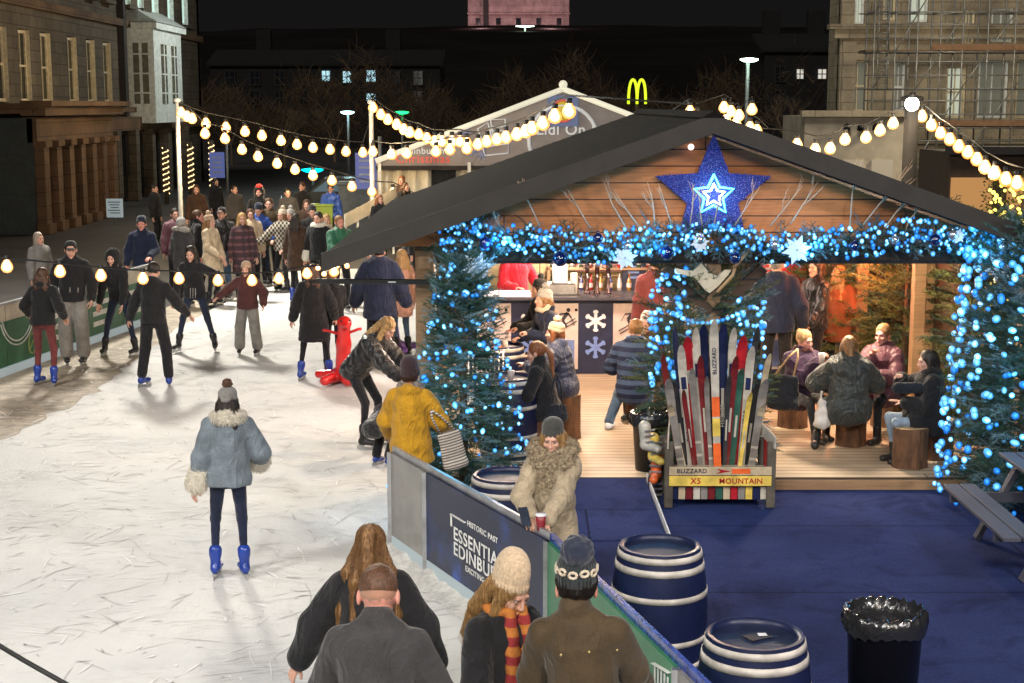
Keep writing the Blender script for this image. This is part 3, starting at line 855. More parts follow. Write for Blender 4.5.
nt.links.new(cc, b.inputs['Base Color']); b.inputs['Roughness'].default_value = .95; b.inputs['Specular IOR Level'].default_value = .12
bump(nt, b, mth(nt, 'ADD', n2, mth(nt, 'MULTIPLY', noise(nt, v, 2.2, 4), 3.0)), .6, .012)
flat('ground', [(-600, -100), (600, -100), (600, 900), (-600, 900)], -.03, ASPH)
edge = [(-1.07, 12.8), (.24, 10.1), (.95, 7.4), (1.9, 3.0), (2.4, 0)]
flat('ice_rink', [(-8.2, 0), (2.4, 0)] + [(1.9, 3.0), (.95, 7.4), (.24, 10.1), (-1.07, 12.8), (-1.0, 24.5), (4.5, 24.6), (4.5, 36), (-5.2, 36)], 0.0, MATS['ice'])
flat('carpet', [(2.45, 0), (14, 0), (14, 15.2), (-1.05, 15.2), (-1.02, 12.8), (.28, 10.12), (.99, 7.42), (1.95, 3.0)], -.004, MATS['carpet'])
# dirty slush along the left boards, its edge uneven
mb = MB(); rr = random.Random(3); L_, R_ = [], []
for i in range(60):
    y = 12.5 + i * .3; x0 = -7.35 + (y - 21) * .115 if y > 21 else -7.35
    wd = max(.35, 1.55 - abs(y - 20.0) * .13) + rr.uniform(-.12, .12); L_.append((x0 - .3, y, .006)); R_.append((x0 + .1 + wd, y, .004))
for i in range(59): mb.poly([L_[i], R_[i], R_[i + 1], L_[i + 1]])
struct(mb.build('slush', SL))

# blade cuts and shavings left in the ice
rr = random.Random(12)
for nm_, colr, cnt, hgt in (('skate_cuts', (.53, .525, .515), 1700, .0035), ('ice_shavings', (.85, .85, .84), 1500, .0055)):
    mb = MB()
    for i in range(cnt):
        Y = 6 + 20 * rr.random() ** 1.25; X = rr.uniform(-6.6, .35 * 0 + min(1.0, (13 - Y) * .42 - 1.3 if Y < 12.8 else -1.2)); a = rr.uniform(0, math.pi); k = rr.uniform(-1.2, 1.2); L = rr.choice((.05, .08, .12, .18, .3, .45)) * rr.uniform(.6, 1.3); w_ = rr.uniform(.003, .009) * (1 if L > .3 else 1.6); n_ = 6; vs = []; x, y = X, Y
        for j in range(n_ + 1):
            ww = w_ * math.sin(math.pi * (j + .35) / (n_ + .7)); vs += [(x - math.sin(a) * ww, y + math.cos(a) * ww, hgt), (x + math.sin(a) * ww, y - math.cos(a) * ww, hgt)]; x += math.cos(a) * L / n_; y += math.sin(a) * L / n_; a += k * L / n_
        mb.add(vs, [(2 * j, 2 * j + 1, 2 * j + 3, 2 * j + 2) for j in range(n_)])
    tag(mb.build(nm_, plain(nm_, colr, .7, var=.2, ns=2, bst=0)), 'fine curved blade cuts scored all over the ice' if 'cuts' in nm_ else 'loose white ice shavings scattered over the rink', kind='stuff')
# hill behind the town
HILL = plain('hill_grass', (.016, .014, .013), 1, var=.3, ns=.05, bst=0, spec=0)
mb = MB(); nxh, nyh = 50, 14; vs = []
for j in range(nyh):
    for i in range(nxh):
        X = -220 + i * 9; Y = 170 + j * 16
        zz = (.098 + .006 * math.sin(X * .021 + 1.2)) * (Y - 112) + rnd.uniform(-.3, .3)
        if Y > 300: zz = 18.4 - (Y - 300) * .05
        vs.append((X, Y, zz if j else -3))
mb.add(vs, [(j * nxh + i, j * nxh + i + 1, (j + 1) * nxh + i + 1, (j + 1) * nxh + i) for j in range(nyh - 1) for i in range(nxh - 1)], 0, True)
struct(mb.build('castle_hill', HILL))

# floodlit castle block on the hill
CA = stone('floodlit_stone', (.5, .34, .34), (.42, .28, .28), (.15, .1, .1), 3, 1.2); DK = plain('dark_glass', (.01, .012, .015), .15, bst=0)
CAS = stone('castle_stone', (.5, .36, .36), (.42, .3, .3), (.2, .14, .14), 1.6, .8)
p0 = at(468, 28, 300); p1 = at(569, 28, 300); zt = at(520, 3, 300).z
t = thing('castle_block', 'pink floodlit castle barrack block high on the dark hill', 'castle', ((p0.x + p1.x) / 2, 300, p0.z - .5))
wd = (p1.x - p0.x) / 2; hh = zt - p0.z + .5
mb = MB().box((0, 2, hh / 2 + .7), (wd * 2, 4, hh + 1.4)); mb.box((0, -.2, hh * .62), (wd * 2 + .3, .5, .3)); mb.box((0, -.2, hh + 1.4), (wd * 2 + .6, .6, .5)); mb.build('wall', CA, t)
for i in range(5):
    mb = MB().box((-wd + 2 + i * (wd * 2 - 4) / 4, -.05, hh * .33), (.9, .2, 1.3)); mb.build('window', DK, t)
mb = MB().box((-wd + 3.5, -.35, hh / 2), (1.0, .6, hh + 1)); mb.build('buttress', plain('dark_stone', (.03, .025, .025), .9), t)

for xo in (-7, 6): lamp('castle_flood', 'POINT', ((p0.x + p1.x) / 2 + xo, 288, p0.z + .2), 2600, (1, .62, .66), .6)
# the wooded slope below the castle, nobody could count its trees
def wood(name, label, x0, x1, y0, y1, ztop, n, m, seed):
    r = random.Random(seed); mb = MB()
    for i in range(n):
        X = r.uniform(x0, x1); Y = r.uniform(y0, y1); hmax = ztop * (.65 + .22 * math.sin(X * .37) + .13 * math.sin(X * 1.1 + 2)); z = hmax * r.random() ** .75
        a = Vector((X, Y, z)); d = Vector((r.uniform(-1, 1), r.uniform(-.3, .3), r.uniform(.1, 1.3))).normalized() * r.uniform(.5, 2.2); s_ = Vector((r.uniform(-1, 1), 0, r.uniform(-1, 1))).normalized() * r.uniform(.02, .055); b_ = a + d * .5 + Vector((r.uniform(-.2, .2), 0, r.uniform(-.1, .2)))
        mb.add([a - s_, a + s_, b_ + s_ * .7, b_ - s_ * .7, a + d], [(0, 1, 2, 3), (3, 2, 4)])
    o = mb.build(name, m); return tag(o, label, kind='stuff')
wood('far_wood', 'bare brown winter trees massed below the castle hill', -48, 62, 118, 134, 8.2, 15000, plain('wood_brown', (.075, .052, .032), 1, var=.6, ns=.4, bst=0, spec=0), 5)
def lamp_post(name, label, px, py, Y, head, hc, r=.08, cat='street lamp', z0=0, hs=.35):
    p = at(px, py, Y); t = thing(name, label, cat, (p.x, Y, z0))
    H = p.z - z0
    MB().tube([(0, 0, 0), (0, 0, H)], [r, r * .7], 8).tube([(0, 0, H), (.02, -.3 * r * 10, H + .12)], r * .6, 6).build('pole', MATS['pole_grey'], t)
    mb = MB(); mb.lathe([(hs * .2, .1), (hs * .5, .06), (hs * .5, .0), (hs * .3, -.08), (.001, -.1)], 12, (0, -.3 * r * 10, H + .08)); mb.build('lamp_head', hc, t)
    return t
plain('pole_grey', (.28, .3, .3), .5, .3)
LW = glow('lamp_green_white', (.75, 1, .8), 9)
lamp_post('street_lamp', 'tall street lamp with cool white head left of the scaffolded building', 748, 62, 75, 1, LW, .13, hs=.9)
lamp_post('street_lamp', 'distant street lamp with pale blue light behind the festoon strings', 348, 114, 90, 1, glow('lamp_cyan', (.55, .95, 1), 7), .10, hs=.8)
lamp_post('street_lamp', 'green shining lamp just above the tip of the marquee banner string', 402, 114, 95, 1, glow('lamp_green', (.02, .9, .2), 3), .09, hs=.9)
lamp_post('street_lamp', 'distant lamp shining white below the castle on the hillside', 525, 27, 280, 1, glow('lamp_hill', (.7, 1, .75), 8), .2, hs=3.4, z0=10)
lamp_post('street_lamp', 'turquoise lamp glowing between the two lower festoon bulbs', 313, 172, 70, 1, glow('lamp_turq', (.0, .65, .8), 4), .07, hs=1.0)

# distant dark tenements with a few lit windows
def tenement(label, px0, px1, pytop, Y, wins, m, wm, group=None):
    a = at(px0, pytop, Y); c = at(px1, pytop, Y); t = thing('tenement', label, 'building', ((a.x + c.x) / 2, Y, 0))
    W = c.x - a.x; H = a.z
    MB().box((0, 5, H / 2 - 1), (W, 10, H + 2)).build('wall', m, t)
    MB().prism([(-W / 2 - .3, -.3, H), (W / 2 + .3, -.3, H), (W / 2 + .3, 5, H + 1.4), (-W / 2 - .3, 5, H + 1.4)], (0, 0, .25)).build('roof', plain('slate', (.006, .006, .006), .9), t)
    for cx in (-W * .3, W * .28): MB().box((cx, 5, H + 2.4), (1.4, .9, 2.2), bev=.05).build('chimney', m, t)
    for (px, py, w_, h_, lit) in wins:
        q = at(px, py, Y - .1)
        f = MB().box((q.x - t.location.x, -.06, q.z), (w_, .12, h_)).build('window', wm if lit else DK, t)
        fb = MB()
        for k in (-1, 0, 1): fb.box((q.x - t.location.x + k * w_ / 2, -.14, q.z), (.07, .05, h_))
        for k in (-1, 0, 1): fb.box((q.x - t.location.x, -.14, q.z + k * h_ / 2), (w_, .045, .07))
        fb.build('frame', plain('dark_stone', (.03, .025, .025), .9), f)
    return t
DT = stone('tenement_stone', (.012, .011, .010), (.010, .009, .008), (.006, .005, .005), .8, .4)
wc = glow('window_cyan', (.45, .75, .85), 1.1); ww = glow('window_pale', (.75, .7, .62), .8)
tenement('dark distant tenement left of the marquee with four small lit windows', 210, 440, 66, 140,
         [(326, 76, .8, 1.0, 1), (347, 77, .8, 1.1, 1), (371, 76, .9, 1.1, 1), (371, 97, .9, .7, 1)] + [(x, y, .9, 1.3, 0) for x in (230, 255, 280, 304, 395, 418) for y in (78, 98)], DT, wc)
tenement('dark tenement with two pale square windows left of the scaffolding', 765, 845, 52, 120, [(800, 74, .6, .8, 1), (822, 74, .7, .8, 1)] + [(x, y, .8, 1.2, 0) for x in (780, 838) for y in (74, 98)], DT, ww)

# bare winter trees
def bare_tree(label, px, Y, pytop, seed, m, spread=1.0):
    r = random.Random(seed); H = at(px, pytop, Y).z; x = xat(px, Y)
    t = thing('bare_tree', label, 'tree', (x, Y, 0), 0, 'bare trees at the foot of the hill')
    mb = MB(); tw = MB()
    def br(p, d, L, rad, lv):
        q = p + d * L; mid = (p + q) / 2 + Vector((r.uniform(-.06, .06) * L, r.uniform(-.06, .06) * L, 0))
        (mb if lv < 3 else tw).tube([p, mid, q], [rad, rad * .8, rad * .6], 5 if lv < 3 else 3, caps=False)
        if lv >= 6: return
        for i in range(3 if lv < 4 else 2):
            a = r.uniform(0, 6.28); sp = r.uniform(.35, .8) * spread
            nd = (d + Vector((math.cos(a), math.sin(a), r.uniform(-.15, .35))) * sp).normalized()
            br(q - d * L * r.uniform(0, .3), nd, L * r.uniform(.66, .82), rad * .58, lv + 1)
    br(Vector((0, 0, 0)), Vector((0, 0, 1)), H * .27, H * .022, 0)
    mb.build('trunk', m, t); tw.build('crown', m, t)
TB = plain('bare_bark', (.16, .11, .065), .95, bs=20)
TB2 = plain('bare_bark_dark', (.08, .06, .04), .95, bs=20)
for i, (lb, px, Y, py, m_) in enumerate((('bare tree just right of the left stone building', 232, 100, 82, TB2), ('bare tree above the festoons, left of the distant lamp', 285, 95, 88, TB),
        ('bare tree between the distant lamp and the second festoon pole', 335, 105, 84, TB), ('bare tree rising over the left slope of the marquee', 425, 110, 74, TB2),
        ('bare tree directly left of the yellow letter sign', 600, 120, 76, TB2), ('bare pale tree right of the yellow letter sign', 672, 95, 78, TB),
        ('bare tree behind the cluster of festoon bulbs at the hut ridge', 712, 90, 72, TB), ('bare tree right of the tall white street lamp', 785, 85, 66, TB))):
    bare_tree(lb, px, Y, py, 10 + i, m_)

# yellow arched letter sign on its post
YM = glow('sign_yellow', (.55, .75, .02), 1.6)
p = at(637, 104, 85); t = thing('arches_sign', 'glowing yellow letter M sign behind the marquee', 'sign', (p.x, 85, 0))
MB().tube([(0, .1, 0), (0, .1, p.z)], .09, 8).build('post', TB2, t)
mb = MB()
for q in (-1, 1):
    pts = []
    for i in range(13):
        a = math.pi * i / 12; pts.append((q * .24 - .24 * math.cos(a), 0, p.z + 1.35 * math.sin(a) ** .75))
    mb.tube(pts, .075, 6)
mb.build('letter', YM, t)

# ------------------------------------------------------------------ left stone building
LS = stone('brown_sandstone', (.17, .135, .095), (.12, .095, .07), (.05, .04, .03), .9, .38)
LO = stone('ochre_sandstone', (.20, .115, .06), (.15, .085, .045), (.08, .05, .03), 1.1, .42)
LG = stone('grey_render', (.055, .07, .07), (.05, .06, .06), (.04, .05, .05), 2.5, 1.2)
FRW = plain('cream_paint', (.62, .52, .34), .6, bst=.1); FRD = plain('white_green_paint', (.70, .73, .70), .5, bst=.1)
def uY(px, X): return X * FPX / (px - 512)      # depth of a street-side point seen at column px
XF = -16.0
t = thing('stone_building', 'long brown sandstone georgian building with tall windows on the left', 'building', (XF, 40, 0))
def LB(Y): return Y - 40
def wallseg(mbw, Y0, Y1, z0, z1, x=0, th=.5): mbw.box((x - th / 2, LB((Y0 + Y1) / 2), (z0 + z1) / 2), (th, Y1 - Y0, z1 - z0))
wins = [(uY(px, XF), 1.15) for px in (10, 33, 54, 80, 98, 114)]; wins2 = [(uY(px, XF), 1.1) for px in (136, 149)]
allw = [(y, w_, 4.0, 6.35) for y, w_ in wins] + [(y, w_, 3.8, 6.3) for y, w_ in wins2] + [(y, w_, 8.0, 10.3) for y, w_ in wins + wins2] + [(uY(p_, XF), 1.3, 7.75, 10.3) for p_ in (163, 178, 192)]
# wall built as piers and bands so that every window is a real opening
mb = MB(); wallseg(mb, 30, 78.2, -.5, 3.75); wallseg(mb, 30, 78.2, 6.36, 7.7); wallseg(mb, 30, 78.2, 10.35, 15)
for lo_, hi_ in ((3.75, 6.36), (7.7, 10.35)):
    ys = sorted([(y - w_ / 2, y + w_ / 2) for y, w_, a, c in allw if lo_ - .1 < a < hi_])
    cur = 30
    for a, c in ys: wallseg(mb, cur, a, lo_, hi_); cur = c
    wallseg(mb, cur, 78.2, lo_, hi_)
mb.box((-6, LB(78.0), 7), (12, .5, 16)); mb.build('wall', LS, t)
mb = MB()
mb.box((.12, LB(54), 7.2), (.25, 48, .28)); mb.box((.15, LB(54), 3.72), (.3, 48, .2)); mb.build('string_course', LO, t)
mb = MB().box((-.0, LB(62.3), 8), (.5, .45, 14)); mb.build('downpipe', plain('dark_stone', (.03, .025, .025), .9), t)
lit = glow('window_lit_cool', (.55, .8, .7), .9)
for i, (y, w_, a, c) in enumerate(allw):
    wobj = MB().box((-.20, LB(y), (a + c) / 2), (.04, w_, c - a)).build('window', (lit if (a > 7 and y > 62) else DK), t)
    f = MB()
    for q in (-1, 1): f.box((-.15, LB(y) + q * (w_ / 2 - .05), (a + c) / 2), (.06, .09, c - a))
    MB().box((-.06, LB(y) + w_ / 2 - .012, (a + c) / 2), (.12, .02, c - a)).build('reveal', FRW if a < 7 else FRD, wobj)
    f.box((-.15, LB(y), c - .07), (.06, w_ - .2, .10)); f.box((-.15, LB(y), a + .06), (.06, w_ - .2, .10)); f.box((-.155, LB(y), (a + c) / 2), (.05, w_ - .2, .07)); f.box((-.16, LB(y), (a + c) / 2), (.035, .04, c - a - .26))
    f.build('frame', FRD if y > 66 or a > 7 else FRW, wobj)
    MB().box((.1, LB(y), a - .09), (.36, w_ + .3, .16), bev=.02).build('sill', LS, wobj)
# white two-storey box bay
Y0, Y1 = uY(160, XF + 1.1), uY(187, XF + 1.1); zc = 6.9
mb = MB(); mb.box((.55, LB((Y0 + Y1) / 2), 5.1), (1.1, Y1 - Y0, 3.9)); mb.box((.6, LB((Y0 + Y1) / 2), 7.15), (1.4, Y1 - Y0 + .5, .25))
mb.prism([(-.1, LB(Y0) - .3, 7.3), (1.35, LB(Y0) - .3, 7.3), (0, LB(Y0) + .9, 8.0), (-.1, LB(Y0) + .9, 8.0)], (0, Y1 - Y0 + .4, 0))
bay = mb.build('bay_window', FRD, t)
for (yy, xx, sx, sy) in ((Y0 - .02, .55, .62, .05), (Y0 + (Y1 - Y0) * .33, 1.12, .05, .9), (Y0 + (Y1 - Y0) * .7, 1.12, .05, .9)):
    p_ = MB().box((xx, LB(yy), 5.2), (sx, sy, 2.5)).build('pane', plain('warm_glass', (.16, .15, .11), .2, bst=0), bay)
    f = MB()
    for z in (4.4, 5.2, 6.0): f.box((xx, LB(yy), z), (sx + .05, sy + .05, .06))
    f.box((xx, LB(yy), 5.2), (sx * .12 + .05, sy * .12 + .05, 2.5)); f.build('glazing_bar', FRD, bay)
# single storey entrance block with pilasters
xp = -14.5; Ya, Yb = uY(37, xp), uY(113, xp); q = xp - XF
mb = MB(); mb.box((q / 2, LB((Ya + Yb) / 2), 1.7), (q, Yb - Ya, 3.6)); mb.build('entrance_block', LG, t)
mb = MB(); mb.box((q - .02, LB((Ya + Yb) / 2), 3.15), (.3, Yb - Ya, .75)); mb.box((q + .12, LB((Ya + Yb) / 2), 3.72), (.75, Yb - Ya + .5, .28)); mb.box((q + .25, LB((Ya + Yb) / 2), 3.95), (.95, Yb - Ya + .7, .16)); mb.box((q / 2 - 2, LB(Ya) - .0, 3.8), (q + 4, .35, .3)); mb.build('cornice', LO, t)
for i in range(7):
    y = Ya + .35 + i * (Yb - Ya - .7) / 6; mb = MB().box((q + .14, LB(y), 1.3), (.3, .5, 2.95)); mb.box((q + .18, LB(y), 2.72), (.4, .66, .18)); mb.box((q + .18, LB(y), .1), (.42, .7, .4)); mb.build('pilaster', LO, t)
for i in range(6):
    y = Ya + .35 + (i + .5) * (Yb - Ya - .7) / 6; MB().box((q + .02, LB(y), 1.4), (.06, .55, 2.1)).build('door' if i == 3 else 'window', DK, t)
# dark ground floor beyond: shopfront bays with lit pillars
mb = MB(); mb.box((.25, LB(66), 3.15), (.5, 22, .55)); mb.build('fascia', LO, t)
for px in (122, 140, 156, 172, 190):
    y = uY(px, XF + .5); MB().box((.3, LB(y), 1.4), (.5, .6, 3)).build('pilaster', LS, t)
for px in (131, 148, 164, 181): MB().box((.1, LB(uY(px, XF)), 1.4), (.08, 2.6, 2.6)).build('window', DK, t)
sg = at(115, 208, 50); t2 = thing('notice_board', 'small pale rectangular notice board on a post by the entrance block', 'sign', (sg.x, 50, 0))
MB().tube([(0, 0, 0), (0, 0, sg.z)], .03, 6).build('post', MATS['pole_grey'], t2)
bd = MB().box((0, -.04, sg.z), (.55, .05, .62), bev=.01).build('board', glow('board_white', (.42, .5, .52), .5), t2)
mb = MB(); [mb.box((rnd.uniform(-.03, .03), -.07, sg.z + .2 - k * .09), (.4 - .07 * (k % 3), .01, .03)) for k in range(5)]; mb.build('lettering', plain('ink', (.06, .08, .1), .8, bst=0), bd)
# blue banners on poles
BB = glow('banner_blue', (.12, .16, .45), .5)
for lb, px, py, Y in (('small blue banner on a slim pole beside the left building', 217, 165, 62), ('small blue banner hanging at the left corner of the marquee', 366, 171, 44)):
    p = at(px, py, Y); t2 = thing('street_banner', lb, 'banner', (p.x, Y, 0)); MB().tube([(.42, 0, 0), (.42, 0, p.z + 1)], .05, 6).build('pole', MATS['pole_grey'], t2)
    bn = MB().box((0, 0, p.z), (.62, .03, 1.05)).build('banner', BB, t2); mb = MB(); [mb.box((0, -.03, p.z + .3 - k * .2), (.4, .01, .06)) for k in range(4)]; mb.build('lettering', plain('pale_ink', (.4, .45, .6), .8, bst=0), bn)
# pillars wound with warm light, potted conifers
WL = glow('warm_strip', (1, .72, .35), 2.2)
for lb, px, py0, py1, Y in (('glowing light pillar nearest the white festoon pole', 165, 145, 205, 60), ('glowing light pillar in the middle of the three by the building', 190, 142, 206, 62), ('tall glowing light pillar at the end of the left building', 211, 140, 210, 64)):
    a = at(px, py0, Y); t2 = thing('light_pillar', lb, 'light pillar', (a.x, Y, 0)); mb = MB().tube([(0, 0, 0), (0, 0, a.z)], .09, 8).build('post', TB2, t2)
    pts = [(.12 * math.cos(k * .9), .12 * math.sin(k * .9), .4 + (a.z - .5) * k / 60) for k in range(61)]; MB().tube(pts, .022, 4).build('light_rope', WL, t2)

# ------------------------------------------------------------------ right building and scaffold
RS = stone('cream_sandstone', (.52, .45, .33), (.45, .39, .28), (.25, .21, .15), 1.2, .5); RD = plain('cream_render', (.42, .36, .27), .8, ns=1.5)
Yr = 62.0; X0 = at(839, 90, Yr).x; t = thing('corner_building', 'cream stone corner building with tall sash windows behind scaffolding', 'building', (X0, Yr, 0))
def rp(px, py): p = at(px, py, Yr); return p.x - X0, p.z
cols_ = [(848, 868, 60, 112), (893, 905, 62, 112), (946, 966, 66, 118), (978, 1008, 60, 118), (1016, 1040, 60, 118)]
colt = [(852, 862, -30, 24), (880, 893, -30, 20), (905, 925, -30, 22), (962, 972, 10, 44), (988, 1010, 8, 42)]
openings = [(rp(a, 90)[0], rp(c, 90)[0], rp(a, f)[1], rp(a, e)[1]) for a, c, e, f in cols_ + colt]
mb = MB(); zb = [-.5] + sorted({round(z, 3) for o in openings for z in o[2:]}) + [13]
for za, zc_ in zip(zb[:-1], zb[1:]):
    if zc_ - za < .01: continue
    cur = 0; zm = (za + zc_) / 2
    for a, c, lo_, hi_ in sorted(o for o in openings if o[2] < zm < o[3]):
        if a > cur: mb.box(((cur + a) / 2, .25, zm), (a - cur, .5, zc_ - za)); cur = c
        cur = max(cur, c)
    mb.box(((cur + 16) / 2, .25, zm), (16 - cur, .5, zc_ - za))
mb.box((.25, 1.3, 6.2), (.5, 2.0, 13.4)); mb.build('wall', RS, t)
mb = MB(); z1 = rp(840, 34)[1]; mb.box((7.9, -.1, z1), (16.4, .35, .35)); mb.box((7.8, -.2, z1 + .28), (16.7, .6, .2)); z2 = rp(840, 140)[1]; mb.box((7.9, -.08, z2), (16.3, .3, .3)); mb.build('cornice', RS, t)
for i in range(3): MB().box((.35 + i * .0, -.06, (z1 + z2) / 2), (.55 - i * .12, .1 + .06 * i, z1 - z2 - .5)).build('pilaster', RS, t) if i == 0 else None
rl = glow('window_lit_pale', (.62, .68, .55), .55); rdim = glow('window_dim', (.20, .2, .15), .35)
for i, (a, c, lo_, hi_) in enumerate(openings):
    wo = MB().box(((a + c) / 2, .3, (lo_ + hi_) / 2), (c - a, .04, hi_ - lo_)).build('window', (rl if i in (2, 5, 7) else rdim), t)
    f = MB(); wdt = c - a
    for q_ in (-1, 1): f.box(((a + c) / 2 + q_ * (wdt / 2 - .05), .2, (lo_ + hi_) / 2), (.1, .14, hi_ - lo_))
    for zz in (lo_ + .05, (lo_ + hi_) / 2, hi_ - .05): f.box(((a + c) / 2, .22, zz), (wdt - .2, .1, .09))
    f.box(((a + c) / 2, .24, (lo_ + hi_) / 2), (.05, .06, hi_ - lo_ - .2)); f.build('frame', FRD if i % 2 else FRW, wo)
# shopfront
za, zb_ = rp(840, 168)[1], rp(840, 145)[1]
# low cream annexe in front
a = at(805, 116, 50); c = at(905, 147, 50); t = thing('shop_annexe', 'low cream shopfront annexe with wall lanterns right of the hut ridge', 'building', (a.x, 50, 0))
MB().box(((c.x - a.x) / 2, 2, a.z / 2 - .2), (c.x - a.x, 4, a.z + .4)).build('wall', RD, t)
MB().box(((c.x - a.x) / 2, -.08, a.z + .08), (c.x - a.x + .3, .4, .2)).build('cornice', RS, t)
for k in range(3):
    x_ = .7 + k * .95; MB().box((x_, -.03, 1.1), (.7, .08, 2.0)).build('window', glow('shop_window', (.5, .42, .3), .45), t)
for k, x_ in enumerate((1.35, 1.55, 1.8)): MB().lathe([(.02, .12), (.1, .06), (.12, -.1), (.02, -.14)], 8, (x_ + .25 * k, -.2, at(838, 127, 50).z)).build('lantern', plain('black_metal', (.01, .01, .01), .4, .5), t)
# dark scaffold
SCF = plain('scaffold_tube', (.20, .20, .19), .45, .5); SCB = plain('scaffold_board', (.13, .07, .035), .8)
Ys = 56.0; a = at(872, 0, Ys); t = thing('scaffold', 'steel tube scaffold with plank lifts covering the corner building', 'scaffold', (a.x, Ys, 0))
def sp(px, py): p = at(px, py, Ys); return p.x - a.x, p.z
xs = [sp(p_, 100)[0] for p_ in (872, 893, 915, 938, 960, 985, 1012, 1040)]; zs = [sp(900, y)[1] for y in (168, 128, 89, 52, 12, -30)]
mb = MB()
for x_ in xs:
    for yo in (0, 1.2): mb.tube([(x_, yo, -.02), (x_, yo, 10.5)], .035, 6)
mb.build('upright', SCF, t)
mb = MB()
for z in zs:
    for yo, dz in ((0, 0), (1.2, 0), (0, .5), (0, 1.0)): mb.tube([(xs[0] - .3, yo, z + dz), (xs[-1] + .3, yo, z + dz)], .028, 5)
    for x_ in xs: mb.tube([(x_, -.15, z), (x_, 1.35, z)], .028, 5)
mb.build('ledger', SCF, t)
mb = MB()
for i in range(len(xs) - 1):
    for j in range(len(zs) - 1):
        if (i + j) % 2 == 0: mb.tube([(xs[i], -.03, zs[j]), (xs[i + 1], -.03, zs[j + 1])], .026, 5)
mb.build('brace', SCF, t)
for z in (zs[1], zs[3]): 
    mb = MB(); [mb.box(((xs[0] + xs[-1]) / 2, .15 + .23 * k, z + .06), (xs[-1] - xs[0] + .6, .21, .045)) for k in range(5)]; mb.box(((xs[0] + xs[-1]) / 2 + 1.2, -.05, z + .18), (xs[-1] - xs[0] - 1.8, .03, .22)); mb.build('platform', SCB, t)
# ladders
mb = MB()
for x0 in (sp(877, 50)[0],):
    for z0_, z1_ in ((zs[2], zs[3]), (zs[3], zs[4])):
        for q_ in (0, .38): mb.tube([(x0 + q_, -.2, z0_), (x0 + q_, -.1, z1_ + .6)], .022, 5)
        for k in range(8): zz = z0_ + (z1_ - z0_ + .4) * k / 8; mb.tube([(x0, -.17, zz), (x0 + .38, -.17, zz)], .016, 4)
mb.build('ladder', SCF, t)
# small dark van under the scaffold
VB = plain('silver_paint', (.30, .33, .35), .3, .3, coat=.6, bst=0)
def vehicle(label, px, py, Y, L, m, rz, cat='car'):
    p = at(px, py, Y); t = thing('parked_car', label, cat, (p.x, Y, 0), rz)
    prof = [(-L / 2, .35), (-L / 2, .85), (-L * .3, .95), (-L * .16, 1.42), (L * .2, 1.46), (L * .36, 1.0), (L / 2, .9), (L / 2, .35)]
    MB().prism([(x, -.85, z) for x, z in prof], (0, 1.7, 0)).build('body', m, t)
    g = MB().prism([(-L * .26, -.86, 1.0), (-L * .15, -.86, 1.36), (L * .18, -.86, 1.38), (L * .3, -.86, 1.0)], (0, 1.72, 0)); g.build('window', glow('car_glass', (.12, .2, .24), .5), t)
    for x in (-L * .31, L * .31):
        for y in (-.8, .8): wv = MB(); wv.tube([(x, y - .1, .34), (x, y + .1, .34)], .33, 14); o = wv.build('wheel', plain('tyre', (.015, .015, .015), .8), t); MB().tube([(x, y - .12, .34), (x, y + .12, .34)], .19, 10).build('rim', MATS['pole_grey'], o)
    for y in (-.6, .6): MB().box((-L / 2 - .01, y, .7), (.05, .3, .14)).build('headlight', glow('headlight', (.8, .9, 1), 1.2), t)
    return t
vehicle('silver car parked behind the right slope of the hut roof', 872, 160, 44, 4.2, VB, R(4))
vehicle('dark car parked behind the green wheeled bin', 345, 200, 52, 4.3, plain('dark_paint', (.03, .035, .04), .25, coat=.6, bst=0), R(8))
# dark shopfront with yellow bush of lights at the right edge
t = thing('shopfront', 'dark shopfront with a black sign at the right edge', 'shop', (at(950, 150, 40).x, 40, 0))
zt = at(1000, 152, 40).z
MB().box((4, 1.5, zt / 2), (8, 3, zt)).build('wall', plain('dark_brown', (.05, .032, .02), .8), t)
MB().box((4, -.2, zt + .05), (8.2, .6, .2)).build('cornice', plain('dark_stone', (.03, .025, .025), .9), t)
for k in range(5): MB().box((.6 + k * 1.5, -.05, 1.2), (1.1, .06, 1.6)).build('window', glow('shop_warm', (.7, .35, .12), .5), t)
sb = MB().box((2.45, -.28, at(1020, 138, 40).z), (.9, .08, .62)).build('sign_board', plain('black_metal', (.01, .01, .01), .4, .5), t)
text('F', .34, plain('cream_ink', (.7, .65, .55), .6, bst=0), sb, frame((2.4, -.33, at(1020, 138, 40).z), (1, 0, 0), (0, 0, 1)))

# bank of greenery with yellow fairy lights at the right edge
q = at(1008, 192, 27); t = thing('lit_hedge', 'bushy hedge covered in tiny yellow fairy lights at the right edge', 'hedge', (q.x + .3, 27, 0))
YB = glow('fairy_yellow', (.95, .72, .12), 3.5); rr = random.Random(2); HG = plain('hedge_leaf', (.06, .07, .02), .6, var=.6)
mb = MB()
for i in range(2600):
    a = Vector((rr.uniform(-.75, .9), rr.uniform(-.3, .3), rr.uniform(.1, 2.72))); d = Vector((rr.uniform(-1, 1), rr.uniform(-1, 1), rr.uniform(-1, 1))).normalized() * .06; e = d.cross(Vector((rr.random(), rr.random(), 1))).normalized() * .025; mb.add([a, a + d * .5 + e, a + d, a + d * .5 - e], [(0, 1, 2, 3)])
mb.build('foliage', HG, t); MB().tube([(0, 0, 0), (0, 0, 2.3)], .06, 6).build('trunk', TB2, t)
LIT_HEDGE = (t, [Vector((rr.uniform(-.75, .9), -.32 - rr.uniform(0, .06), rr.uniform(.2, 2.7))) for _ in range(260)], YB)
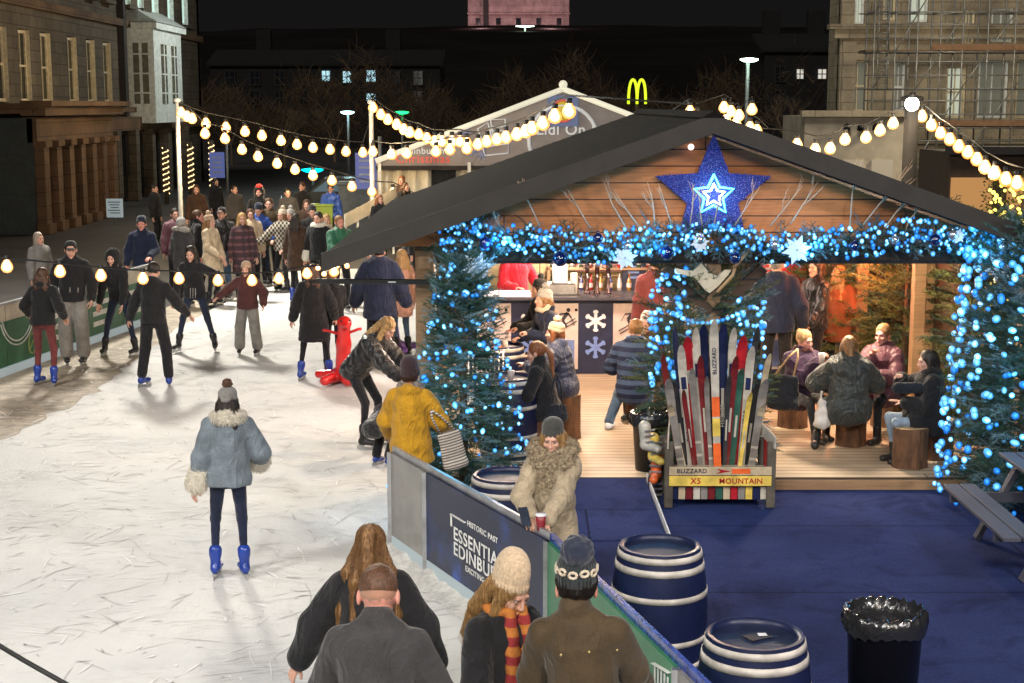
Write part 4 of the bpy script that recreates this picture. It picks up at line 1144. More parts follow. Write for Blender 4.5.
# ------------------------------------------------------------------ lights on cables
BULB = glow('festoon_bulb', (1, .90, .62), 8.5, rim=(.22, .07, .008)); BULBC = glow('bulb_bright', (1, .95, .85), 25)  # orange rim of the festoon bulbs is a painted halo
LED = glow('led_blue', (.24, .70, .95), 1.25, rim=(.01, .20, .60)); LED2 = glow('led_cyan', (.58, .94, 1), 1.7, rim=(.03, .38, .85)); LEDD = glow('led_deep', (.04, .32, .75), 1.2, rim=(.0, .1, .5))  # deep blue rims painted as the glow around each diode
CABLE = plain('black_cable', (.012, .012, .012), .6, bst=0); BLK = plain('black_plastic', (.012, .012, .013), .35, bst=.1)
camloc = Vector((0, 0, EYE))
def ico(r, sz=1.0, n=6):
    mb = MB().sphere((0, 0, 0), r, n, 0, sz); return mb
def bulb_mesh(r, m, key, pear=False):
    def f():
        mb = MB()
        if pear:
            mb.lathe([(.001, -r), (r * .6, -r * .82), (r * .95, -r * .35), (r, 0), (r * .85, r * .5), (r * .5, r * 1.05), (r * .36, r * 1.3), (.001, r * 1.35)], 10)
            mb.lathe([(r * .42, r * 1.2), (r * .45, r * 1.9), (.001, r * 1.95)], 8, (0, 0, 0), 1)
        else: mb.sphere((0, 0, 0), r, 6, 0, 1.15)
        me = bpy.data.meshes.new('bulb'); me.from_pydata(mb.v, [], mb.f); me.materials.append(m); me.materials.append(CABLE)
        me.polygons.foreach_set('material_index', mb.m); me.polygons.foreach_set('use_smooth', [True] * len(mb.f)); return me
    return cached(('bm', key), f)
def bulbs(root, pts, r, mats, key):
    L0 = root.location
    pts = sorted(pts, key=lambda p: (Vector(p) + L0 - camloc).length)
    for i, p in enumerate(pts[:100]):
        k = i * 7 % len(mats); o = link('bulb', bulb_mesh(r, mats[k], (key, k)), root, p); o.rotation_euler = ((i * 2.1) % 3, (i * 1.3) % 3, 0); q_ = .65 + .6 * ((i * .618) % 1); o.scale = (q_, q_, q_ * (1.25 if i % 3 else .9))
    if len(pts) > 100:
        mb = MB()
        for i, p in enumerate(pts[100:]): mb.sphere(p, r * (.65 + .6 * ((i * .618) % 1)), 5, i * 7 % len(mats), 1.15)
        tag(mb.build('bulbs', mats, root), kind='stuff')
def festoon(label, pts, r, sag=.0, end=None, group='festoon strings of warm bulbs', mat_=None, hang=.05):
    """pts: (px, py, Y) of every bulb, converted to points in space; the cable runs above them"""
    P = [at(*p) for p in pts]; root = thing('festoon_lights', label, 'festoon lights', P[0], 0, group)
    rel = [p - P[0] for p in P]; cab = [(p + Vector((0, 0, r * 1.9 + hang))) for p in rel]
    ex = ([at(*end[0]) - P[0]] if end and end[0] else []) + cab + ([at(*end[1]) - P[0]] if end and end[1] else [])
    MB().tube(ex, max(.008, P[0].y * .00045), 5).build('cable', CABLE, root)
    for p in rel:
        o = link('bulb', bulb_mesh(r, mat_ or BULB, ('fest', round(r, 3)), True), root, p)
    return root
def pole(name, label, px, pytop, Y, r, m, z0=0, cap=True, px0=None):
    p = at(px, pytop, Y); t = thing(name, label, 'pole', (p.x, Y, z0)); H = p.z - z0
    MB().tube([(0, 0, 0), (0, 0, H)], [r, r * .8], 10).build('shaft', m, t)
    MB().lathe([(r * 2.4, 0), (r * 2.4, .03), (r * 1.2, .06), (r * 1.2, .12)], 12).build('base', m, t)
    if cap: MB().lathe([(r * 1.3, H - .02), (r * 1.3, H + .05), (.001, H + .09)], 10).build('cap', m, t)
    return t
WP = plain('white_pole', (.75, .74, .70), .4, bst=0)
_t, _p, _m = LIT_HEDGE; bulbs(_t, _p, .03, [_m], 'hedge')
pole('festoon_pole', 'tall white pole carrying the festoons in front of the left building', 177, 101, 38, .065, WP)
pole('festoon_pole', 'white pole at the left corner of the marquee', 371, 103, 40, .07, WP)
pole('timber_mast', 'dark square mast with a brilliant lamp behind the right roof slope', 912, 100, 24, .14, plain('mast_dark', (.010, .008, .007), .9))
festoon('upper festoon string from the white pole to the marquee pole', [(x, y, 38 + i * .2) for i, (x, y) in enumerate(((181, 113), (192, 119), (206, 124), (226, 128), (245, 132), (262, 136), (281, 141), (297, 145), (313, 148), (330, 150), (346, 152), (363, 153)))], .125, end=((177, 102, 38), (371, 118, 40)))
festoon('lower festoon string sagging from the white pole to the marquee', [(x, y, 38 + i * .2) for i, (x, y) in enumerate(((187, 117), (205, 134), (225, 139), (242, 150), (258, 157), (277, 164), (295, 170), (313, 176), (332, 181), (352, 187), (372, 192), (393, 193)))], .125, end=((177, 103, 38), (420, 196, 39)))
festoon('festoon string rising in front of the left marquee slope', [(x, y, 40 - i * .35) for i, (x, y) in enumerate(((373, 108), (381, 115), (388, 120), (397, 125), (404, 130), (410, 133), (419, 135), (427, 139), (435, 142), (442, 142), (452, 142), (460, 142), (467, 144), (478, 145)))], .13, end=((371, 104, 40), None))
festoon('festoon string crossing the marquee banner towards the hut ridge', [(x, y, 39 - i * .9) for i, (x, y) in enumerate(((373, 152), (392, 155), (407, 154), (436, 152), (450, 150), (467, 149), (487, 142), (497, 140), (506, 138), (517, 135), (526, 132), (532, 129), (543, 124), (555, 117), (569, 112)))], .125, end=((371, 150, 40), (690, 104, 24)))
festoon('short bunch of festoon bulbs above the left of the hut ridge', [(x, y, 24) for x, y in ((690, 112), (697, 117), (724, 108), (731, 112), (726, 121), (739, 116), (736, 124), (752, 110), (750, 128), (757, 131))], .085, end=((660, 118, 30), (768, 128, 24)))
festoon('festoon string from the hut ridge up to the dark mast', [(x, y, 24) for x, y in ((797, 145), (815, 150), (830, 149), (845, 140), (866, 138), (880, 131), (893, 124))], .09, end=((760, 128, 24), (912, 103, 24)))
festoon('festoon string dropping right from the dark mast', [(x, y, 24 - i * .5) for i, (x, y) in enumerate(((922, 117), (932, 126), (941, 134), (950, 140), (959, 147), (968, 153), (977, 160), (985, 168), (995, 174), (1006, 180), (1017, 184), (1030, 187)))], .09, end=((914, 103, 24), None))
festoon('festoon string across the rink in front of the skaters', [(x, y, Y) for x, y, Y in ((7, 267, 12.2), (60, 272, 12.6), (101, 276, 12.9), (143, 279, 13.2), (179, 279, 13.5), (218, 281, 13.8), (252, 281, 14.0), (279, 279, 14.2), (307, 274, 14.5), (334, 272, 14.9))], .050, end=((-60, 250, 11.9), (345, 262, 15.1)), hang=-.02)
festoon('small cluster of bulbs under the tip of the hut eave', [(x, y, 15.0) for x, y in ((318, 268), (324, 274), (337, 266), (344, 262), (347, 266))], .028, end=(None, (352, 258, 15.1)), hang=-.01)
# brilliant lamp on the mast
p = at(912, 104, 23.7); t = thing('mast_lamp', 'brilliant white lamp at the top of the dark mast', 'lamp', p)
MB().sphere((0, 0, 0), .11, 12).build('bulb', BULBC, t); MB().lathe([(.05, .09), (.05, .17), (.001, .18)], 12).build('cap', BLK, t)
lamp('mast_light', 'POINT', (p.x, p.y - .25, p.z - .05), 90, (1, .8, .5), .1)
for (px, py, Y, e) in ((205, 133, 37, 260), (300, 168, 38, 260), (373, 150, 38, 220), (500, 138, 30, 60), (738, 116, 23, 60), (850, 142, 23.5, 60), (985, 172, 20, 60)):
    q = at(px, py, Y); lamp('festoon_light', 'POINT', q, e, (1, .72, .38), .15)

# black lighting boom fixed to the hut corner
a = at(316, 281, 14.9); b_ = at(441, 282, 14.9); t = thing('lighting_boom', 'thin black horizontal boom sticking out left from the hut corner', 'boom', b_)
d = a - b_; MB().bar((0, 0, 0), d, .05, .05, bev=.005).build('tube', BLK, t); MB().bar(d * .42 + Vector((0, -.03, 0)), d * .36 + Vector((0, -.03, 0)), .03, .012).build('label_plate', plain('label_white', (.7, .7, .7), .5, bst=0), t)
# thick black cable crossing the bottom left corner
a = at(-30, 628, 5.2); c = at(80, 692, 5.0); t = MB().tube([a, (a + c) / 2 + Vector((0, 0, -.004)), c], .009, 8).build('overhead_cable', CABLE); tag(t, 'thick black cable stretched across the bottom left corner', 'cable')

# ------------------------------------------------------------------ marquee
Yt = 42.0; A = at(376, 161, Yt); T0 = at(563, 89, Yt); cx = T0.x; hw = cx - A.x; t = thing('marquee', 'grey gabled marquee with white edge tubes and printed banner', 'marquee', (cx, Yt, 0))
TG = plain('marquee_grey', (.26, .235, .235), .8, ns=1.2, var=.2, bs=3, bst=.3, bd=.05); TW = plain('marquee_white', (.62, .57, .46), .8, ns=2, bs=5, bst=.5, bd=.04)
ez, rz_ = A.z, T0.z; bz = at(400, 166, Yt).z
MB().prism([(-hw, 0, ez - .02), (0, 0, rz_), (hw, 0, ez - .02), (hw, 0, bz), (-hw, 0, bz)], (0, .06, 0)).build('gable_banner', TG, t)
mb = MB(); mb.poly([(-hw, .05, ez), (0, .05, rz_), (0, 20, rz_), (-hw, 20, ez)]); mb.poly([(hw, .05, ez), (0, .05, rz_), (0, 20, rz_), (hw, 20, ez)]); mb.build('roof', TG, t)
EDG = glow('edge_tube', (.85, .8, .62), .75)
mb = MB(); mb.tube([(-hw, -.05, ez), (0, -.05, rz_)], .075, 8); mb.tube([(0, -.05, rz_), (hw, -.05, ez)], .075, 8); mb.sphere((0, -.05, rz_ + .12), .12, 8); mb.build('edge_tube', EDG, t)
MB().box((0, -.02, bz - .05), (hw * 2, .1, .12)).build('eave_beam', plain('dark_stone', (.03, .025, .025), .9), t)
# pleated curtains with a doorway
mb = MB(); n = 150; vs = []
for i in range(n + 1):
    x = -hw + 2 * hw * i / n; yy = .25 + .09 * math.sin(i * 1.15) + .04 * math.sin(i * 2.7); vs += [(x, yy, .35), (x, yy, bz - .1)]
door = at(442, 175, Yt).x - cx
mb.add(vs, [(2 * i, 2 * i + 2, 2 * i + 3, 2 * i + 1) for i in range(n) if not (door - .35 < -hw + 2 * hw * i / n < door + .35)], 0, True); mb.build('curtain', TW, t)
MB().box((door, .5, 1.3), (.9, .05, 2)).build('doorway', DK, t)
MB().box((0, 4, .16), (hw * 2 + 1, 9, .32)).build('platform', plain('deck_grey', (.12, .11, .10), .8), t)
for x in (-hw + .1, -hw / 2, 0, hw / 2, hw - .1): MB().box((x, -.04, bz / 2 + .1), (.09, .09, bz)).build('post', WP, t)
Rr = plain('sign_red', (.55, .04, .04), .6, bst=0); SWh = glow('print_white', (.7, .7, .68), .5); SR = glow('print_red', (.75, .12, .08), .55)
gb = [o for o in t.children if o.name.startswith('gable_banner')][0]
def tp(px, py): q = at(px, py, Yt - .03); return (q.x - cx, -.03, q.z)
text("Edinburgh's", .26, SWh, gb, frame(tp(427, 151), (1, 0, 0), (0, 0, 1)), off=.008); text('Christmas', .34, SR, gb, frame(tp(423, 159), (1, 0, 0), (0, 0, 1)), off=.012)
text('Lidl On Ice', .42, SWh, gb, frame(tp(573, 130), (1, 0, 0), (0, 0, 1)), off=.01)
mb = MB()
def arc(c, r, a0, a1, w_, n=20):
    pts = [(c[0] + r * math.cos(R(a0 + (a1 - a0) * i / n)), c[1], c[2] + r * math.sin(R(a0 + (a1 - a0) * i / n))) for i in range(n + 1)]; mb.tube(pts, w_, 4)
arc(tp(563, 140), .95, -20, 200, .05); mb.build('ring_logo', SWh, gb)
mb = MB(); q = tp(495, 138)
def loop(pts, w_=.022): mb.tube([(q[0] + x, q[1], q[2] + z) for x, z in pts + pts[:1]], w_, 4)
loop([(-.35, -.25), (.38, -.15), (.36, -.42), (-.28, -.48)]); loop([(-.3, -.2), (-.48, .25), (-.2, .42), (-.05, -.1)]); loop([(-.02, -.1), (-.12, .5), (.28, .52), (.3, -.1)]); loop([(-.12, .3), (.28, .32), (.28, .2), (-.1, .2)]); mb.build('mitten_logo', SWh, gb)
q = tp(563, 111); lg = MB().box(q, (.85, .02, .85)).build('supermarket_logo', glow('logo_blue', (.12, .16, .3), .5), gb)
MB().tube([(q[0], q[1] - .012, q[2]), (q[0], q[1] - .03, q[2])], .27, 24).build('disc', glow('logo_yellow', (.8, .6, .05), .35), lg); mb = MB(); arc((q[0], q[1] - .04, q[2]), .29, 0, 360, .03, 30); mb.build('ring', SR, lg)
for i, (px, py) in enumerate(((466, 133), (474, 151), (482, 155), (461, 131))):
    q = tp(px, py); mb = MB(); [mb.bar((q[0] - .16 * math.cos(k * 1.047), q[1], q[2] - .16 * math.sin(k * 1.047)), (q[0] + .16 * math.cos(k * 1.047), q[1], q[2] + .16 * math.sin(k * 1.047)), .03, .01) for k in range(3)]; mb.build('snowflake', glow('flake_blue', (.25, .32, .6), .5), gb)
# white ramp balustrade
a = at(345, 214, 38); c = at(404, 183, 40); t = thing('ramp_rail', 'white sloping ramp balustrade left of the marquee', 'railing', (a.x, 38, 0)); d = c - a
MB().prism([(0, 0, a.z - .35), (0, 0, a.z), (d.x, 2, c.z), (d.x, 2, c.z - .35)], (0, .05, 0)).build('panel', TW, t)
for k in range(6): f = k / 5; MB().box((d.x * f, 2 * f + .06, (a.z + d.z * f) / 2), (.05, .05, a.z + d.z * f)).build('post', WP, t)
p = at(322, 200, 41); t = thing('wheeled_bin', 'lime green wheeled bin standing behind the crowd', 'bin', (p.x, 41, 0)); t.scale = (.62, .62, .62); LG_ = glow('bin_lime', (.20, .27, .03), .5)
MB().prism([(-.42, -.3, .1), (.42, -.3, .1), (.5, -.36, 1.9), (-.5, -.36, 1.9)], (0, .7, 0)).build('body', LG_, t); MB().box((0, 0, 1.95), (1.1, .85, .1), bev=.03).build('lid', LG_, t); [MB().tube([(x, .35, .12), (x + .07, .35, .12)], .12, 10).build('wheel', BLK, t) for x in (-.4, .33)]
p = at(318, 205, 48); t = thing('wheeled_bin', 'grey wheeled bin beside the ramp behind the crowd', 'bin', (at(360, 200, 46).x, 46, 0)); GB_ = plain('bin_grey', (.16, .18, .18), .5)
MB().prism([(-.5, -.4, .1), (.5, -.4, .1), (.62, -.5, 1.5), (-.62, -.5, 1.5)], (0, .9, 0)).build('body', GB_, t); MB().box((0, -.02, 1.55), (1.34, 1.05, .1), bev=.03).build('lid', GB_, t); [MB().tube([(x, .4, .12), (x + .07, .4, .12)], .12, 10).build('wheel', BLK, t) for x in (-.45, .38)]

# ------------------------------------------------------------------ conifers
PINE = plain('pine_needles', (.030, .075, .045), .6, var=.6, ns=9, bst=0); PINE2 = plain('pine_needles_warm_lit', (.11, .125, .035), .6, var=.6, ns=9, bst=0); PINEF = plain('pine_needles_frosted', (.13, .22, .24), .6, var=.5, ns=9, bst=0); PINE3 = plain('pine_needles_dark', (.018, .048, .034), .6, var=.6, ns=9, bst=0)  # the brightest needles have golden indoor light put into their colour
BARK = plain('pine_bark', (.10, .06, .035), .9, bs=25, bst=.8, bd=.02)
def sprig_template(seed, L=.34, step=.011, nl=.030, nw=.0042):
    r = random.Random(seed); V, T = [], []
    def axis(p, d, ln):
        q = p + d * ln; u = d.cross(Vector((.3, .9, .1))).normalized(); w_ = d.cross(u); n = len(V)
        for pt, rr in ((p, .004), (q, .0015)):
            for k in range(3): a = 2.09 * k; V.append(pt + (u * math.cos(a) + w_ * math.sin(a)) * rr)
        for k in range(3): k2 = (k + 1) % 3; T.append((n + k, n + k2, n + 3 + k2)); T.append((n + k, n + 3 + k2, n + 3 + k))
        m = int(ln / step)
        for i in range(m):
            c = p + d * ln * (i + .5) / m
            for _ in range(3):
                a = r.uniform(0, 6.283); out = (u * math.cos(a) + w_ * math.sin(a)); nd = (out * .8 + d * .75).normalized(); s_ = nd.cross(out.cross(d)).normalized() if False else nd.cross(Vector((r.uniform(-1, 1), r.uniform(-1, 1), r.uniform(-1, 1)))).normalized()
                ll = nl * r.uniform(.7, 1.1); n = len(V); V.extend([c - s_ * nw / 2, c + s_ * nw / 2, c + nd * ll]); T.append((n, n + 1, n + 2))
    z = Vector((0, 0, 1)); axis(Vector((0, 0, 0)), z, L)
    for i in range(5):
        a = r.uniform(-.5, .5) + (0 if i % 2 else math.pi); c = Vector((0, 0, L * (.2 + .15 * i))); axis(c, (Vector((math.cos(a), math.sin(a) * .35, .85))).normalized(), L * (.42 - .05 * i))
    return np.array([tuple(v_) for v_ in V]), np.array(T)
SPR = [sprig_template(s_) for s_ in range(4)]; SPRL = [sprig_template(s_ + 9, .34, .02, .038, .0075) for s_ in range(3)]
def sprigs(name, items, mats, parent, light=False):
    V, T, Mi, n = [], [], [], 0; r = random.Random(len(items)); bank = SPRL if light else SPR
    for (p, d, s_) in items:
        v, t_ = bank[r.randrange(len(bank))]; d = Vector(d).normalized(); x = d.cross(Vector((0, 0, 1)));
        if x.length < .05: x = Vector((1, 0, 0))
        x.normalize(); y = d.cross(x); a = r.uniform(-.6, .6); X = x * math.cos(a) + y * math.sin(a); Y = d.cross(X)
        M_ = np.array([X, Y, d]) * s_
        V.append(v @ M_ + np.array(tuple(p))); T.append(t_ + n); n += len(v); Mi.append(np.full(len(t_), r.randrange(len(mats))))
    me = np_mesh(name, np.concatenate(V), None, mats, False, np.concatenate(Mi), np.concatenate(T)); return link(name, me, parent)
def fir(name, label, x, y, z0, H, rf, n, mats, seed, light=False, group=None, lean=0, cat='fir tree', s=(.8, 1.25)):
    r = random.Random(seed); t = thing(name, label, cat, (x, y, z0), 0, group)
    MB().tube([(0, 0, 0), (0, 0, H * .55), (lean, 0, H * .93)], [.05, .035, .008], 8).build('trunk', BARK, t)
    it = []
    for i in range(n):
        f = i / n; z = H * (1 - (1 - f) ** 1.0) ; z = H * (.03 + .95 * r.random() ** 1.15); a = r.uniform(0, 6.283)
        R0 = rf(z / H) * (.85 + .2 * math.sin(3 * a + z * 4)); k = r.uniform(.25, .85)
        up = -.15 + .9 * (z / H) ** 2 + r.uniform(-.25, .35)
        it.append((Vector((math.cos(a) * R0 * k + lean * (z / H) ** 2, math.sin(a) * R0 * k, z)), Vector((math.cos(a), math.sin(a), up)), r.uniform(*s)))
    for k in range(10): it.append((Vector((lean, 0, H * (.80 + .016 * k))), Vector((r.uniform(-.5, .5), r.uniform(-.5, .5), 1)), .7))
    sprigs('foliage', it, mats, t, light); return t
def string_on(label, x, y, z0, H, rf, n, turns, r, seed, jit=.06, zlo=.03, zhi=.97, mats=(LED, LED, LED2, LEDD), ncol=None, group='blue light strings on the hut greenery'):
    rr = random.Random(seed); pts = []
    for i in range(n):
        f = zlo + (zhi - zlo) * i / n; a = 2 * math.pi * turns * f ** .9 + rr.uniform(-.12, .12); rad = rf(f) * 1.2 + rr.uniform(.0, .07)
        pts.append(Vector((rad * math.cos(a), rad * math.sin(a), H * f + rr.uniform(-jit, jit))))
    t = thing('string_lights', label, 'string lights', (x, y, z0), 0, group); MB().tube(pts, .004, 3, caps=False).build('wire', plain('green_wire', (.01, .03, .015), .6, bst=0), t)
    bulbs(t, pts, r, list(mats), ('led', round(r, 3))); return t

# left conical tree
lf = lambda f: .52 * (1 - f) ** .9 + .09
fir('fir_tree', 'conical fir tree with blue lights at the left front corner of the hut', -.48, 14.55, .0, 2.42, lf, 1500, [PINE, PINE, PINEF], 4, lean=-.02, s=(.55, .95))
string_on('blue bulbs wound round the conical fir at the left of the hut', -.48, 14.55, 0, 2.42, lf, 270, 10, .022, 5)
# right tall fir
rf_ = lambda f: .74 * (1 - f * .25)
fir('fir_tree', 'broad tall fir thick with blue bulbs at the right edge of the hut', 5.15, 14.5, 0, 2.75, rf_, 1500, [PINE, PINEF, PINE], 6)
string_on('dense blue bulbs over the broad fir at the right edge', 5.15, 14.5, 0, 2.75, rf_, 520, 19, .032, 8, jit=.12, zlo=.02)
# fir boughs round the centre post behind the ski chair
cf = lambda f: .58 - .12 * abs(f - .5)
fir('fir_tree', 'bushy fir boughs round the centre post behind the ski chair', 2.02, 15.45, .13, 2.15, cf, 950, [PINE, PINE2, PINEF], 7)
rr = random.Random(4); pts = []
for i in range(150):
    a = rr.uniform(0, 1); side = -1 if i < 90 else 1
    z = rr.uniform(.95, 2.15) if side < 0 else rr.uniform(.9, 1.85); pts.append(Vector((side * (rr.uniform(.22, .62) if side < 0 else rr.uniform(.22, .55)), -.38 - rr.uniform(0, .12), z)))
for i in range(16): pts.append(Vector((-.45 + i * .05, -.5, 1.72 - .12 * math.sin(i / 15 * 3.14))))
for z in (1.1, .75, .55, .3, .1): pts.append(Vector((.2 + rr.uniform(-.3, .3), -.5, z)))
t = thing('string_lights', 'blue bulbs clustered on the boughs behind the ski chair', 'string lights', (2.02, 15.45, .13), 0, 'blue light strings on the hut greenery'); MB().tube(sorted(pts, key=lambda p: (round(p.x, 1), p.z)), .003, 3, caps=False).build('wire', MATS['green_wire'], t)
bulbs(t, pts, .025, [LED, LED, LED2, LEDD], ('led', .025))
# firs inside the hut, right side
for i, (lb, x, y, h_, rr_) in enumerate((('indoor fir left of the orange-lit post at the back of the hut', 4.35, 20.2, 2.3, .55), ('indoor fir between the orange-lit posts, behind the seated drinkers', 5.1, 19.2, 2.4, .55), ('indoor fir beside the right wall of the hut', 5.55, 17.4, 2.4, .55))):
    fir('fir_tree', lb, x, y, .13, h_, (lambda q: lambda f: q * (1 - .3 * f))(rr_), 260, [PINE2, PINE2, PINE], 20 + i, True, s=(1.1, 1.6))

# ------------------------------------------------------------------ the bar hut
HX, HY = 1.92, 15.0; hut = thing('bar_hut', 'open timber bar hut with black felt gable roof and plank gable', 'hut', (HX, HY, 0))
SLP, RZ, HWD = .355, 3.80, 3.74
WOODG = planks('gable_boards', (.66, .24, .07), (.80, .31, .10), (.05, .02, .008), 4.0, .165, 'XZ', .6, .006)
POSTW = planks('post_timber', (.40, .24, .12), (.34, .2, .1), (.3, .18, .1), 3, .6, 'XZ', .65, .0)
DECKM = planks('deck_boards', (.66, .51, .35), (.54, .41, .28), (.08, .05, .03), 4.7, .145, 'XY', .55, .008)
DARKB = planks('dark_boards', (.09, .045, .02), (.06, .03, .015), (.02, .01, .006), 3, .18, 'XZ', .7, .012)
m, nt, b = new_mat('roof_felt'); v = coords(nt); n1 = noise(nt, v, 1.2, 5); n2 = noise(nt, v, 90, 2)
nt.links.new(ramp(nt, n1, [(.3, (.003, .003, .003)), (.7, (.008, .0078, .0072))]), b.inputs['Base Color']); b.inputs['Roughness'].default_value = .95; b.inputs['Specular IOR Level'].default_value = .15
br = nt.nodes.new('ShaderNodeTexBrick'); mp_ = nt.nodes.new('ShaderNodeMapping'); mp_.inputs['Rotation'].default_value = (0, 0, R(90)); nt.links.new(v, mp_.inputs[0]); nt.links.new(mp_.outputs[0], br.inputs['Vector'])
br.inputs['Scale'].default_value = 1; br.inputs['Brick Width'].default_value = .33; br.inputs['Row Height'].default_value = .3; br.inputs['Mortar Size'].default_value = .012
bump(nt, b, mth(nt, 'SUBTRACT', mth(nt, 'MULTIPLY', n2, .6), mth(nt, 'MULTIPLY', br.outputs['Fac'], .4)), .6, .01); FELT = m
y0, y1 = -.55, 7.9; th = .13
for q in (-1, 1):
    mb = MB(); nrow = 26
    # shingle courses, each lapping the one below, running along the slope
    for k in range(nrow):
        xa, xb = q * HWD * k / nrow, q * HWD * (k + 1.12) / nrow
        if k == nrow - 1: xb = q * HWD
        za, zb_ = RZ - SLP * abs(xa) - .004, RZ - SLP * abs(xb) + .003
        mb.prism([(xa, y0, za), (xb, y0, zb_), (xb, y0, zb_ - .03), (xa, y0, za - .03)], (0, y1 - y0, 0))
    mb.prism([(0, y0 + .01, RZ - .045), (q * (HWD - .01), y0 + .01, RZ - SLP * HWD - .03), (q * (HWD - .01), y0 + .01, RZ - SLP * HWD - .03 - th), (0, y0 + .01, RZ - .045 - th)], (0, y1 - y0 - .02, 0))
    mb.build('roof', FELT, hut)
    mb = MB(); mb.prism([(0.0, y0 - .035, RZ + .015), (q * (HWD + .02), y0 - .035, RZ + .015 - SLP * HWD), (q * (HWD + .02), y0 - .035, RZ - .17 - SLP * HWD), (0.0, y0 - .035, RZ - .17)], (0, .03, 0)); mb.build('fascia', plain('fascia_black', (.022, .018, .015), .7), hut)
MB().prism([(-.12, y0 - .04, RZ - .02), (0, y0 - .04, RZ + .045), (.12, y0 - .04, RZ - .02)], (0, y1 - y0 + .05, 0)).build('ridge_cap', FELT, hut)
gz = 2.50; gx = (RZ - .2 - gz) / SLP
MB().prism([(-gx, 0, gz), (0, 0, RZ - .2), (gx, 0, gz)], (0, .05, 0)).build('gable', WOODG, hut)
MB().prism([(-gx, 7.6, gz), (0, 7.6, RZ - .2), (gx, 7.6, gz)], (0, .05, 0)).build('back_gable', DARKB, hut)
L_, Rr_ = -2.80, 3.35
for q, (xx, yy) in enumerate(((L_, .12), (Rr_, .12), (.12, .15), (L_, 3.9), (Rr_, 3.9), (L_, 7.5), (Rr_, 7.5), (2.75, 4.9), (3.05, 3.2))):
    w_ = .19 if q < 2 else .15; zt = min(2.45, RZ - .25 - SLP * abs(xx)); MB().box((xx, yy, zt / 2 + .07), (w_, w_, zt - .13), bev=.008).build('post', POSTW, hut)
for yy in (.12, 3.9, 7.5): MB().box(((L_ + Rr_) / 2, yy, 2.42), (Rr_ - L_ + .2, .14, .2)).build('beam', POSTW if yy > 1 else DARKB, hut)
for xx in (L_, Rr_): MB().box((xx, 3.8, 2.36), (.13, 7.6, .18)).build('wall_plate', POSTW, hut)
for xx, q in ((.12, -1), (.12, 1)): MB().bar((xx + q * .02, .10, 1.82), (xx + q * .50, .10, 2.28), .10, .10, up=(0, 1, 0)).build('brace', DARKB, hut)
for xx, q in ((L_, 1), (Rr_, -1)): MB().bar((xx + q * .05, .10, 1.9), (xx + q * .5, .10, 2.34), .08, .08, up=(0, 1, 0)).build('brace', POSTW, hut)
mb = MB(); mb.box(((L_ + Rr_) / 2 + .0, 3.85, .06), (Rr_ - L_ + .25, 7.7, .125)); mb.build('deck', DECKM, hut)
MB().box(((L_ + Rr_) / 2, -.02, .05), (Rr_ - L_ + .25, .03, .10)).build('deck_edge', POSTW, hut)
MB().box(((L_ + Rr_) / 2, 7.66, 1.25), (Rr_ - L_, .05, 2.3)).build('back_wall', planks('cream_boards', (.42, .33, .16), (.36, .28, .13), (.12, .08, .04), 3, .22, 'XZ', .7, .01), hut)
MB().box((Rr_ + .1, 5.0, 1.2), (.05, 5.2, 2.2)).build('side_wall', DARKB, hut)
mb = MB()
for x in (-1.6, 0.2, 2.0): mb.bar((x, .3, 2.6), (x, 7.4, 2.6), .08, .12)
mb.build('joist', POSTW, hut)
# lamps under the roof, lit
def pendant(label, x, y, z, e, c, r=.09):
    t = thing('pendant_lamp', label, 'lamp', (x, y, z)); MB().sphere((0, 0, 0), r, 10).build('bulb', glow('pendant_%s' % round(c[1], 2), c, 8), t)
    MB().tube([(0, 0, r), (0, 0, 2.55 - z + .1)], .008, 5).build('cord', CABLE, t); MB().lathe([(.03, r + .12), (.07, r + .08), (.17, r * .2), (.175, r * .2 - .01)], 18).build('shade', BLK, t)
    lamp('pendant_light', 'POINT', (x, y, z - r - .12), e, c, .12)
pendant('warm pendant lamp under the hut roof nearest the left corner', 0.4, 16.6, 2.32, 190, (1, .74, .50)); pendant('warm pendant lamp under the roof above the open deck', 1.3, 18.6, 2.32, 205, (1, .76, .52))
pendant('warm pendant lamp above the seated drinkers', 3.7, 16.8, 2.32, 310, (1, .79, .56)); pendant('pendant lamp over the left of the bar counter', .2, 20.4, 2.32, 160, (1, .72, .60)); pendant('pendant lamp over the middle of the bar counter', 2.0, 20.4, 2.32, 160, (1, .70, .58))
pendant('lamp behind the bar above the staff', .7, 22.0, 2.32, 200, (1, .85, .75))
# infrared heater
t = thing('patio_heater', 'glowing orange infrared heater on the back right post of the hut', 'heater', (4.62, 19.6, 2.1)); MB().box((0, 0, 0), (.5, .10, .14), bev=.01).build('housing', BLK, t); MB().tube([(-.2, -.06, -.02), (.2, -.06, -.02)], .02, 8).build('element', glow('heater_red', (1, .22, .04), 14), t)
lamp('heater_light', 'POINT', (4.5, 19.2, 1.95), 130, (1, .25, .08), .15)

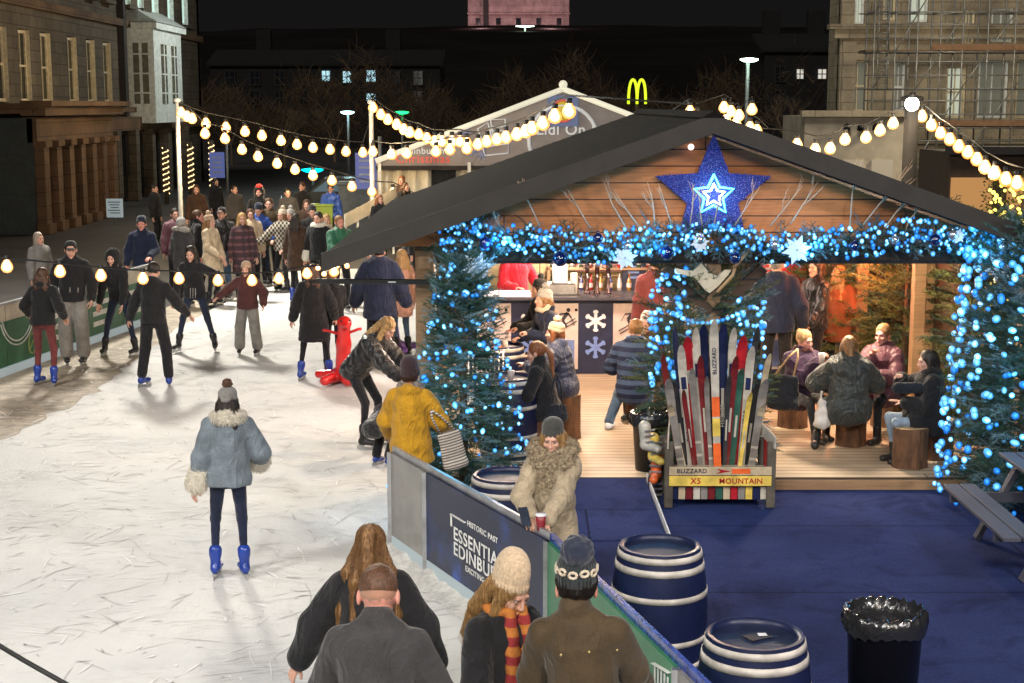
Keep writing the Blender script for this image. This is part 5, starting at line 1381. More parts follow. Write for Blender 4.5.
# ------------------------------------------------------------------ neon star sign
sp_ = at(713, 195, 14.93); t = thing('star_sign', 'big glittering blue star with a small neon star on the gable', 'star', sp_)
def star(r0, r1, n=5, rot=90): return [(rr * math.cos(R(rot + 180 / n * i)), 0, rr * math.sin(R(rot + 180 / n * i))) for i in range(2 * n) for rr in [r0 if i % 2 == 0 else r1]]
m, nt, b = new_mat('blue_glitter'); v = coords(nt); vo = nt.nodes.new('ShaderNodeTexVoronoi'); vo.inputs['Scale'].default_value = 70; nt.links.new(v, vo.inputs['Vector'])
g_ = ramp(nt, vo.outputs['Distance'], [(.08, (.5, .5, 1)), (.3, (.03, .03, .20))]); nt.links.new(g_, b.inputs['Base Color']); nt.links.new(ramp(nt, vo.outputs['Distance'], [(.05, (.35, .35, .9)), (.3, (.03, .03, .18))]), b.inputs['Emission Color']); b.inputs['Emission Strength'].default_value = .28; b.inputs['Roughness'].default_value = .3
bump(nt, b, vo.outputs['Distance'], .8, .02)
S0 = star(.60, .265); mb = MB(); mb.prism(S0, (0, .05, 0)); mb.build('backing', m, t)
# tinsel edge
rr = random.Random(5); mb = MB(); 
for i in range(10):
    a, c = Vector(S0[i]), Vector(S0[(i + 1) % 10])
    for k in range(26):
        p = a.lerp(c, k / 26); d = Vector((rr.uniform(-1, 1), rr.uniform(-1.2, 0), rr.uniform(-1, 1))).normalized() * rr.uniform(.02, .045); s_ = d.cross(Vector((0, 1, .3))).normalized() * .003; mb.add([p - s_, p + s_, p + d], [(0, 1, 2)])
mb.build('tinsel', m, t)
def neon(rad, inner, w_, m_, name, y): pts = [Vector((p[0], y, p[2])) for p in star(rad, inner)]; MB().tube(pts + pts[:2], w_, 8, caps=False).build(name, m_, t)
neon(.205, .098, .013, glow('neon_cyan', (.08, .75, 1), 7), 'outer_neon', -.05); neon(.115, .055, .011, glow('neon_white', (.75, .95, 1), 8), 'inner_neon', -.06)
lamp('neon_light', 'POINT', (sp_.x, sp_.y - .16, sp_.z), 4.5, (.02, .12, 1), .08)

# ------------------------------------------------------------------ garland along the front beam
g0, g1 = at(440, 243, 14.85), at(1030, 236, 14.85); t = thing('garland', 'thick fir garland with blue baubles and twigs along the hut front', 'garland', g0); rr = random.Random(11)
LN = (g1 - g0).x; it = []; cz = lambda x: .02 + .05 * math.sin(x * 3.1) + .02 * math.sin(x * 7)
for i in range(760):
    x = rr.uniform(0, LN); it.append((Vector((x, rr.uniform(-.06, .06), cz(x) + rr.uniform(-.08, .08))), Vector((rr.uniform(-1, 1), rr.uniform(-1.3, .3), rr.uniform(-.8, .9))), rr.uniform(.45, .8)))
sprigs('foliage', it, [PINE, PINEF, PINE3, PINEF], t)
pts = []
for i in range(640):
    x = LN * (i + rr.random()) / 640; a = rr.uniform(-1.5, 1.8); rad = rr.uniform(.05, .165); pts.append(Vector((x, -abs(math.cos(a)) * rad - .05, cz(x) + math.sin(a) * rad * 1.05)))
t2 = thing('string_lights', 'long blue light string tangled through the garland on the hut front', 'string lights', g0, 0, 'blue light strings on the hut greenery'); MB().tube(pts, .003, 3, caps=False).build('wire', MATS['green_wire'], t2)
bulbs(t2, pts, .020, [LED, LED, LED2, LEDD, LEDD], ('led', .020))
lamps_ = [lamp('garland_light', 'POINT', (g0.x + LN * f, g0.y - .35, g0.z - .02), 13, (.08, .5, 1), .12) for f in (.1, .35, .62, .9)]
lamp('tree_light', 'POINT', (-.7, 13.75, 1.3), 16, (.10, .6, 1), .2); lamp('tree_light', 'POINT', (4.9, 13.5, 1.5), 26, (.10, .55, 1), .2)
NB_ = plain('navy_bauble', (.004, .012, .07), .12, coat=1, bst=0); SB_ = plain('silver_bauble', (.55, .6, .68), .2, .8, bst=0); TWG = plain('white_twig', (.60, .42, .28), .7)
for px, py, r, m_ in ((560, 259, .075, NB_), (667, 253, .07, NB_), (485, 243, .06, NB_), (735, 258, .06, NB_), (628, 246, .045, SB_), (775, 245, .05, SB_), (700, 240, .05, SB_), (935, 240, .06, NB_), (953, 235, .05, SB_), (1003, 247, .05, SB_), (855, 246, .05, NB_), (895, 240, .04, SB_), (598, 238, .05, NB_)):
    q = at(px, py, 14.62) - g0; MB().sphere(q, r, 12).lathe([(.014, r), (.014, r + .02), (.001, r + .022)], 8, q).build('bauble', m_, t)
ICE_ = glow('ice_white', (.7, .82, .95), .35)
for px, py, r in ((477, 268, .17), (700, 243, .10), (797, 250, .155), (1000, 268, .15), (625, 258, .13), (958, 236, .08)):
    q = at(px, py, 14.6) - g0; mb = MB()
    for k in range(6):
        a = R(60 * k + 12); d = Vector((math.cos(a), 0, math.sin(a))); n_ = Vector((-d.z, 0, d.x))
        mb.prism([q + n_ * r * .08, q + d * r * .5 + n_ * r * .2, q + d * r, q + d * r * .5 - n_ * r * .2, q - n_ * r * .08], (0, .012, 0))
        a2 = a + R(30); d2 = Vector((math.cos(a2), 0, math.sin(a2))); mb.bar(q + Vector((0, -.004, 0)), q + d2 * r * .66 + Vector((0, -.004, 0)), .02, .01, up=(0, 1, 0))
    mb.build('snowflake', ICE_, t)
for (px, py, L0, lean) in [(470, 240, .2, -.5), (505, 232, .26, -.6), (540, 226, .5, -.5), (590, 228, .55, -.6), (625, 226, .5, -.5), (655, 226, .45, -.2), (672, 226, .45, -.35), (690, 225, .4, .05), (735, 225, .45, .6), (770, 226, .5, .75), (790, 224, .5, .6), (850, 226, .62, .05), (862, 226, .75, .75), (885, 228, .38, .7), (905, 232, .24, .5), (640, 228, .5, -.7), (702, 226, .38, -.1), (714, 226, .36, .1)]:
    q = at(px, py, 14.75) - g0; mb = MB()
    def tw(p, d, L, r0, lv):
        e = p + d * L; mid = (p + e) / 2 + Vector((rr.uniform(-.02, .02), 0, rr.uniform(-.02, .02))); mb.tube([p, mid, e], [r0, r0 * .8, r0 * .35], 4)
        if lv < 2:
            for k in range(2): mb_d = (d + Vector((rr.uniform(-.45, .45), rr.uniform(-.3, .3), rr.uniform(-.25, .35)))).normalized(); tw(p.lerp(e, rr.uniform(.35, .7)), mb_d, L * rr.uniform(.4, .6), r0 * .6, lv + 1)
    tw(q, Vector((lean, -.15, 1)).normalized(), L0, .0085, 0); mb.build('twig', TWG, t)
# stretched hide / cream horn shape hung in the brace of the centre post
q = at(707, 290, 14.85); t = thing('wooden_yoke', 'pale curved wooden yoke hung in the fork of the centre post', 'decoration', q); sh_ = [(-.32, .22), (-.30, .17), (-.12, .12), (-.02, .0), (.03, -.03), (.10, .03), (.20, .14), (.24, .20), (.18, .20), (.10, .14), (.02, .17), (-.06, .27), (-.14, .19), (-.24, .20)]
MB().prism([(x * 1.0, 0, z) for x, z in sh_], (0, .05, 0)).build('yoke', plain('cream_wood', (.55, .47, .33), .6), t); MB().tube([(.10, -.02, -.02), (.25, -.02, .15), (.27, -.02, .22)], .018, 6).tube([(.26, -.02, .22), (.42, -.02, .42)], .018, 6).build('strap', plain('tan_strap', (.45, .27, .12), .6), t)
t = MB().sphere((0, 0, 0), .03, 10).build('gable_lamp', glow('gable_white', (1, .8, .7), 3), None, at(691, 147, 14.93)); tag(t, 'tiny white round lamp on the gable above left of the star', 'lamp')

# ------------------------------------------------------------------ bar counter
NAVY = plain('navy_paint', (.012, .018, .055), .45, var=.2, bs=25, bst=.15); CRP = plain('poster_cream', (.62, .50, .45), .6, bst=0, var=.12); INK = plain('ink_black', (.02, .02, .03), .6, bst=0); FW_ = plain('flake_white', (.75, .75, .8), .5, bst=0); FBl = plain('flake_light_blue', (.18, .27, .6), .5, bst=0); PBL = plain('poster_blue', (.14, .20, .42), .6, bst=0)
bx0, bx1 = xat(468, 21, .7), xat(868, 21, .7); bar = thing('bar_counter', 'long navy bar counter printed with skiers and snowflakes', 'bar counter', (bx0, 21.0, .125)); BW = bx1 - bx0
MB().box((BW / 2, .3, .53), (BW, .6, 1.06)).build('front', NAVY, bar); MB().box((BW / 2, .26, 1.085), (BW + .12, .8, .05), bev=.01).build('counter_top', plain('dark_top', (.05, .05, .06), .25, bst=0), bar)
MB().box((.55, .2, 1.125), (1.1, .5, .03)).build('counter_mat', FW_, bar)
def panel(px0, px1, kind):
    a, c = xat(px0, 21, .7) - bx0, xat(px1, 21, .7) - bx0; xm = (a + c) / 2; wd = c - a
    if kind == 'poster':
        pn = MB().box((xm, -.012, .54), (wd, .02, .94)).build('poster', CRP, bar); mb = MB(); o = Vector((xm, -.028, .78))
        def seg(x0, z0, x1, z1, w_=.02): mb.bar(o + Vector((x0, 0, z0)), o + Vector((x1, 0, z1)), w_, .008, up=(0, 1, 0))
        seg(-.15, -.16, .16, .02, .014); seg(-.13, -.20, .18, -.02, .014); seg(-.02, .0, .05, .10, .05); seg(-.02, 0, .03, -.1, .035); seg(.05, .09, -.06, .08, .022); seg(.05, .1, .1, .03, .022); seg(-.06, .08, -.12, -.02, .008); seg(.1, .03, .15, -.08, .008)
        mb.tube([o + Vector((.06, -.004, .14)), o + Vector((.06, .004, .14))], .028, 12); mb.tube([o + Vector((.17, -.004, .14)), o + Vector((.17, .004, .14))], .022, 12); mb.build('skier_print', INK, pn)
        MB().box((xm + wd * .12, -.026, .3), (wd * .5, .006, .38)).build('colour_block', PBL, pn)
    else:
        for zc_, m_ in ((.76, FW_), (.38, FBl)):
            mb = MB()
            for k in range(3): a_ = R(60 * k + 90); d = Vector((math.cos(a_), 0, math.sin(a_))) * .155; mb.bar(Vector((xm, -.008 - .004 * k, zc_)) - d, Vector((xm, -.008 - .004 * k, zc_)) + d, .045, .008, up=(0, 1, 0))
            for k in range(6): a_ = R(60 * k + 90); d = Vector((math.cos(a_), 0, math.sin(a_))); n_ = Vector((-d.z, 0, d.x)); c_ = Vector((xm, -.02, zc_)) + d * .13; mb.bar(c_ - n_ * .035, c_ + n_ * .035, .03, .006, up=(0, 1, 0))
            mb.build('snowflake_print', m_, bar)
for a, c, k in ((477, 511, 'poster'), (516, 546, 'flake'), (550, 578, 'poster'), (580, 611, 'flake'), (613, 645, 'poster'), (650, 680, 'flake'), (684, 716, 'poster'), (720, 750, 'flake'), (754, 786, 'poster'), (790, 822, 'flake'), (826, 860, 'poster')): panel(a, c, k)
# taps, till, bottles on the bar
def on_bar(px, Y=21.3): return xat(px, Y, 1.3), Y, 1.236
for lb, px in (('left of three tall dark beer taps on the bar', 587), ('middle of three tall dark beer taps on the bar', 597), ('right of three tall dark beer taps on the bar', 608)):
    x, y, z = on_bar(px); t = thing('beer_tap', lb, 'beer tap', (x, y, z)); MB().lathe([(.05, 0), (.05, .02), (.028, .04), (.028, .33), (.036, .36), (.036, .42), (.001, .44)], 12).build('column', plain('tap_dark', (.03, .012, .01), .25, .4, bst=0), t)
    MB().tube([(0, -.03, .28), (0, -.1, .27), (0, -.11, .22)], .012, 6).build('spout', MATS['steel'], t); MB().lathe([(.018, .44), (.024, .54), (.001, .56)], 8, (0, -.02, 0)).build('handle', INK, t)
x, y, z = on_bar(560); t = thing('warmer_box', 'white and steel drink warmer on the bar left of the taps', 'warmer', (x, y, z)); MB().box((0, 0, .08), (.42, .34, .16), bev=.01).build('base', MATS['steel'], t); MB().lathe([(.10, .16), (.11, .2), (.11, .42), (.06, .46), (.001, .47)], 16).build('urn', FW_, t)
x, y, z = on_bar(574); t = thing('glass_jug', 'tall clear jug standing on the bar', 'jug', (x, y, z)); MB().lathe([(.001, 0), (.05, 0), (.055, .3), (.05, .3), (.045, .02), (.001, .02)], 14).build('body', plain('jug_glass', (.5, .48, .42), .1, coat=.5, bst=0), t); MB().tube([(.05, 0, .26), (.10, 0, .2), (.05, 0, .08)], .008, 6).build('handle', MATS['steel'], t)
shelf = thing('back_shelf', 'two lit shelves of bottles on the wall behind the bar', 'shelf', (xat(600, 22.5, 1.2), 22.45, .125)); 
for z in (1.0, 1.35): MB().box((0, 0, z), (1.6, .25, .03)).build('board', POSTW, shelf)
for x in (-.78, .78): MB().box((x, 0, .7), (.04, .25, 1.4)).build('side', POSTW, shelf)
bc = [plain('bottle_%d' % i, c, .12, coat=.6, bst=0) for i, c in enumerate(((.02, .08, .03), (.35, .18, .03), (.5, .5, .48), (.3, .02, .02), (.03, .05, .2)))]
names_ = ('green', 'amber', 'clear', 'red', 'blue')
for i in range(22):
    x = shelf.location.x - .72 + (i % 11) * .144; z = .125 + (1.016 if i < 11 else 1.366); k = (i * 3 + i // 4) % 5
    t = thing('bottle', '%s glass bottle on the %s shelf behind the bar' % (names_[k], 'lower' if i < 11 else 'upper'), 'bottle', (x, 22.42, z), 0, '%s bottles on the %s bar shelf' % (names_[k], 'lower' if i < 11 else 'upper'))
    MB().lathe([(.001, 0), (.036, 0), (.036, .15), (.014, .2), (.014, .26), (.001, .262)], 10).build('body', bc[k], t); MB().lathe([(.038, .05), (.038, .12)], 10).build('paper_label', CRP, t)
def wall_board(name, lb, cat, px, py, Y, w_, h_, m_, lines=None):
    q = at(px, py, Y); t = thing(name, lb, cat, (q.x, Y, q.z)); bd = MB().box((0, 0, 0), (w_, .03, h_), bev=.004).build('board', m_, t)
    if lines: mb = MB(); [mb.box((rnd.uniform(-.02, .02), -.02, h_ / 2 - .1 - .08 * k), (w_ * rnd.uniform(.4, .75), .006, .03)) for k in range(int((h_ - .15) / .08))]; mb.build('lettering', lines, bd)
ORG = plain('poster_orange', (.55, .20, .09), .6, bst=0)
wall_board('menu_board', 'navy menu board on the wall right of the bottles', 'sign', 634, 270, 22.5, .36, .62, NAVY, FBl); wall_board('poster', 'orange printed poster with dark figures behind the bar', 'poster', 656, 285, 22.4, .22, 1.2, ORG, INK); wall_board('poster', 'tall narrow orange poster next to the dark figures poster', 'poster', 669, 285, 22.4, .14, 1.1, ORG)
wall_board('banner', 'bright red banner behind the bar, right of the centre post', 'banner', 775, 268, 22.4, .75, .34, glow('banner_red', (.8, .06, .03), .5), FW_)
wall_board('poster', 'pale torn poster in the dark corner right of the bar', 'poster', 838, 318, 20.6, .42, .5, CRP, INK)
wall_board('poster', 'white and red poster on the wall above the beer taps', 'poster', 600, 262, 22.55, .75, .3, plain('poster_pink', (.6, .3, .26), .6, bst=0), FW_)
# ------------------------------------------------------------------ barrels, bins, logs
BN = planks('barrel_navy', (.010, .018, .085), (.008, .014, .065), (.003, .005, .02), 8, .12, 'XY', .4, .01); BN = plain('barrel_paint', (.007, .012, .05), .42, var=.3, ns=3, bs=30, bst=.3); BWh = plain('hoop_white', (.52, .48, .43), .5, var=.4, bst=.2); BLid = plain('barrel_lid', (.010, .016, .045), .5, var=.5, ns=5)
def barrel(label, x, y, z0, H=.92):
    t = thing('barrel', label, 'barrel', (x, y, z0), 0, 'navy and white painted whisky barrels'); k = H / .92
    def rad(z): f = z / H * 2 - 1; return .333 - .055 * f * f
    n = 44; vs = []; prof = [(rad(z_ * H / 14), z_ * H / 14) for z_ in range(15)]
    mb = MB(); mb.lathe(prof, n); mb.lathe([(rad(H), H), (rad(H) - .028, H), (rad(H) - .032, H - .035)], n)
    # stave joints as shallow grooves
    mb.v = [(x_ * (1 - (.012 if (i % n) % 4 == 0 else 0)), y_ * (1 - (.012 if (i % n) % 4 == 0 else 0)), z_) for i, (x_, y_, z_) in enumerate(mb.v)]
    mb.build('body', BN, t); MB().lathe([(.001, H - .034), (rad(H) - .031, H - .034)], n).build('lid', BLid, t)
    for a, c in ((.012, .055), (.10, .145), (.285, .325), (.595, .635), (.775, .82), (.86, .90)):
        a *= k; c *= k; MB().lathe([(rad(a) - .002, a), (rad(a) + .004, a), (rad(c) + .004, c), (rad(c) - .002, c)], n).build('hoop', BWh, t)
    return t
barrel('navy barrel with white hoops standing alone beyond the green boards', xat(659, 9.95, .5), 9.95, 0)
barrel('nearest navy barrel with small leaflets on its lid, left of the black bin', xat(754, 8.2, .7), 8.2, 0)
barrel('navy barrel beside the fur-collared woman, under the conical fir', xat(507, 11.95, .7), 11.95, 0)
barrel('navy barrel used as a drinks table on the left of the deck', xat(508, 15.75, .6), 15.75, .125)
barrel('farther barrel table on the deck with plates on top', xat(500, 17.9, .6), 17.9, .125)
x, y = xat(754, 8.2, .7), 8.2
t = thing('leaflet', 'dark leaflets and scraps lying on the nearest barrel lid', 'leaflet', (x + .02, y + .03, .892)); MB().box((0, 0, .001), (.15, .10, .002), 0, Matrix.Rotation(.5, 3, 'Z')).build('sheet', INK, t); MB().box((.03, .02, .004), (.05, .04, .003), 0, Matrix.Rotation(.1, 3, 'Z')).build('scrap', FW_, t)
# table-top things
for lb, px, py, Y, z in (('paper cup of drink on the far barrel table', 505, 343, 17.75, 1.01), ('paper cup on the left deck barrel', 511, 382, 15.65, 1.01), ('paper cup at the left of the far barrel lid', 492, 345, 17.9, 1.01)):
    x = xat(px, Y, z); t = thing('paper_cup', lb, 'cup', (x, Y, z)); MB().lathe([(.001, 0), (.028, 0), (.038, .11), (.034, .11), (.026, .01)], 12).build('cup', CRP, t); MB().lathe([(.039, .105), (.041, .112), (.001, .114)], 12).build('lid', FW_, t)
t = thing('plate', 'white oval platter of food on the far barrel lid', 'plate', (xat(497, 17.85, 1.0), 17.7, 1.01)); MB().lathe([(.001, 0), (.10, 0), (.16, .02), (.155, .026), (.10, .008), (.001, .008)], 20).build('dish', FW_, t); MB().sphere((.02, 0, .03), .045, 8).sphere((-.05, .02, .025), .035, 8).build('food', ORG, t)
t = thing('wire_chair', 'white slatted back chair beside the far barrel table', 'chair', (xat(486, 17.2, .6), 17.1, .125)); 
mb = MB(); [mb.tube([(-.2 + .05 * k, 0, .42), (-.2 + .05 * k, .03, .95)], .009, 5) for k in range(9)]; mb.tube([(-.22, .03, .95), (.22, .03, .95)], .014, 6); mb.build('backrest', FW_, t); MB().box((0, -.2, .42), (.42, .4, .03), bev=.01).build('seat', FW_, t)
for x in (-.19, .19):
    for y in (-.38, 0): MB().tube([(x, y, 0), (x, y, .42)], .012, 6).build('leg', MATS['steel'], t)

def bin_bag(label, x, y, z0, r0, r1, H):
    t = thing('litter_bin', label, 'bin', (x, y, z0)); rr = random.Random(int(x * 100)); MB().lathe([(.001, 0), (r0, 0), (r1, H), (r1 + .012, H + .004), (r1 + .012, H - .02), (r1 + .004, H - .025)], 40).build('body', BLK, t)
    n = 60; vs = []; rows = [(r1 + .016, H - .11), (r1 + .022, H - .05), (r1 + .018, H + .012), (r1 - .012, H + .014), (r1 - .03, H - .08), (r1 * .8, H - .25), (r1 * .55, H - .36), (.02, H - .4)]
    for j, (r, z) in enumerate(rows):
        for k in range(n):
            a = 2 * math.pi * k / n; cr = (.010 * math.sin(k * 2.3 + j) + .008 * math.sin(k * 4.1)) * (1 if j != 2 else .4); vs.append(((r + cr) * math.cos(a), (r + cr) * math.sin(a), z + cr * 1.3 + (.012 * math.sin(a * 3) if j == 0 else 0)))
    mb = MB(); mb.add(vs, [(j * n + k, j * n + (k + 1) % n, (j + 1) * n + (k + 1) % n, (j + 1) * n + k) for j in range(len(rows) - 1) for k in range(n)], 0, True); mb.build('liner', plain('bag_black', (.018, .018, .02), .22, bs=18, bst=.8, bd=.01, coat=.3), t)
bin_bag('large black bin with a crinkled liner on the blue carpet', xat(885, 8.75, .8), 8.75, 0, .19, .228, .86)
bin_bag('small black bin on the deck edge beside the ski chair', xat(650, 15.35, .5), 15.35, .125, .15, .19, .6)
LOGE = plain('log_end', (.42, .27, .14), .8, ns=14, var=.35, bs=30); LOGB = plain('log_bark', (.13, .062, .03), .9, ns=10, var=.55, bs=16, bst=1, bd=.04, scale=(1, 1, .35))
def log(label, px, py, r=.175, H=.42, Y=None):
    p = gnd(px, py, .125) if Y is None else Vector((xat(px, Y, .3), Y, .125)); t = thing('log_stool', label, 'log stool', p, 0, 'upright log stools on the deck'); n = 32; rr = random.Random(px)
    ph = [rr.uniform(0, 6.28) for _ in range(4)]; vs = []
    for j in range(7):
        for k in range(n):
            a = 2 * math.pi * k / n; rad = r * (1 + .05 * math.sin(2 * a + ph[0]) + .03 * math.sin(5 * a + ph[1]) + .022 * math.sin(11 * a + ph[2]) + rr.uniform(-.012, .012)) * (1 + .03 * (j == 0)); vs.append((rad * math.cos(a), rad * math.sin(a), H * j / 6))
    mb = MB(); mb.add(vs, [(j * n + k, j * n + (k + 1) % n, (j + 1) * n + (k + 1) % n, (j + 1) * n + k) for j in range(6) for k in range(n)], 0, True); mb.build('trunk', LOGB, t)
    mb = MB(); mb.poly([(x * .985, y * .985, z + .003) for x, y, z in vs[-n:]]); mb.build('cut_face', LOGE, t); return t
log('empty log stool with pale cut top, nearest the deck edge', 909, 466); log('log stool under the woman in the black puffer with her back turned', 850, 444); log('log stool under the woman in the purple fleece', 792, 426)
log('log stool behind, under the woman in the maroon hooded coat', 886, 425, H=.45); log('log stool partly in fir shade under the rightmost drinker', 936, 457); log('log stool under the man in the navy puffer jacket', 638, 418, H=.4)

# ------------------------------------------------------------------ picnic table
GW = planks('grey_timber', (.075, .08, .115), (.06, .066, .095), (.02, .02, .03), 4, 1.2, 'YX', .7, .0)
t = thing('picnic_table', 'grey timber picnic table with attached bench at the right edge', 'picnic table', (4.85, 12.55, 0))
for k in range(5): MB().box((-.32 + k * .16, 0, .74), (.145, 1.75, .038), bev=.006).build('table_board', GW, t)
for x in (-.82, -.66, .66, .82): MB().box((x, 0, .44), (.145, 1.75, .038), bev=.006).build('bench_board', GW, t)
for y in (-.62, .62):
    MB().box((0, y, .40), (1.78, .045, .09)).build('cross_rail', GW, t)
    for q in (-1, 1): MB().bar((q * .62, y + .05, 0), (q * .25, y + .05, .72), .045, .09, up=(0, 1, 0)).build('leg', GW, t)

# ------------------------------------------------------------------ carpeted ramp
ya, yb = 13.15, 14.97; xl, xr = .05, xat(645, 14.97, .1); xr2 = xat(668, 13.15, 0)
t = thing('ramp', 'blue carpeted ramp up to the deck with a white edge strip', 'ramp', ((xl + xr) / 2, 14, 0)); o = t.location
V = [(xl, yb, .122), (xr, yb, .122), (xr2, ya, .004), (xl - .0, ya, .004), (xl, yb, -.003), (xr, yb, -.003), (xr2, ya, -.003), (xl, ya, -.003)]
MB().add([Vector(v_) - o for v_ in V], [(3, 2, 1, 0), (4, 5, 6, 7), (0, 1, 5, 4), (1, 2, 6, 5), (2, 3, 7, 6), (3, 0, 4, 7)]).build('slope', MATS['carpet'], t)
MB().bar(Vector((xr2 + .02, ya - .02, .012)) - o, Vector((xr + .02, yb, .13)) - o, .085, .012, up=(1, 0, 0)).build('edge_strip', plain('strip_white', (.72, .70, .68), .5, var=.2, ns=12), t)

# ------------------------------------------------------------------ rink boards
def prj(px, py, A, d):      # where the sight line through a pixel meets the vertical plane through A along d -> distance along, height
    r_ = ray(px, py); # A + d*u = r*t (xy)
    det = d.x * (-r_.y) - d.y * (-r_.x); u = ((0 - A.x) * (-r_.y) - (0 - A.y) * (-r_.x)) / det; t_ = (A.x + d.x * u) / r_.x if abs(r_.x) > 1e-4 else (A.y + d.y * u) / r_.y
    return u, EYE + r_.z * t_
m, nt, b = new_mat('galaxy_print'); v = coords(nt); n1 = noise(nt, v, 1.9, 6, .6, .4); vo = nt.nodes.new('ShaderNodeTexVoronoi'); vo.inputs['Scale'].default_value = 26; nt.links.new(v, vo.inputs['Vector'])
cc = ramp(nt, n1, [(.50, (.008, .014, .045)), (.60, (.012, .03, .12)), (.72, (.02, .09, .42))]); cc = mix(nt, ramp(nt, vo.outputs['Distance'], [(.03, (1, 1, 1)), (.09, (0, 0, 0))]), cc, (.35, .42, .6)); nt.links.new(cc, b.inputs['Base Color']); b.inputs['Roughness'].default_value = .3; GAL = m
GRN = plain('board_green', (.035, .19, .085), .35, var=.15, bst=0); GREY = plain('board_clear', (.22, .215, .20), .15, var=.25, ns=2, coat=.5, bst=.1); WBD = plain('board_white', (.50, .48, .45), .4, var=.25, ns=3, bs=20); ALU = plain('aluminium', (.45, .46, .48), .35, .8, bst=0)
A, Bp, Cp = Vector((-1.07, 12.8, 0)), Vector((.24, 10.1, 0)), Vector((1.02, 7.2, 0)); H = .90
def run(t, P, Q, u0, u1, m_, z0=.16, z1=H, name='panel'):
    d = (Q - P).normalized(); n_ = Vector((d.y, -d.x, 0)); o = t.location; a, c = P + d * u0 - o, P + d * u1 - o
    return MB().prism([a + Vector((0, 0, z0)), c + Vector((0, 0, z0)), c + Vector((0, 0, z1)), a + Vector((0, 0, z1))], n_ * -.05).build(name, m_, t), d, n_
t = thing('rink_board', 'near rink board with grey panel, navy city advert and green end', 'barrier', A)
d1 = (Bp - A).normalized(); d2 = (Cp - Bp).normalized(); L1 = (Bp - A).length; L2 = (Cp - Bp).length
u1 = prj(425, 510, A, d1)[0]; print('u425', u1, 'L1', L1, prj(546, 560, A, d1))
run(t, A, Bp, 0, u1 - .015, GREY); pn, d, n_ = run(t, A, Bp, u1 + .015, L1, GAL); run(t, Bp, Cp, .0, L2 * .82, GRN); run(t, Bp, Cp, L2 * .83, L2 + .9, GREY)
for P, Q, L in ((A, Bp, L1), (Bp, Cp, L2 + .9)):
    d = (Q - P).normalized(); nn = Vector((d.y, -d.x, 0)); o = t.location
    MB().bar(P - o - nn * .04 + Vector((0, 0, H + .015)), P + d * L - o - nn * .04 + Vector((0, 0, H + .015)), .08, .03, up=nn).build('top_rail', ALU if P is A else plain('rail_blue', (.03, .06, .3), .25, var=.8, ns=25, coat=.5, bst=0), t)
    MB().prism([P - o, P + d * L - o, P + d * L - o + Vector((0, 0, .16)), P - o + Vector((0, 0, .16))], nn * -.06).build('kick_board', WBD, t)
for P, d, us in ((A, d1, (0, u1, L1)), (Bp, d2, (L2 * .825, L2 + .88))):
    for u in us: p = P + d * u - t.location; MB().box((p.x, p.y, H / 2), (.045, .045, H)).build('post', ALU, t)
# advert lettering
nrm = Vector((-d1.y, d1.x, 0)); nrm = nrm if nrm.dot(A) < 0 else -nrm
def onb(px, py, P, dd, out=.006):
    u, z = prj(px, py, P, dd); n2_ = Vector((dd.y, -dd.x, 0)); n2_ = n2_ if n2_.dot(P) < 0 else -n2_
    return P + dd * u + Vector((0, 0, z)) + n2_ * out - t.location, u, z
PW = plain('print_letter_white', (.78, .78, .76), .45, bst=0)
def adtext(s_, px, py, size, off, xs=1.0): q, u, z = onb(px, py, A, d1); return text(s_, size, PW, pn, frame(q, d1, (0, 0, 1)), ext=.001, off=off, align='LEFT', name='lettering', xs=xs)
q1, uu, zz = onb(454, 533, A, d1); print('ess', uu, zz, 'top', prj(454, 527, A, d1), prj(455, 540, A, d1), prj(454, 553, A, d1), prj(500, 550, A, d1))
adtext('ESSENTIAL', 454, 533, .15, .003, 1.22); adtext('EDINBURGH', 454, 548, .15, .003, 1.22); adtext('HISTORIC PAST', 468, 523, .062, .001, 1.2); adtext('EXCITING FUTURE', 466, 568, .062, .001, 1.2)
a, c, e_ = onb(452, 526, A, d1)[0], onb(452, 517, A, d1)[0], onb(465, 526, A, d1)[0]; e_.z = c.z + .0
c = Vector((a.x, a.y, a.z + .10)); e_ = c + d1 * .28
mb = MB(); mb.bar(a, c, .03, .004, up=(d1.y, -d1.x, 0)); mb.bar(c, e_, .004, .03, up=(d1.y, -d1.x, 0)); mb.build('bracket', PW, pn)
gp = [o for o in t.children if o.name.startswith('panel')][2]
q, u, z = onb(656, 664, Bp, d2); mb = MB(); [mb.bar(q + d2 * (.05 * k), q + d2 * (.05 * k) + Vector((0, 0, -.12 - .05 * (k % 2))), .02, .004, up=(d2.y, -d2.x, 0)) for k in range(5)]; mb.bar(q - d2 * .02, q + d2 * .24 + Vector((0, 0, .04)), .004, .04, up=(d2.y, -d2.x, 0)); mb.build('icicle_print', PW, gp)
# snow heaped at the foot of the board
def snowbank(P, d, L, nn, w_, h_, seed):
    rr = random.Random(seed); mb = MB(); n = int(L / .12); vs = []
    for i in range(n + 1):
        p = P + d * (i * L / n); ww = w_ * rr.uniform(.6, 1.2); hh = h_ * rr.uniform(.5, 1.1); vs += [p + Vector((0, 0, hh)), p + nn * ww * .45 + Vector((0, 0, hh * .45)), p + nn * ww + Vector((0, 0, .004))]
    mb.add(vs, [(3 * i + j, 3 * i + 3 + j, 3 * i + 4 + j, 3 * i + 1 + j) for i in range(n) for j in range(2)], 0, True); return mb
SN = plain('heaped_snow', (.62, .61, .58), .8, bs=30, bst=.8, bd=.03)
ns = -1 * Vector((-d1.y, d1.x, 0)); ns = Vector((d1.y, -d1.x, 0)); ns = ns if ns.x < 0 else -ns
mb = snowbank(A, d1, L1, ns, .22, .10, 1); tag(mb.build('snow', SN), 'thin snow ridge heaped along the foot of the near board', kind='stuff')

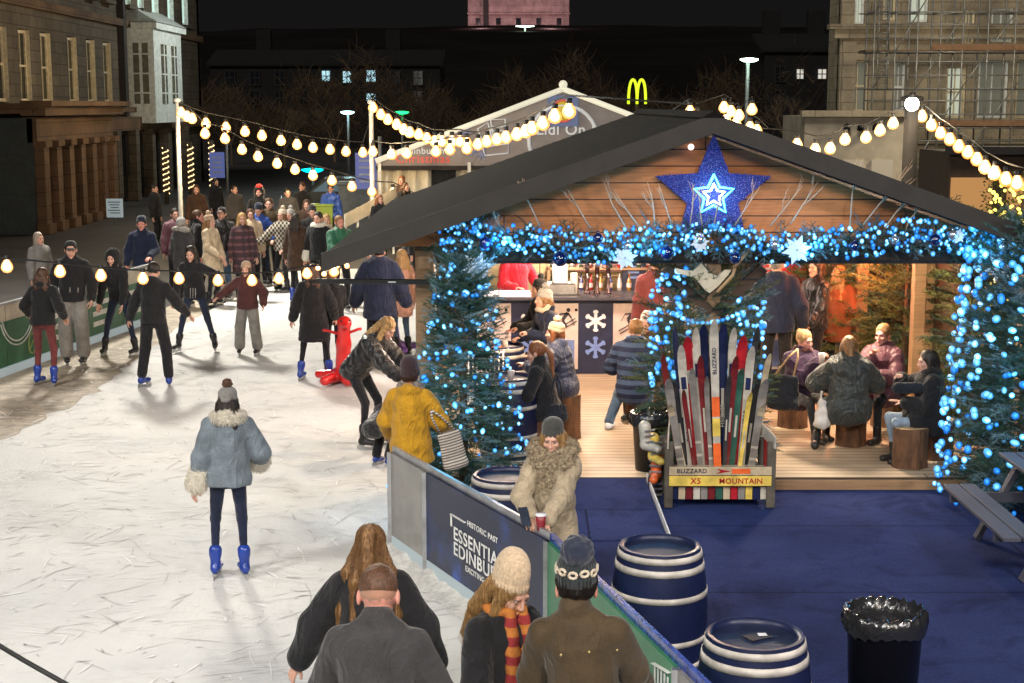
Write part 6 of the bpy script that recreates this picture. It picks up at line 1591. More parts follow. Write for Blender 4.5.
# far-left boards
P0 = gnd(-40, 392); P1 = Vector((-6.55, 27.2, 0)); d = (P1 - P0).normalized(); Lf = (P1 - P0).length; t = thing('rink_board', 'far left rink board, green with white curved markings', 'barrier', P0)
GR2 = plain('board_green_dark', (.025, .12, .055), .5, var=.3, bst=0); CRB = plain('board_cream', (.50, .47, .38), .5, var=.2, bst=0); up_ = Vector((d.y, -d.x, 0)); up_ = up_ if up_.x > 0 else -up_
o = t.location; npan = 5
for i in range(npan):
    a, c = P0 + d * (Lf * i / npan + .01) - o, P0 + d * (Lf * (i + 1) / npan - .01) - o
    def q4(z0, z1, off=0): return [a + Vector((0, 0, z0)) + up_ * off, c + Vector((0, 0, z0)) + up_ * off, c + Vector((0, 0, z1)) + up_ * off, a + Vector((0, 0, z1)) + up_ * off]
    pn_ = MB().prism(q4(.12, .78), -up_ * .05).build('panel', GR2, t); MB().prism(q4(.785, 1.02), -up_ * .05).build('upper_panel', CRB, t)
    mb = MB(); w_ = (c - a).length
    if i < 2:
        for rr_ in (.5, .56): mb.tube([a + d * (w_ * .25 + rr_ * math.cos(R(200 + 8 * k))) + Vector((0, 0, .95 + rr_ * math.sin(R(200 + 8 * k)))) + up_ * .006 for k in range(19)], .012, 4)
        mb.build('curved_marking', PW, pn_)
        mb = MB(); c0 = a + d * w_ * .55 + Vector((0, 0, .34)) + up_ * .006; mb.tube([c0 + d * (.11 * math.cos(R(20 * k))) + Vector((0, 0, .15 * math.sin(R(20 * k)))) for k in range(19)], .012, 4); mb.bar(c0 - d * .1 - Vector((0, 0, .1)), c0 + d * .1 + Vector((0, 0, .1)), .02, .01); mb.build('ring_marking', plain('print_lime', (.35, .4, .12), .5, bst=0), pn_)
    else:
        for k in range(3): mb.prism([a + d * (w_ * .12) + Vector((0, 0, .6 - .17 * k)) + up_ * .004, a + d * (w_ * (.75 - .1 * k)) + Vector((0, 0, .6 - .17 * k)) + up_ * .004, a + d * (w_ * (.75 - .1 * k)) + Vector((0, 0, .68 - .17 * k)) + up_ * .004, a + d * (w_ * .12) + Vector((0, 0, .68 - .17 * k)) + up_ * .004], up_ * .003)
        mb.build('lettering_band', PW, pn_)
MB().bar(Vector((0, 0, 1.04)), P1 - P0 + Vector((0, 0, 1.04)), .04, .06, up=up_).build('top_rail', ALU, t); MB().prism([Vector((0, 0, 0)), P1 - P0, P1 - P0 + Vector((0, 0, .12)), Vector((0, 0, .12))], up_ * .05).build('kick_board', WBD, t)

# ------------------------------------------------------------------ armchair made of skis
cx, cy = xat(717, 14.5, .4), 14.5; t = thing('ski_armchair', 'armchair built from old upright skis in red, white and black', 'chair', (cx, cy, 0))
def skim(name, c): return plain('ski_' + name, c, .3, var=.3, ns=7, coat=.5, bst=.1)
K = dict(white=skim('white', (.48, .44, .37)), red=skim('red', (.40, .015, .02)), maroon=skim('maroon', (.16, .015, .015)), navy=skim('navy', (.012, .018, .06)), black=skim('black', (.035, .035, .035)), grey=skim('grey', (.22, .20, .18)), yellow=skim('yellow', (.72, .52, .10)), orange=skim('orange', (.85, .14, .03)), cream=skim('cream', (.5, .4, .26)), green=skim('green', (.03, .10, .07)))
def ski(a, b, w_, m_, y, curl=.10, label=None, deco=None, name='ski'):
    a = Vector((a[0], y, a[1])); b = Vector((b[0], y + .0, b[1])); d = (b - a); L = d.length; d.normalize(); n_ = Vector((-d.z, 0, d.x)); mb = MB(); vs = []
    st = [(0, .9, 0), (.3, .8, 0), (.6, .86, 0), (.82, 1.0, 0), (.90, 1.0, -.012), (.95, .86, -.03), (.985, .5, -.05), (1.0, .12, -.06)]
    for f, ww, yo in st:
        c = a + d * L * f + Vector((0, yo * (curl / .06), 0))
        for q, yy in ((-1, 0), (1, 0), (1, .012), (-1, .012)): vs.append(c + n_ * q * w_ / 2 * ww + Vector((0, yy, 0)))
    fs = [(4 * i + k, 4 * i + (k + 1) % 4, 4 * i + 4 + (k + 1) % 4, 4 * i + 4 + k) for i in range(len(st) - 1) for k in range(4)] + [(3, 2, 1, 0), (28, 29, 30, 31)]
    o = mb.add(vs, fs).build(name, m_, t)
    if label: o['label'] = label
    for (f0, f1, ww, mm, nm) in deco or []:
        MB().prism([a + d * L * f0 + n_ * -w_ / 2 * ww, a + d * L * f0 + n_ * w_ / 2 * ww, a + d * L * f1 + n_ * w_ / 2 * ww, a + d * L * f1 - n_ * w_ / 2 * ww][::-1], (0, -.003, 0)).build(nm, mm, o)
    return o, a, d, L, n_
def cp(px, py, Y=14.75): q = at(px, py, Y); return (q.x - cx, q.z)
FAN = [(666, 375, 684, 'grey', .085, 0), (679, 342, 693, 'white', .085, 2), (686, 334, 700, 'red', .105, 4), (694, 325, 704, 'white', .08, 3), (702, 322, 708, 'navy', .10, 5), (698, 352, 709, 'maroon', .07, 1),
       (734, 352, 722, 'maroon', .07, 1), (722, 322, 722, 'navy', .10, 5), (732, 325, 726, 'white', .08, 3), (742, 333, 730, 'red', .105, 4), (750, 343, 737, 'white', .085, 2), (763, 375, 745, 'grey', .085, 0),
       (672, 380, 690, 'black', .08, 6), (757, 380, 741, 'black', .08, 6), (668, 400, 688, 'cream', .07, .5), (761, 400, 743, 'cream', .07, .5), (662, 352, 683, 'maroon', .06, 7), (769, 352, 746, 'cream', .06, 7), (674, 325, 690, 'navy', .06, 8), (757, 325, 740, 'black', .06, 8), (681, 385, 697, 'maroon', .05, -.6), (748, 388, 734, 'yellow', .05, -.6), (704, 372, 711, 'grey', .05, -.5), (727, 370, 721, 'black', .05, -.5), (690, 365, 702, 'grey', .07, 2.5), (740, 365, 728, 'green', .07, 2.5)]
names_ = {'grey': 'worn grey ski', 'white': 'white ski with dark print', 'red': 'wide red ski', 'navy': 'dark navy ski', 'maroon': 'narrow maroon ski', 'black': 'black ski', 'cream': 'cream ski', 'green': 'dark green ski', 'yellow': 'yellow ski'}
brand = {0: 'ROSSIGNOL', 1: 'DYNASTIC', 4: 'HEAD', 7: 'HEAD', 3: 'BLIZZARD', 8: 'FISCHER', 2: 'ATOMIC', 10: 'DYNASTAR', 11: 'ROSSIGNOL'}
brand = {1: 'DYNASTAR', 10: 'DYNASTAR', 4: 'HEAD', 7: 'FISCHER'}
for i, (xt, yt, xb, c_, w_, ly) in enumerate(FAN):
    a, b_ = cp(xb, 492), cp(xt, yt); dk = K['navy'] if c_ in ('white', 'cream') else K['white']
    deco = [(.70, .78, .6, dk, 'printed_patch')] if c_ in ('white', 'red') else ([(.2 + .1 * k, .22 + .1 * k, .8, K['white'], 'chevron') for k in range(3)] if c_ == 'grey' else [(.45, .62, .3, dk, 'stripe')])
    o, A_, D_, L_s, n_ = ski(a, b_, w_, K[c_], .12 + ly * .018, label=names_[c_], deco=deco)
    if i in brand: q = A_ + D_ * L_s * .46 + Vector((0, -.005, 0)); text(brand[i], .06, dk, o, frame(q, -D_ if False else D_, -n_ if False else n_), ext=.001, off=.003)
a, b_ = cp(716, 492), cp(711, 315); o, A_, D_, L_s, n_ = ski(a, b_, .09, K['white'], .08, label='tall white centre ski with orange and yellow bands', deco=[(.14, .30, .84, K['orange'], 'orange_band'), (.34, .44, .84, K['yellow'], 'yellow_band'), (.45, .56, .84, K['orange'], 'orange_band')])
text('BLIZZARD', .055, K['navy'], o, frame(A_ + D_ * L_s * .76 + Vector((0, -.004, 0)), D_, n_), ext=.001, off=.003)
# frame: legs, arms, seat slats, front rails
for q in (-1, 1):
    LGW = plain('weathered_ski_wood', (.09, .075, .055), .6, var=.5, ns=6); MB().box((q * .50, -.22, .33), (.085, .05, .66), bev=.006).build('leg', LGW, t); MB().box((q * .50, .30, .30), (.085, .05, .60), bev=.006).build('leg', LGW, t)
    o = MB().bar((q * .52, -.30, .665), (q * .44, .36, .72), .12, .014, up=(1, 0, 0)).build('armrest', K['white'], t); MB().bar((q * .52, -.22, .676), (q * .47, .16, .708), .05, .004, up=(1, 0, 0)).build('stripe', K['red'], o)
    mb = MB(); [mb.box((q * .50, -.12 + .1 * k, .38), (.014, .08, .44)) for k in range(4)]; mb.build('side_panel', K['red'] if q > 0 else K['black'], t)
for k, mm in enumerate(('red', 'white', 'green', 'cream', 'navy')): MB().box((0, -.16 + k * .085, .36 - k * .008), (.98, .075, .014), bev=.003).build('seat_slat', K[mm], t)
o = MB().box((0, -.252, .375), (1.0, .014, .085), bev=.003).build('front_rail', K['cream'], t); text('BLIZZARD', .06, K['navy'], o, frame((-.28, -.262, .375), (1, 0, 0), (0, 0, 1)), ext=.001, off=.002); MB().box((.20, -.2605, .375), (.18, .003, .05)).build('orange_band', K['orange'], o)
mb = MB(); mb.prism([(-.04, -.262, .40), (.1, -.262, .375), (-.04, -.262, .35), (.0, -.262, .375)], (0, .002, 0)); mb.build('arrow_print', K['red'], o)
o = MB().box((0, -.252, .275), (1.0, .014, .10), bev=.003).build('front_rail', K['yellow'], t); text('MOUNTAIN', .075, K['red'], o, frame((.20, -.262, .275), (1, 0, 0), (0, 0, 1)), ext=.001, off=.002); text('X5', .08, K['red'], o, frame((-.24, -.262, .275), (1, 0, 0), (0, 0, 1)), ext=.001, off=.006)
for k in range(13):
    c_ = ('navy', 'cream', 'maroon', 'white', 'grey', 'maroon', 'green', 'cream', 'red', 'grey', 'yellow', 'navy', 'white')[k]; MB().box((-.44 + k * .073, -.2, .16), (.065, .012, .16)).build('slat', K[c_], t)
# ski boots heaped beside the chair
for lb, px, py, c_, fc in (('yellow ski boot hanging by the left arm of the ski chair', 655, 452, 'yellow', 20), ('orange ski boot under the yellow one beside the ski chair', 656, 470, 'orange', -15), ('white ski boot with straps near the deck edge by the chair', 648, 440, 'white', 40), ('black ski boot on the ground left of the ski chair', 655, 493, 'black', 10)):
    q = at(px, py, 14.7); t2 = thing('ski_boot', lb, 'ski boot', q, R(fc)); S = Sdf(); S.ech((.0, .04, -.06), (.0, -.14, -.07), (.048, .05), (.045, .038), (1, 0, 0)); S.rc((0, .03, -.04), (0, .05, .13), .055, .062); v_, f_ = S.mesh(.009, .03); link('shell', np_mesh('shell', v_, f_, [K[c_]]), t2)
    for z in (-.01, .05, .10): MB().box((0, -.035 + z * .1, z), (.125, .03, .018), bev=.004).build('buckle', ALU, t2)
# ------------------------------------------------------------------ the people
def C_(n, c, **k): return cloth(n, c, **k)
BLKJ = C_('black_jacket', (.012, .012, .014)); BLKP = C_('black_puffer', (.010, .010, .012), rough=.32, fold=.7, weave=120); CHAR = C_('charcoal_wool', (.045, .043, .045)); NAVJ = C_('navy_jacket', (.012, .018, .045)); NAVP = C_('navy_puffer', (.018, .028, .07), rough=.4)
DENIM = C_('blue_denim', (.07, .12, .20)); DARKD = C_('dark_denim', (.015, .022, .045)); LDEN = C_('light_denim', (.25, .31, .38)); GREYT = C_('grey_trousers', (.22, .205, .185)); MAR = C_('maroon_leggings', (.15, .035, .035)); BRN = C_('brown_jacket', (.055, .028, .016))
YEL = C_('mustard_coat', (.52, .27, .015), fold=.6); CRM = C_('cream_coat', (.55, .43, .29)); BLU = C_('royal_blue_jacket', (.02, .075, .36), rough=.45); GRNJ = C_('green_jacket', (.01, .12, .06), rough=.5); REDJ = C_('red_fleece', (.55, .015, .03)); PURP = C_('purple_fleece', (.045, .022, .055), fold=.7)
MARP = C_('maroon_puffer', (.11, .03, .045), rough=.45); DGRN = C_('dark_green_puffer', (.025, .032, .030), rough=.33, fold=.8); OLV = C_('olive_wax_jacket', (.062, .040, .018), rough=.7, fold=.35); DNJ = C_('grey_blue_denim', (.16, .195, .225)); BEI = C_('stone_puffer', (.40, .32, .215), rough=.6)
MRT = C_('dark_maroon_top', (.085, .028, .026)); PINK = C_('pink_coat', (.60, .33, .25)); PLD = pattern('plaid_cloth', 'plaid', (.06, .03, .035), (.16, .07, .08), (.03, .02, .03), 7); CHK = pattern('check_fleece', 'check', (.50, .45, .36), (.04, .035, .03), s=9)
STRN = pattern('navy_stripe_puffer', 'stripe', (.05, .085, .17), (.012, .02, .06), s=9.5)
BLUB = plain('skate_blue', (.012, .045, .30), .35, coat=.3, bs=8); BLKB = plain('skate_black', (.012, .012, .014), .4, bs=8); BRB = plain('brown_boot', (.06, .025, .015), .5)
FURW = plain('cream_fur', (.86, .80, .68), 1, var=.12, ns=60, bs=90, bst=1, bd=.02); FURT = plain('taupe_fur', (.36, .28, .185), 1, var=.7, ns=42, bs=90, bst=1, bd=.02)
HB = hairm('hair_blond', (.42, .24, .09), (.62, .42, .2)); HLB = hairm('hair_dark_blond', (.21, .10, .035), (.45, .26, .1)); HBR = hairm('hair_brown', (.07, .03, .014)); HDK = hairm('hair_dark', (.018, .011, .008)); HGR = hairm('hair_grey', (.30, .25, .20)); HAU = hairm('hair_auburn', (.20, .065, .022), (.34, .13, .05)); HSH = hairm('hair_short_brown', (.10, .045, .022))
KBK = knit('knit_black', (.012, .012, .012)); KGR = knit('knit_grey', (.20, .19, .175)); KCH = knit('knit_charcoal', (.045, .045, .04)); KBE = knit('knit_beige', (.56, .42, .28)); KCR = knit('knit_cream', (.60, .50, .38)); KNV = knit('knit_navy', (.012, .018, .04)); KTN = knit('knit_tan', (.42, .29, .19)); KBU = knit('knit_burgundy', (.03, .012, .016)); KLG = knit('knit_light_grey', (.34, .33, .31)); KPK = knit('knit_pink', (.62, .48, .46))
KPT = knit('knit_cream_dots', (.015, .022, .025), (.72, .66, .45), .070, .118); SCG = pattern('scarf_grey_check', 'plaid', (.24, .20, .17), (.42, .36, .3), (.1, .08, .08), 16); SCO = pattern('scarf_orange', 'stripe', (.5, .17, .03), (.32, .03, .03), s=10)
BAGB = C_('black_canvas', (.014, .016, .022)); STB = pattern('striped_cotton', 'stripe', (.62, .56, .48), (.16, .14, .13), s=38)
SK = ('skate', BLUB); SKB = ('skate', BLKB); BT = ('boot', MATS['black_leather'])
def gp(px, py, z=0.0): return gnd(px, py, z)
def gy(px, Y, z=0.0): return Vector((xat(px, Y, z + .9), Y, z))
UPH = [(-.42, -.28, 1.12), (.42, -.28, 1.12)]

# -- skaters, front left
person('woman with long dark hair, dark jumper and maroon leggings on blue skates, seen from behind', gp(46, 386), 175, 1.62, lean=8, top=dict(mat=BLKJ, L=.02, t=.03, hood='down'), pants=(MAR, 0), shoes=SK, hair=('long', HBR), fem=True, hands=[(-.28, -.12, 1.0), (.34, -.30, 1.02)], feet=[(-.14, .02), (.15, -.05)], toe=(14, -14))
person('man in black cap, dark jacket and baggy pale grey trousers standing by the green boards', gp(76, 365), 8, 1.84, top=dict(mat=BLKJ, t=.035, L=.02, hood='collar'), pants=(GREYT, .045), shoes=SKB, hair=('short', HDK), hat=('cap', KBK), hands=[(-.27, -.08, .95), (.27, -.1, .93)], head=(8, 8, 0))
person('woman in dark hooded top and jeans leaning on a knee, facing the camera', gp(120, 356), -12, 1.66, lean=18, hipy=.08, top=dict(mat=BLKJ, t=.02, hood='up'), pants=(DARKD, 0), shoes=SKB, hair=('long', HDK), fem=True, feet=[(-.26, -.02), (.26, .06)], hands=[(-.20, -.30, .78), (.20, -.24, .85)], head=(0, 12, 0))
person('man in navy beanie and dark coat standing behind the boards near the notice board', gy(143, 28.5), 5, 1.80, top=dict(mat=NAVJ, t=.035, hood='collar', L=.1), pants=(DARKD, .02), shoes=BT, hair=('short', HDK), hat=('beanie', KNV), skin=SKINP, hands=[(-.28, -.1, .9), (.18, -.30, 1.05)])
person('person in black hooded jacket and black trousers on blue skates, back to the camera', gp(156, 387), 172, 1.70, lean=5, top=dict(mat=BLKJ, t=.03, hood='down', L=.03), pants=(MATS['black_denim'], .025), shoes=SK, hair=('short', HDK), feet=[(-.20, 0), (.20, .03)], hands=[(-.42, -.22, 1.0), (.42, -.16, .92)], toe=(18, -18), head=(0, 14, 0))
person('woman in black hooded jumper with arms spread and legs wide on black skates', gp(197, 352), -5, 1.68, lean=14, top=dict(mat=BLKJ, t=.02, L=.02, hood='down'), pants=(DARKD, 0), shoes=SKB, hair=('long', HDK), fem=True, feet=[(-.30, -.05), (.30, .06)], hands=[(-.30, -.25, .80), (.52, -.18, 1.12)], head=(0, 12, 0), toe=(-12, 14))
person('child in tan beanie, maroon top and loose grey trousers holding hands out', gp(249, 355), -4, 1.42, lean=6, top=dict(mat=MRT, t=.045, L=.03), pants=(GREYT, .05), shoes=SKB, hair=('bob', HBR), hat=('beanie', KTN), fem=True, feet=[(-.18, 0), (.18, 0)], hands=[(-.50, -.2, 1.12), (.34, -.12, .98)], headk=1.12)
person('woman in long black padded coat and leggings on blue skates, back to the camera', gp(315, 380), 186, 1.62, top=dict(mat=BLKJ, t=.045, L=.36, hood='down', quilt=(.09, .006)), pants=(MATS['black_denim'], -.005), shoes=SK, hair=('long', HBR), fem=True, feet=[(-.24, 0), (.22, .04)], hands=[(-.32, -.12, .92), (.34, -.14, .85)], toe=(20, -20))
person('solitary skater in grey-blue denim jacket with fur cuffs and grey bobble hat', gp(231, 578), 192, 1.55, lean=4, roll=-2, top=dict(mat=DNJ, t=.05, L=.05, fur=('cuffs', FURW), nz=.006, label='boxy denim jacket with fur collar and cuffs'), pants=(NAVJ, -.006), shoes=SK, hair=('long', HDK), hat=('bobble', KGR, HBR), fem=True, feet=[(-.13, .03), (.14, -.03)], hands=[(-.30, -.26, 1.0), (.30, .02, .84)], toe=(10, -14), head=(-12, 6, 0))
# skating aid and the group round it
def pose_aid(label, px, py, Y, m_, fc, s=1.0):
    p = gy(px, Y); t = thing('skating_aid', label, 'skating aid', p, R(fc)); t.scale = (s, s, s)
    S = Sdf(); S.rc((0, .10, .12), (0, -.30, .10), .09, .075); S.rc((0, .05, .16), (0, -.02, .50), .10, .085); S.rc((0, -.02, .50), (0, -.08, .74), .085, .075); S.ell((0, -.13, .78), (.085, .10, .08)); S.rc((0, -.2, .76), (0, -.27, .75), .035, .03)
    for q in (-1, 1): S.rc((q * .05, .10, .08), (q * .26, -.16, .075), .075, .06); S.rc((q * .05, .12, .10), (q * .27, .30, .08), .07, .05)
    v_, f_ = S.mesh(.014, .05, zmin=.02); link('body', np_mesh('body', v_, f_, [m_]), t)
    for q in (-1, 1): MB().sphere((q * .05, -.2, .81), .014, 6).build('eye', INK, t); MB().tube([(q * .05, .02, .62), (q * .20, .08, .66), (q * .24, .08, .66)], .018, 8).build('handle', m_, t)
    return t
REDP = plain('aid_red', (.62, .02, .02), .3, coat=.4, bst=0, var=.1); PURPL = plain('aid_purple', (.20, .08, .42), .3, coat=.4, bst=0, var=.1)
pose_aid('red plastic seal shaped skating aid standing on the ice', 343, 0, 20.9, REDP, 15, 1.15)
pose_aid('purple plastic skating aid half hidden behind the big dark figure', 392, 0, 23.6, PURPL, -20, 1.05)
person('child with short sandy hair in a dark coat holding the red skating aid', gy(333, 21.6), 200, 1.50, lean=10, top=dict(mat=BLKJ, t=.04, L=.08, hood='collar'), pants=(DARKD, .01), shoes=SKB, hair=('short', HLB), hands=[(-.2, -.4, .95), (.2, -.4, .95)])
person('tall bulky figure in a dark navy hooded coat, back to the camera, beyond the boom', gy(380, 22.0), 178, 1.84, top=dict(mat=NAVJ, t=.07, L=.22, hood='down', quilt=(.11, .008)), pants=(MATS['black_denim'], .03), shoes=SKB, hair=('short', HDK), hat=('beanie', KNV), hands=[(-.36, -.1, .9), (.36, -.1, .9)])
person('person in a pale pink coat just right of the bulky dark figure', gy(402, 23.4), 215, 1.62, top=dict(mat=PINK, t=.03, L=.30), pants=(DENIM, 0), shoes=SKB, hair=('long', HB), fem=True)
person('woman with curly blond hair in a shiny black puffer bending over a child', gp(372, 447), 62, 1.68, lean=40, hipy=.22, hipz=.88, top=dict(mat=BLKP, t=.045, L=.06, hood='down', quilt=(.085, .013)), pants=(MATS['black_denim'], -.003), shoes=SKB, hair=('curly', HB), fem=True, hands=[(-.16, -.52, .84), (.20, -.46, .90)], feet=[(-.15, .02), (.16, -.02)], gloves=BLKJ, head=(8, 38, 0), grip=('grip', 'grip'))
person('small child in black sinking onto blue skates in front of the blond woman', gp(382, 466), 150, 1.16, lean=62, hipz=.62, hipy=.22, top=dict(mat=BLKP, t=.05, L=.05, hood='up'), pants=(BLKJ, .03), shoes=SK, hair=('short', HBR), hands=[(-.25, -.62, .5), (.25, -.62, .5)], headk=1.2, head=(0, 60, 0))
_, JY = person('woman in mustard yellow coat, burgundy hat and checked scarf at the rink board', gy(411, 13.35), 168, 1.60, top=dict(mat=YEL, t=.045, L=.17, hood='down', nz=.006), pants=(DARKD, 0), shoes=BT, hair=('short', HBR), headk=1.14, hat=('slouch', KBU), scarf=(SCG, 0, .058), fem=True, hands=[(-.30, -.28, 1.0), (.30, -.26, .98)], fine=.0085)
# striped tote bag on her shoulder
def tote(name, label, loc, rz, m_, w_, h_, d_, strap_to, tilt=0, cat='bag', strapm=None):
    t = thing(name, label, cat, loc, R(rz)); S = Sdf(); S.ech((0, 0, -h_ * .5), (0, 0, h_ * .42), (w_ / 2, d_ / 2), (w_ / 2 * .93, d_ / 2 * .55), (1, 0, 0)); S.ech((-w_ * .3, 0, -h_ * .42), (w_ * .3, 0, -h_ * .42), (d_ / 2, d_ / 2), (d_ / 2, d_ / 2), (0, 1, 0))
    v_, f_ = S.mesh(.011, .04, .004, 30); link('body', np_mesh('body', v_, f_, [m_]), t)
    st = Vector(strap_to)
    for q in (-1, 1): MB().tube([(q * w_ * .3, 0, h_ * .42), (Vector((q * w_ * .3, 0, h_ * .42)) * .3 + st * .7) + Vector((q * .02, -.02, 0)), st], .011, 6).build('strap', strapm or m_, t)
    return t
tote('tote_bag', 'cream and black striped cotton tote hanging at the mustard coat', (at(452, 448, 13.3)), 12, STB, .23, .36, .07, (-.10, .02, .40)).rotation_euler = (R(6), R(-14), R(12))

# -- the crowd at the back of the rink
person('person in dark coat with a grey fur trimmed hood, leftmost of the back crowd', gy(183, 29.0), 150, 1.68, top=dict(mat=CHAR, t=.05, L=.3, hood='down', fur=('big', plain('grey_fur', (.3, .28, .25), 1, var=.5, ns=60, bst=1, bd=.02))), pants=(BLKJ, 0), shoes=SKB, hair=('bob', HGR), hat=('beanie', KLG), fem=True)
person('man with brown hair in a black jacket left of the cream coat', gy(199, 30.2), 100, 1.76, top=dict(mat=BLKJ, t=.03, hood='collar'), pants=(MATS['black_denim'], .01), shoes=SKB, hair=('short', HBR), skin=SKINP)
person('woman in long cream coat and cream bobble hat', gy(211, 29.3), 65, 1.72, top=dict(mat=CRM, t=.03, L=.36), pants=(BLKJ, 0), shoes=SKB, hair=('long', HLB), hat=('bobble', KTN, KTN), fem=True, hands=[(-.18, -.3, 1.0), (.25, -.12, .86)])
person('man in black cap and leather jacket with jeans in the back crowd', gy(223, 30.2), -10, 1.82, top=dict(mat=BLKP, t=.03), pants=(DENIM, .01), shoes=SKB, hair=('short', HDK), hat=('cap', KBK), hands=[(-.24, -.22, .98), (.27, -.06, .86)])
person('woman with long fair hair in a dark plaid coat', gy(243, 30.0), 20, 1.72, top=dict(mat=PLD, t=.03, L=.4), pants=(BLKJ, 0), shoes=SKB, hair=('long', HB), fem=True)
person('man in royal blue jacket, blue jeans and navy beanie leaning sideways', gp(261, 286), -8, 1.76, lean=12, roll=4, top=dict(mat=BLU, t=.04, hood='down'), pants=(DARKD, .01), shoes=SKB, hair=('short', HBR), hat=('beanie', KNV), hands=[(-.40, -.2, .95), (.36, -.2, 1.0)], head=(0, 18, 0), feet=[(-.14, .05), (.22, -.02)])
person('woman in black and cream checked fleece with a cream bobble hat, hand out left', gp(284, 292), -35, 1.68, top=dict(mat=CHK, t=.05, L=.05), pants=(BLKJ, 0), shoes=SKB, hair=('bob', HLB), hat=('bobble', KCR, KCR), fem=True, hands=[(-.32, -.42, 1.05), (.22, -.2, .95)])
person('person in long dark coat between the checked fleece and the brown jacket', gy(297, 29.6), 165, 1.74, top=dict(mat=BRN, t=.03, L=.3), pants=(BLKJ, 0), shoes=SK, hair=('long', HDK), fem=True)
person('woman with long brown hair, brown jacket and pale jeans facing the camera', gp(308, 277), 5, 1.72, top=dict(mat=BRN, t=.045, L=.08), pants=(LDEN, .015), shoes=SKB, hair=('long', HBR), fem=True, hands=[(-.27, -.06, .84), (.22, -.24, .98)])
person('man in black coat with white collar behind the brown jacket woman', gy(319, 29.4), -20, 1.78, top=dict(mat=BLKJ, t=.03, L=.12, fur=('cuffscollar', FURW)), pants=(BLKJ, 0), shoes=SKB, hair=('short', HDK))
person('woman with light scarf half hidden beside the green jacket', gy(327, 30.2), 10, 1.68, top=dict(mat=CRM, t=.02, L=.1), pants=(DARKD, 0), shoes=SKB, hair=('long', HB), fem=True, scarf=(KCR,))
person('man in bright green jacket with arms held forward', gy(340, 28.4), 30, 1.78, top=dict(mat=GRNJ, t=.045, hood='collar'), pants=(BLKJ, .01), shoes=SKB, hair=('short', HLB), skin=SKINP, hands=[(-.14, -.38, 1.08), (.36, -.36, 1.05)], grip=('grip', 'grip'))
REDH = knit('knit_red', (.75, .03, .02))
person('far spectator in a bright red hood behind the blue jacket man', gy(260, 37), 0, 1.92, top=dict(mat=BLKJ, t=.03, hood='up'), pants=(BLKJ, 0), shoes=BT, hair=('short', HBR), hat=('slouch', REDH))
for lb, px, Y, h_, fc, m_, hr_ in (('dark figure standing in the gloom left of the lime bin', 288, 40, 1.72, 20, CHAR, ('short', HDK)), ('dark figure in a coat directly left of the lime bin', 303, 42, 1.78, -30, BLKJ, ('short', HBR)), ('far figure in grey behind the blond plaid coat woman', 235, 41, 1.75, 40, CHAR, ('short', HDK)), ('far figure in brown between the festoon pole and the crowd', 197, 41, 1.75, 10, BRN, ('bob', HBR)), ('far figure with a blue top behind the crowd by the ramp', 331, 41, 1.78, 0, BLU, ('short', HDK)), ('far person in dark clothes walking past the light pillars', 216, 46, 1.7, 60, BLKJ, ('long', HDK)), ('far person in dark clothes beside the stone building', 155, 42, 1.72, 80, BLKJ, ('short', HDK)), ('far person in grey by the boards left of the man in cap', 40, 27.2, 1.62, 60, plain('pale_grey_wool', (.2, .19, .18), .9), ('bob', HGR))):
    person(lb, gy(px, Y), fc, h_, top=dict(mat=m_, t=.035, L=.12), pants=(BLKJ, .01), shoes=BT, hair=hr_)
person('woman with auburn hair leaning on the ramp rail below the marquee', gy(380, 37.5), 30, 1.7, top=dict(mat=BLKJ, t=.03), pants=(BLKJ, 0), shoes=BT, hair=('long', HAU), fem=True)
person('woman in black bending over on the marquee platform', gy(395, 39, .34), 60, 1.7, lean=35, top=dict(mat=BLKJ, t=.03), pants=(BLKJ, 0), shoes=BT, hair=('long', HBR), fem=True, hands=[(-.2, -.5, .9), (.2, -.5, .9)])
person('woman with brown hair standing behind her on the marquee platform', gy(402, 39.8, .34), -20, 1.72, top=dict(mat=BRN, t=.03), pants=(BLKJ, 0), shoes=BT, hair=('bob', HAU), fem=True)
person('far skater in black seen below the roof edge by the hut post', gy(410, 31), -70, 1.7, lean=12, top=dict(mat=BLKJ, t=.03), pants=(BLKJ, 0), shoes=SKB, hair=('short', HDK), feet=[(-.1, -.2), (.12, .28)])

# -- inside the hut, floor at .125
FZ = .125
person('barman in a red fleece behind the left end of the bar', gy(516, 22.1, FZ), 20, 1.78, top=dict(mat=REDJ, t=.03, hood='collar'), pants=(BLKJ, 0), shoes=BT, hair=('short', HBR), hands=[(-.12, -.30, 1.12), (.34, -.14, 1.0)])
person('member of staff in red behind the right half of the bar', gy(790, 22.0, FZ), -10, 1.74, top=dict(mat=REDJ, t=.02), pants=(BLKJ, 0), shoes=BT, hair=('short', HDK))
person('dark clad barman with glasses behind the centre post', gy(676, 22.1, FZ), 0, 1.72, top=dict(mat=BLKJ, t=.02), pants=(BLKJ, 0), shoes=BT, hair=('short', HDK), hat=('beanie', KBU))
person('person in black bobble hat at the far barrel table', gy(547, 18.9, FZ), -75, 1.60, lean=12, top=dict(mat=BLKJ, t=.04, L=.1), pants=(BLKJ, 0), shoes=BT, hair=('long', HBR), hat=('bobble', KBK, KBK), fem=True, hands=[(-.18, -.42, 1.05), (.16, -.42, 1.1)], grip=('grip', 'grip'))
person('woman in light grey bobble hat and cream scarf drinking at the barrel table', gy(556, 18.0, FZ), -70, 1.60, lean=18, top=dict(mat=NAVJ, t=.035, L=.08, hood='down'), pants=(DARKD, 0), shoes=BT, hair=('long', HLB), hat=('bobble', KLG, KLG), scarf=(KCR,), fem=True, hands=[(-.18, -.42, 1.08), (.12, -.40, 1.16)], grip=('grip', 'grip'))
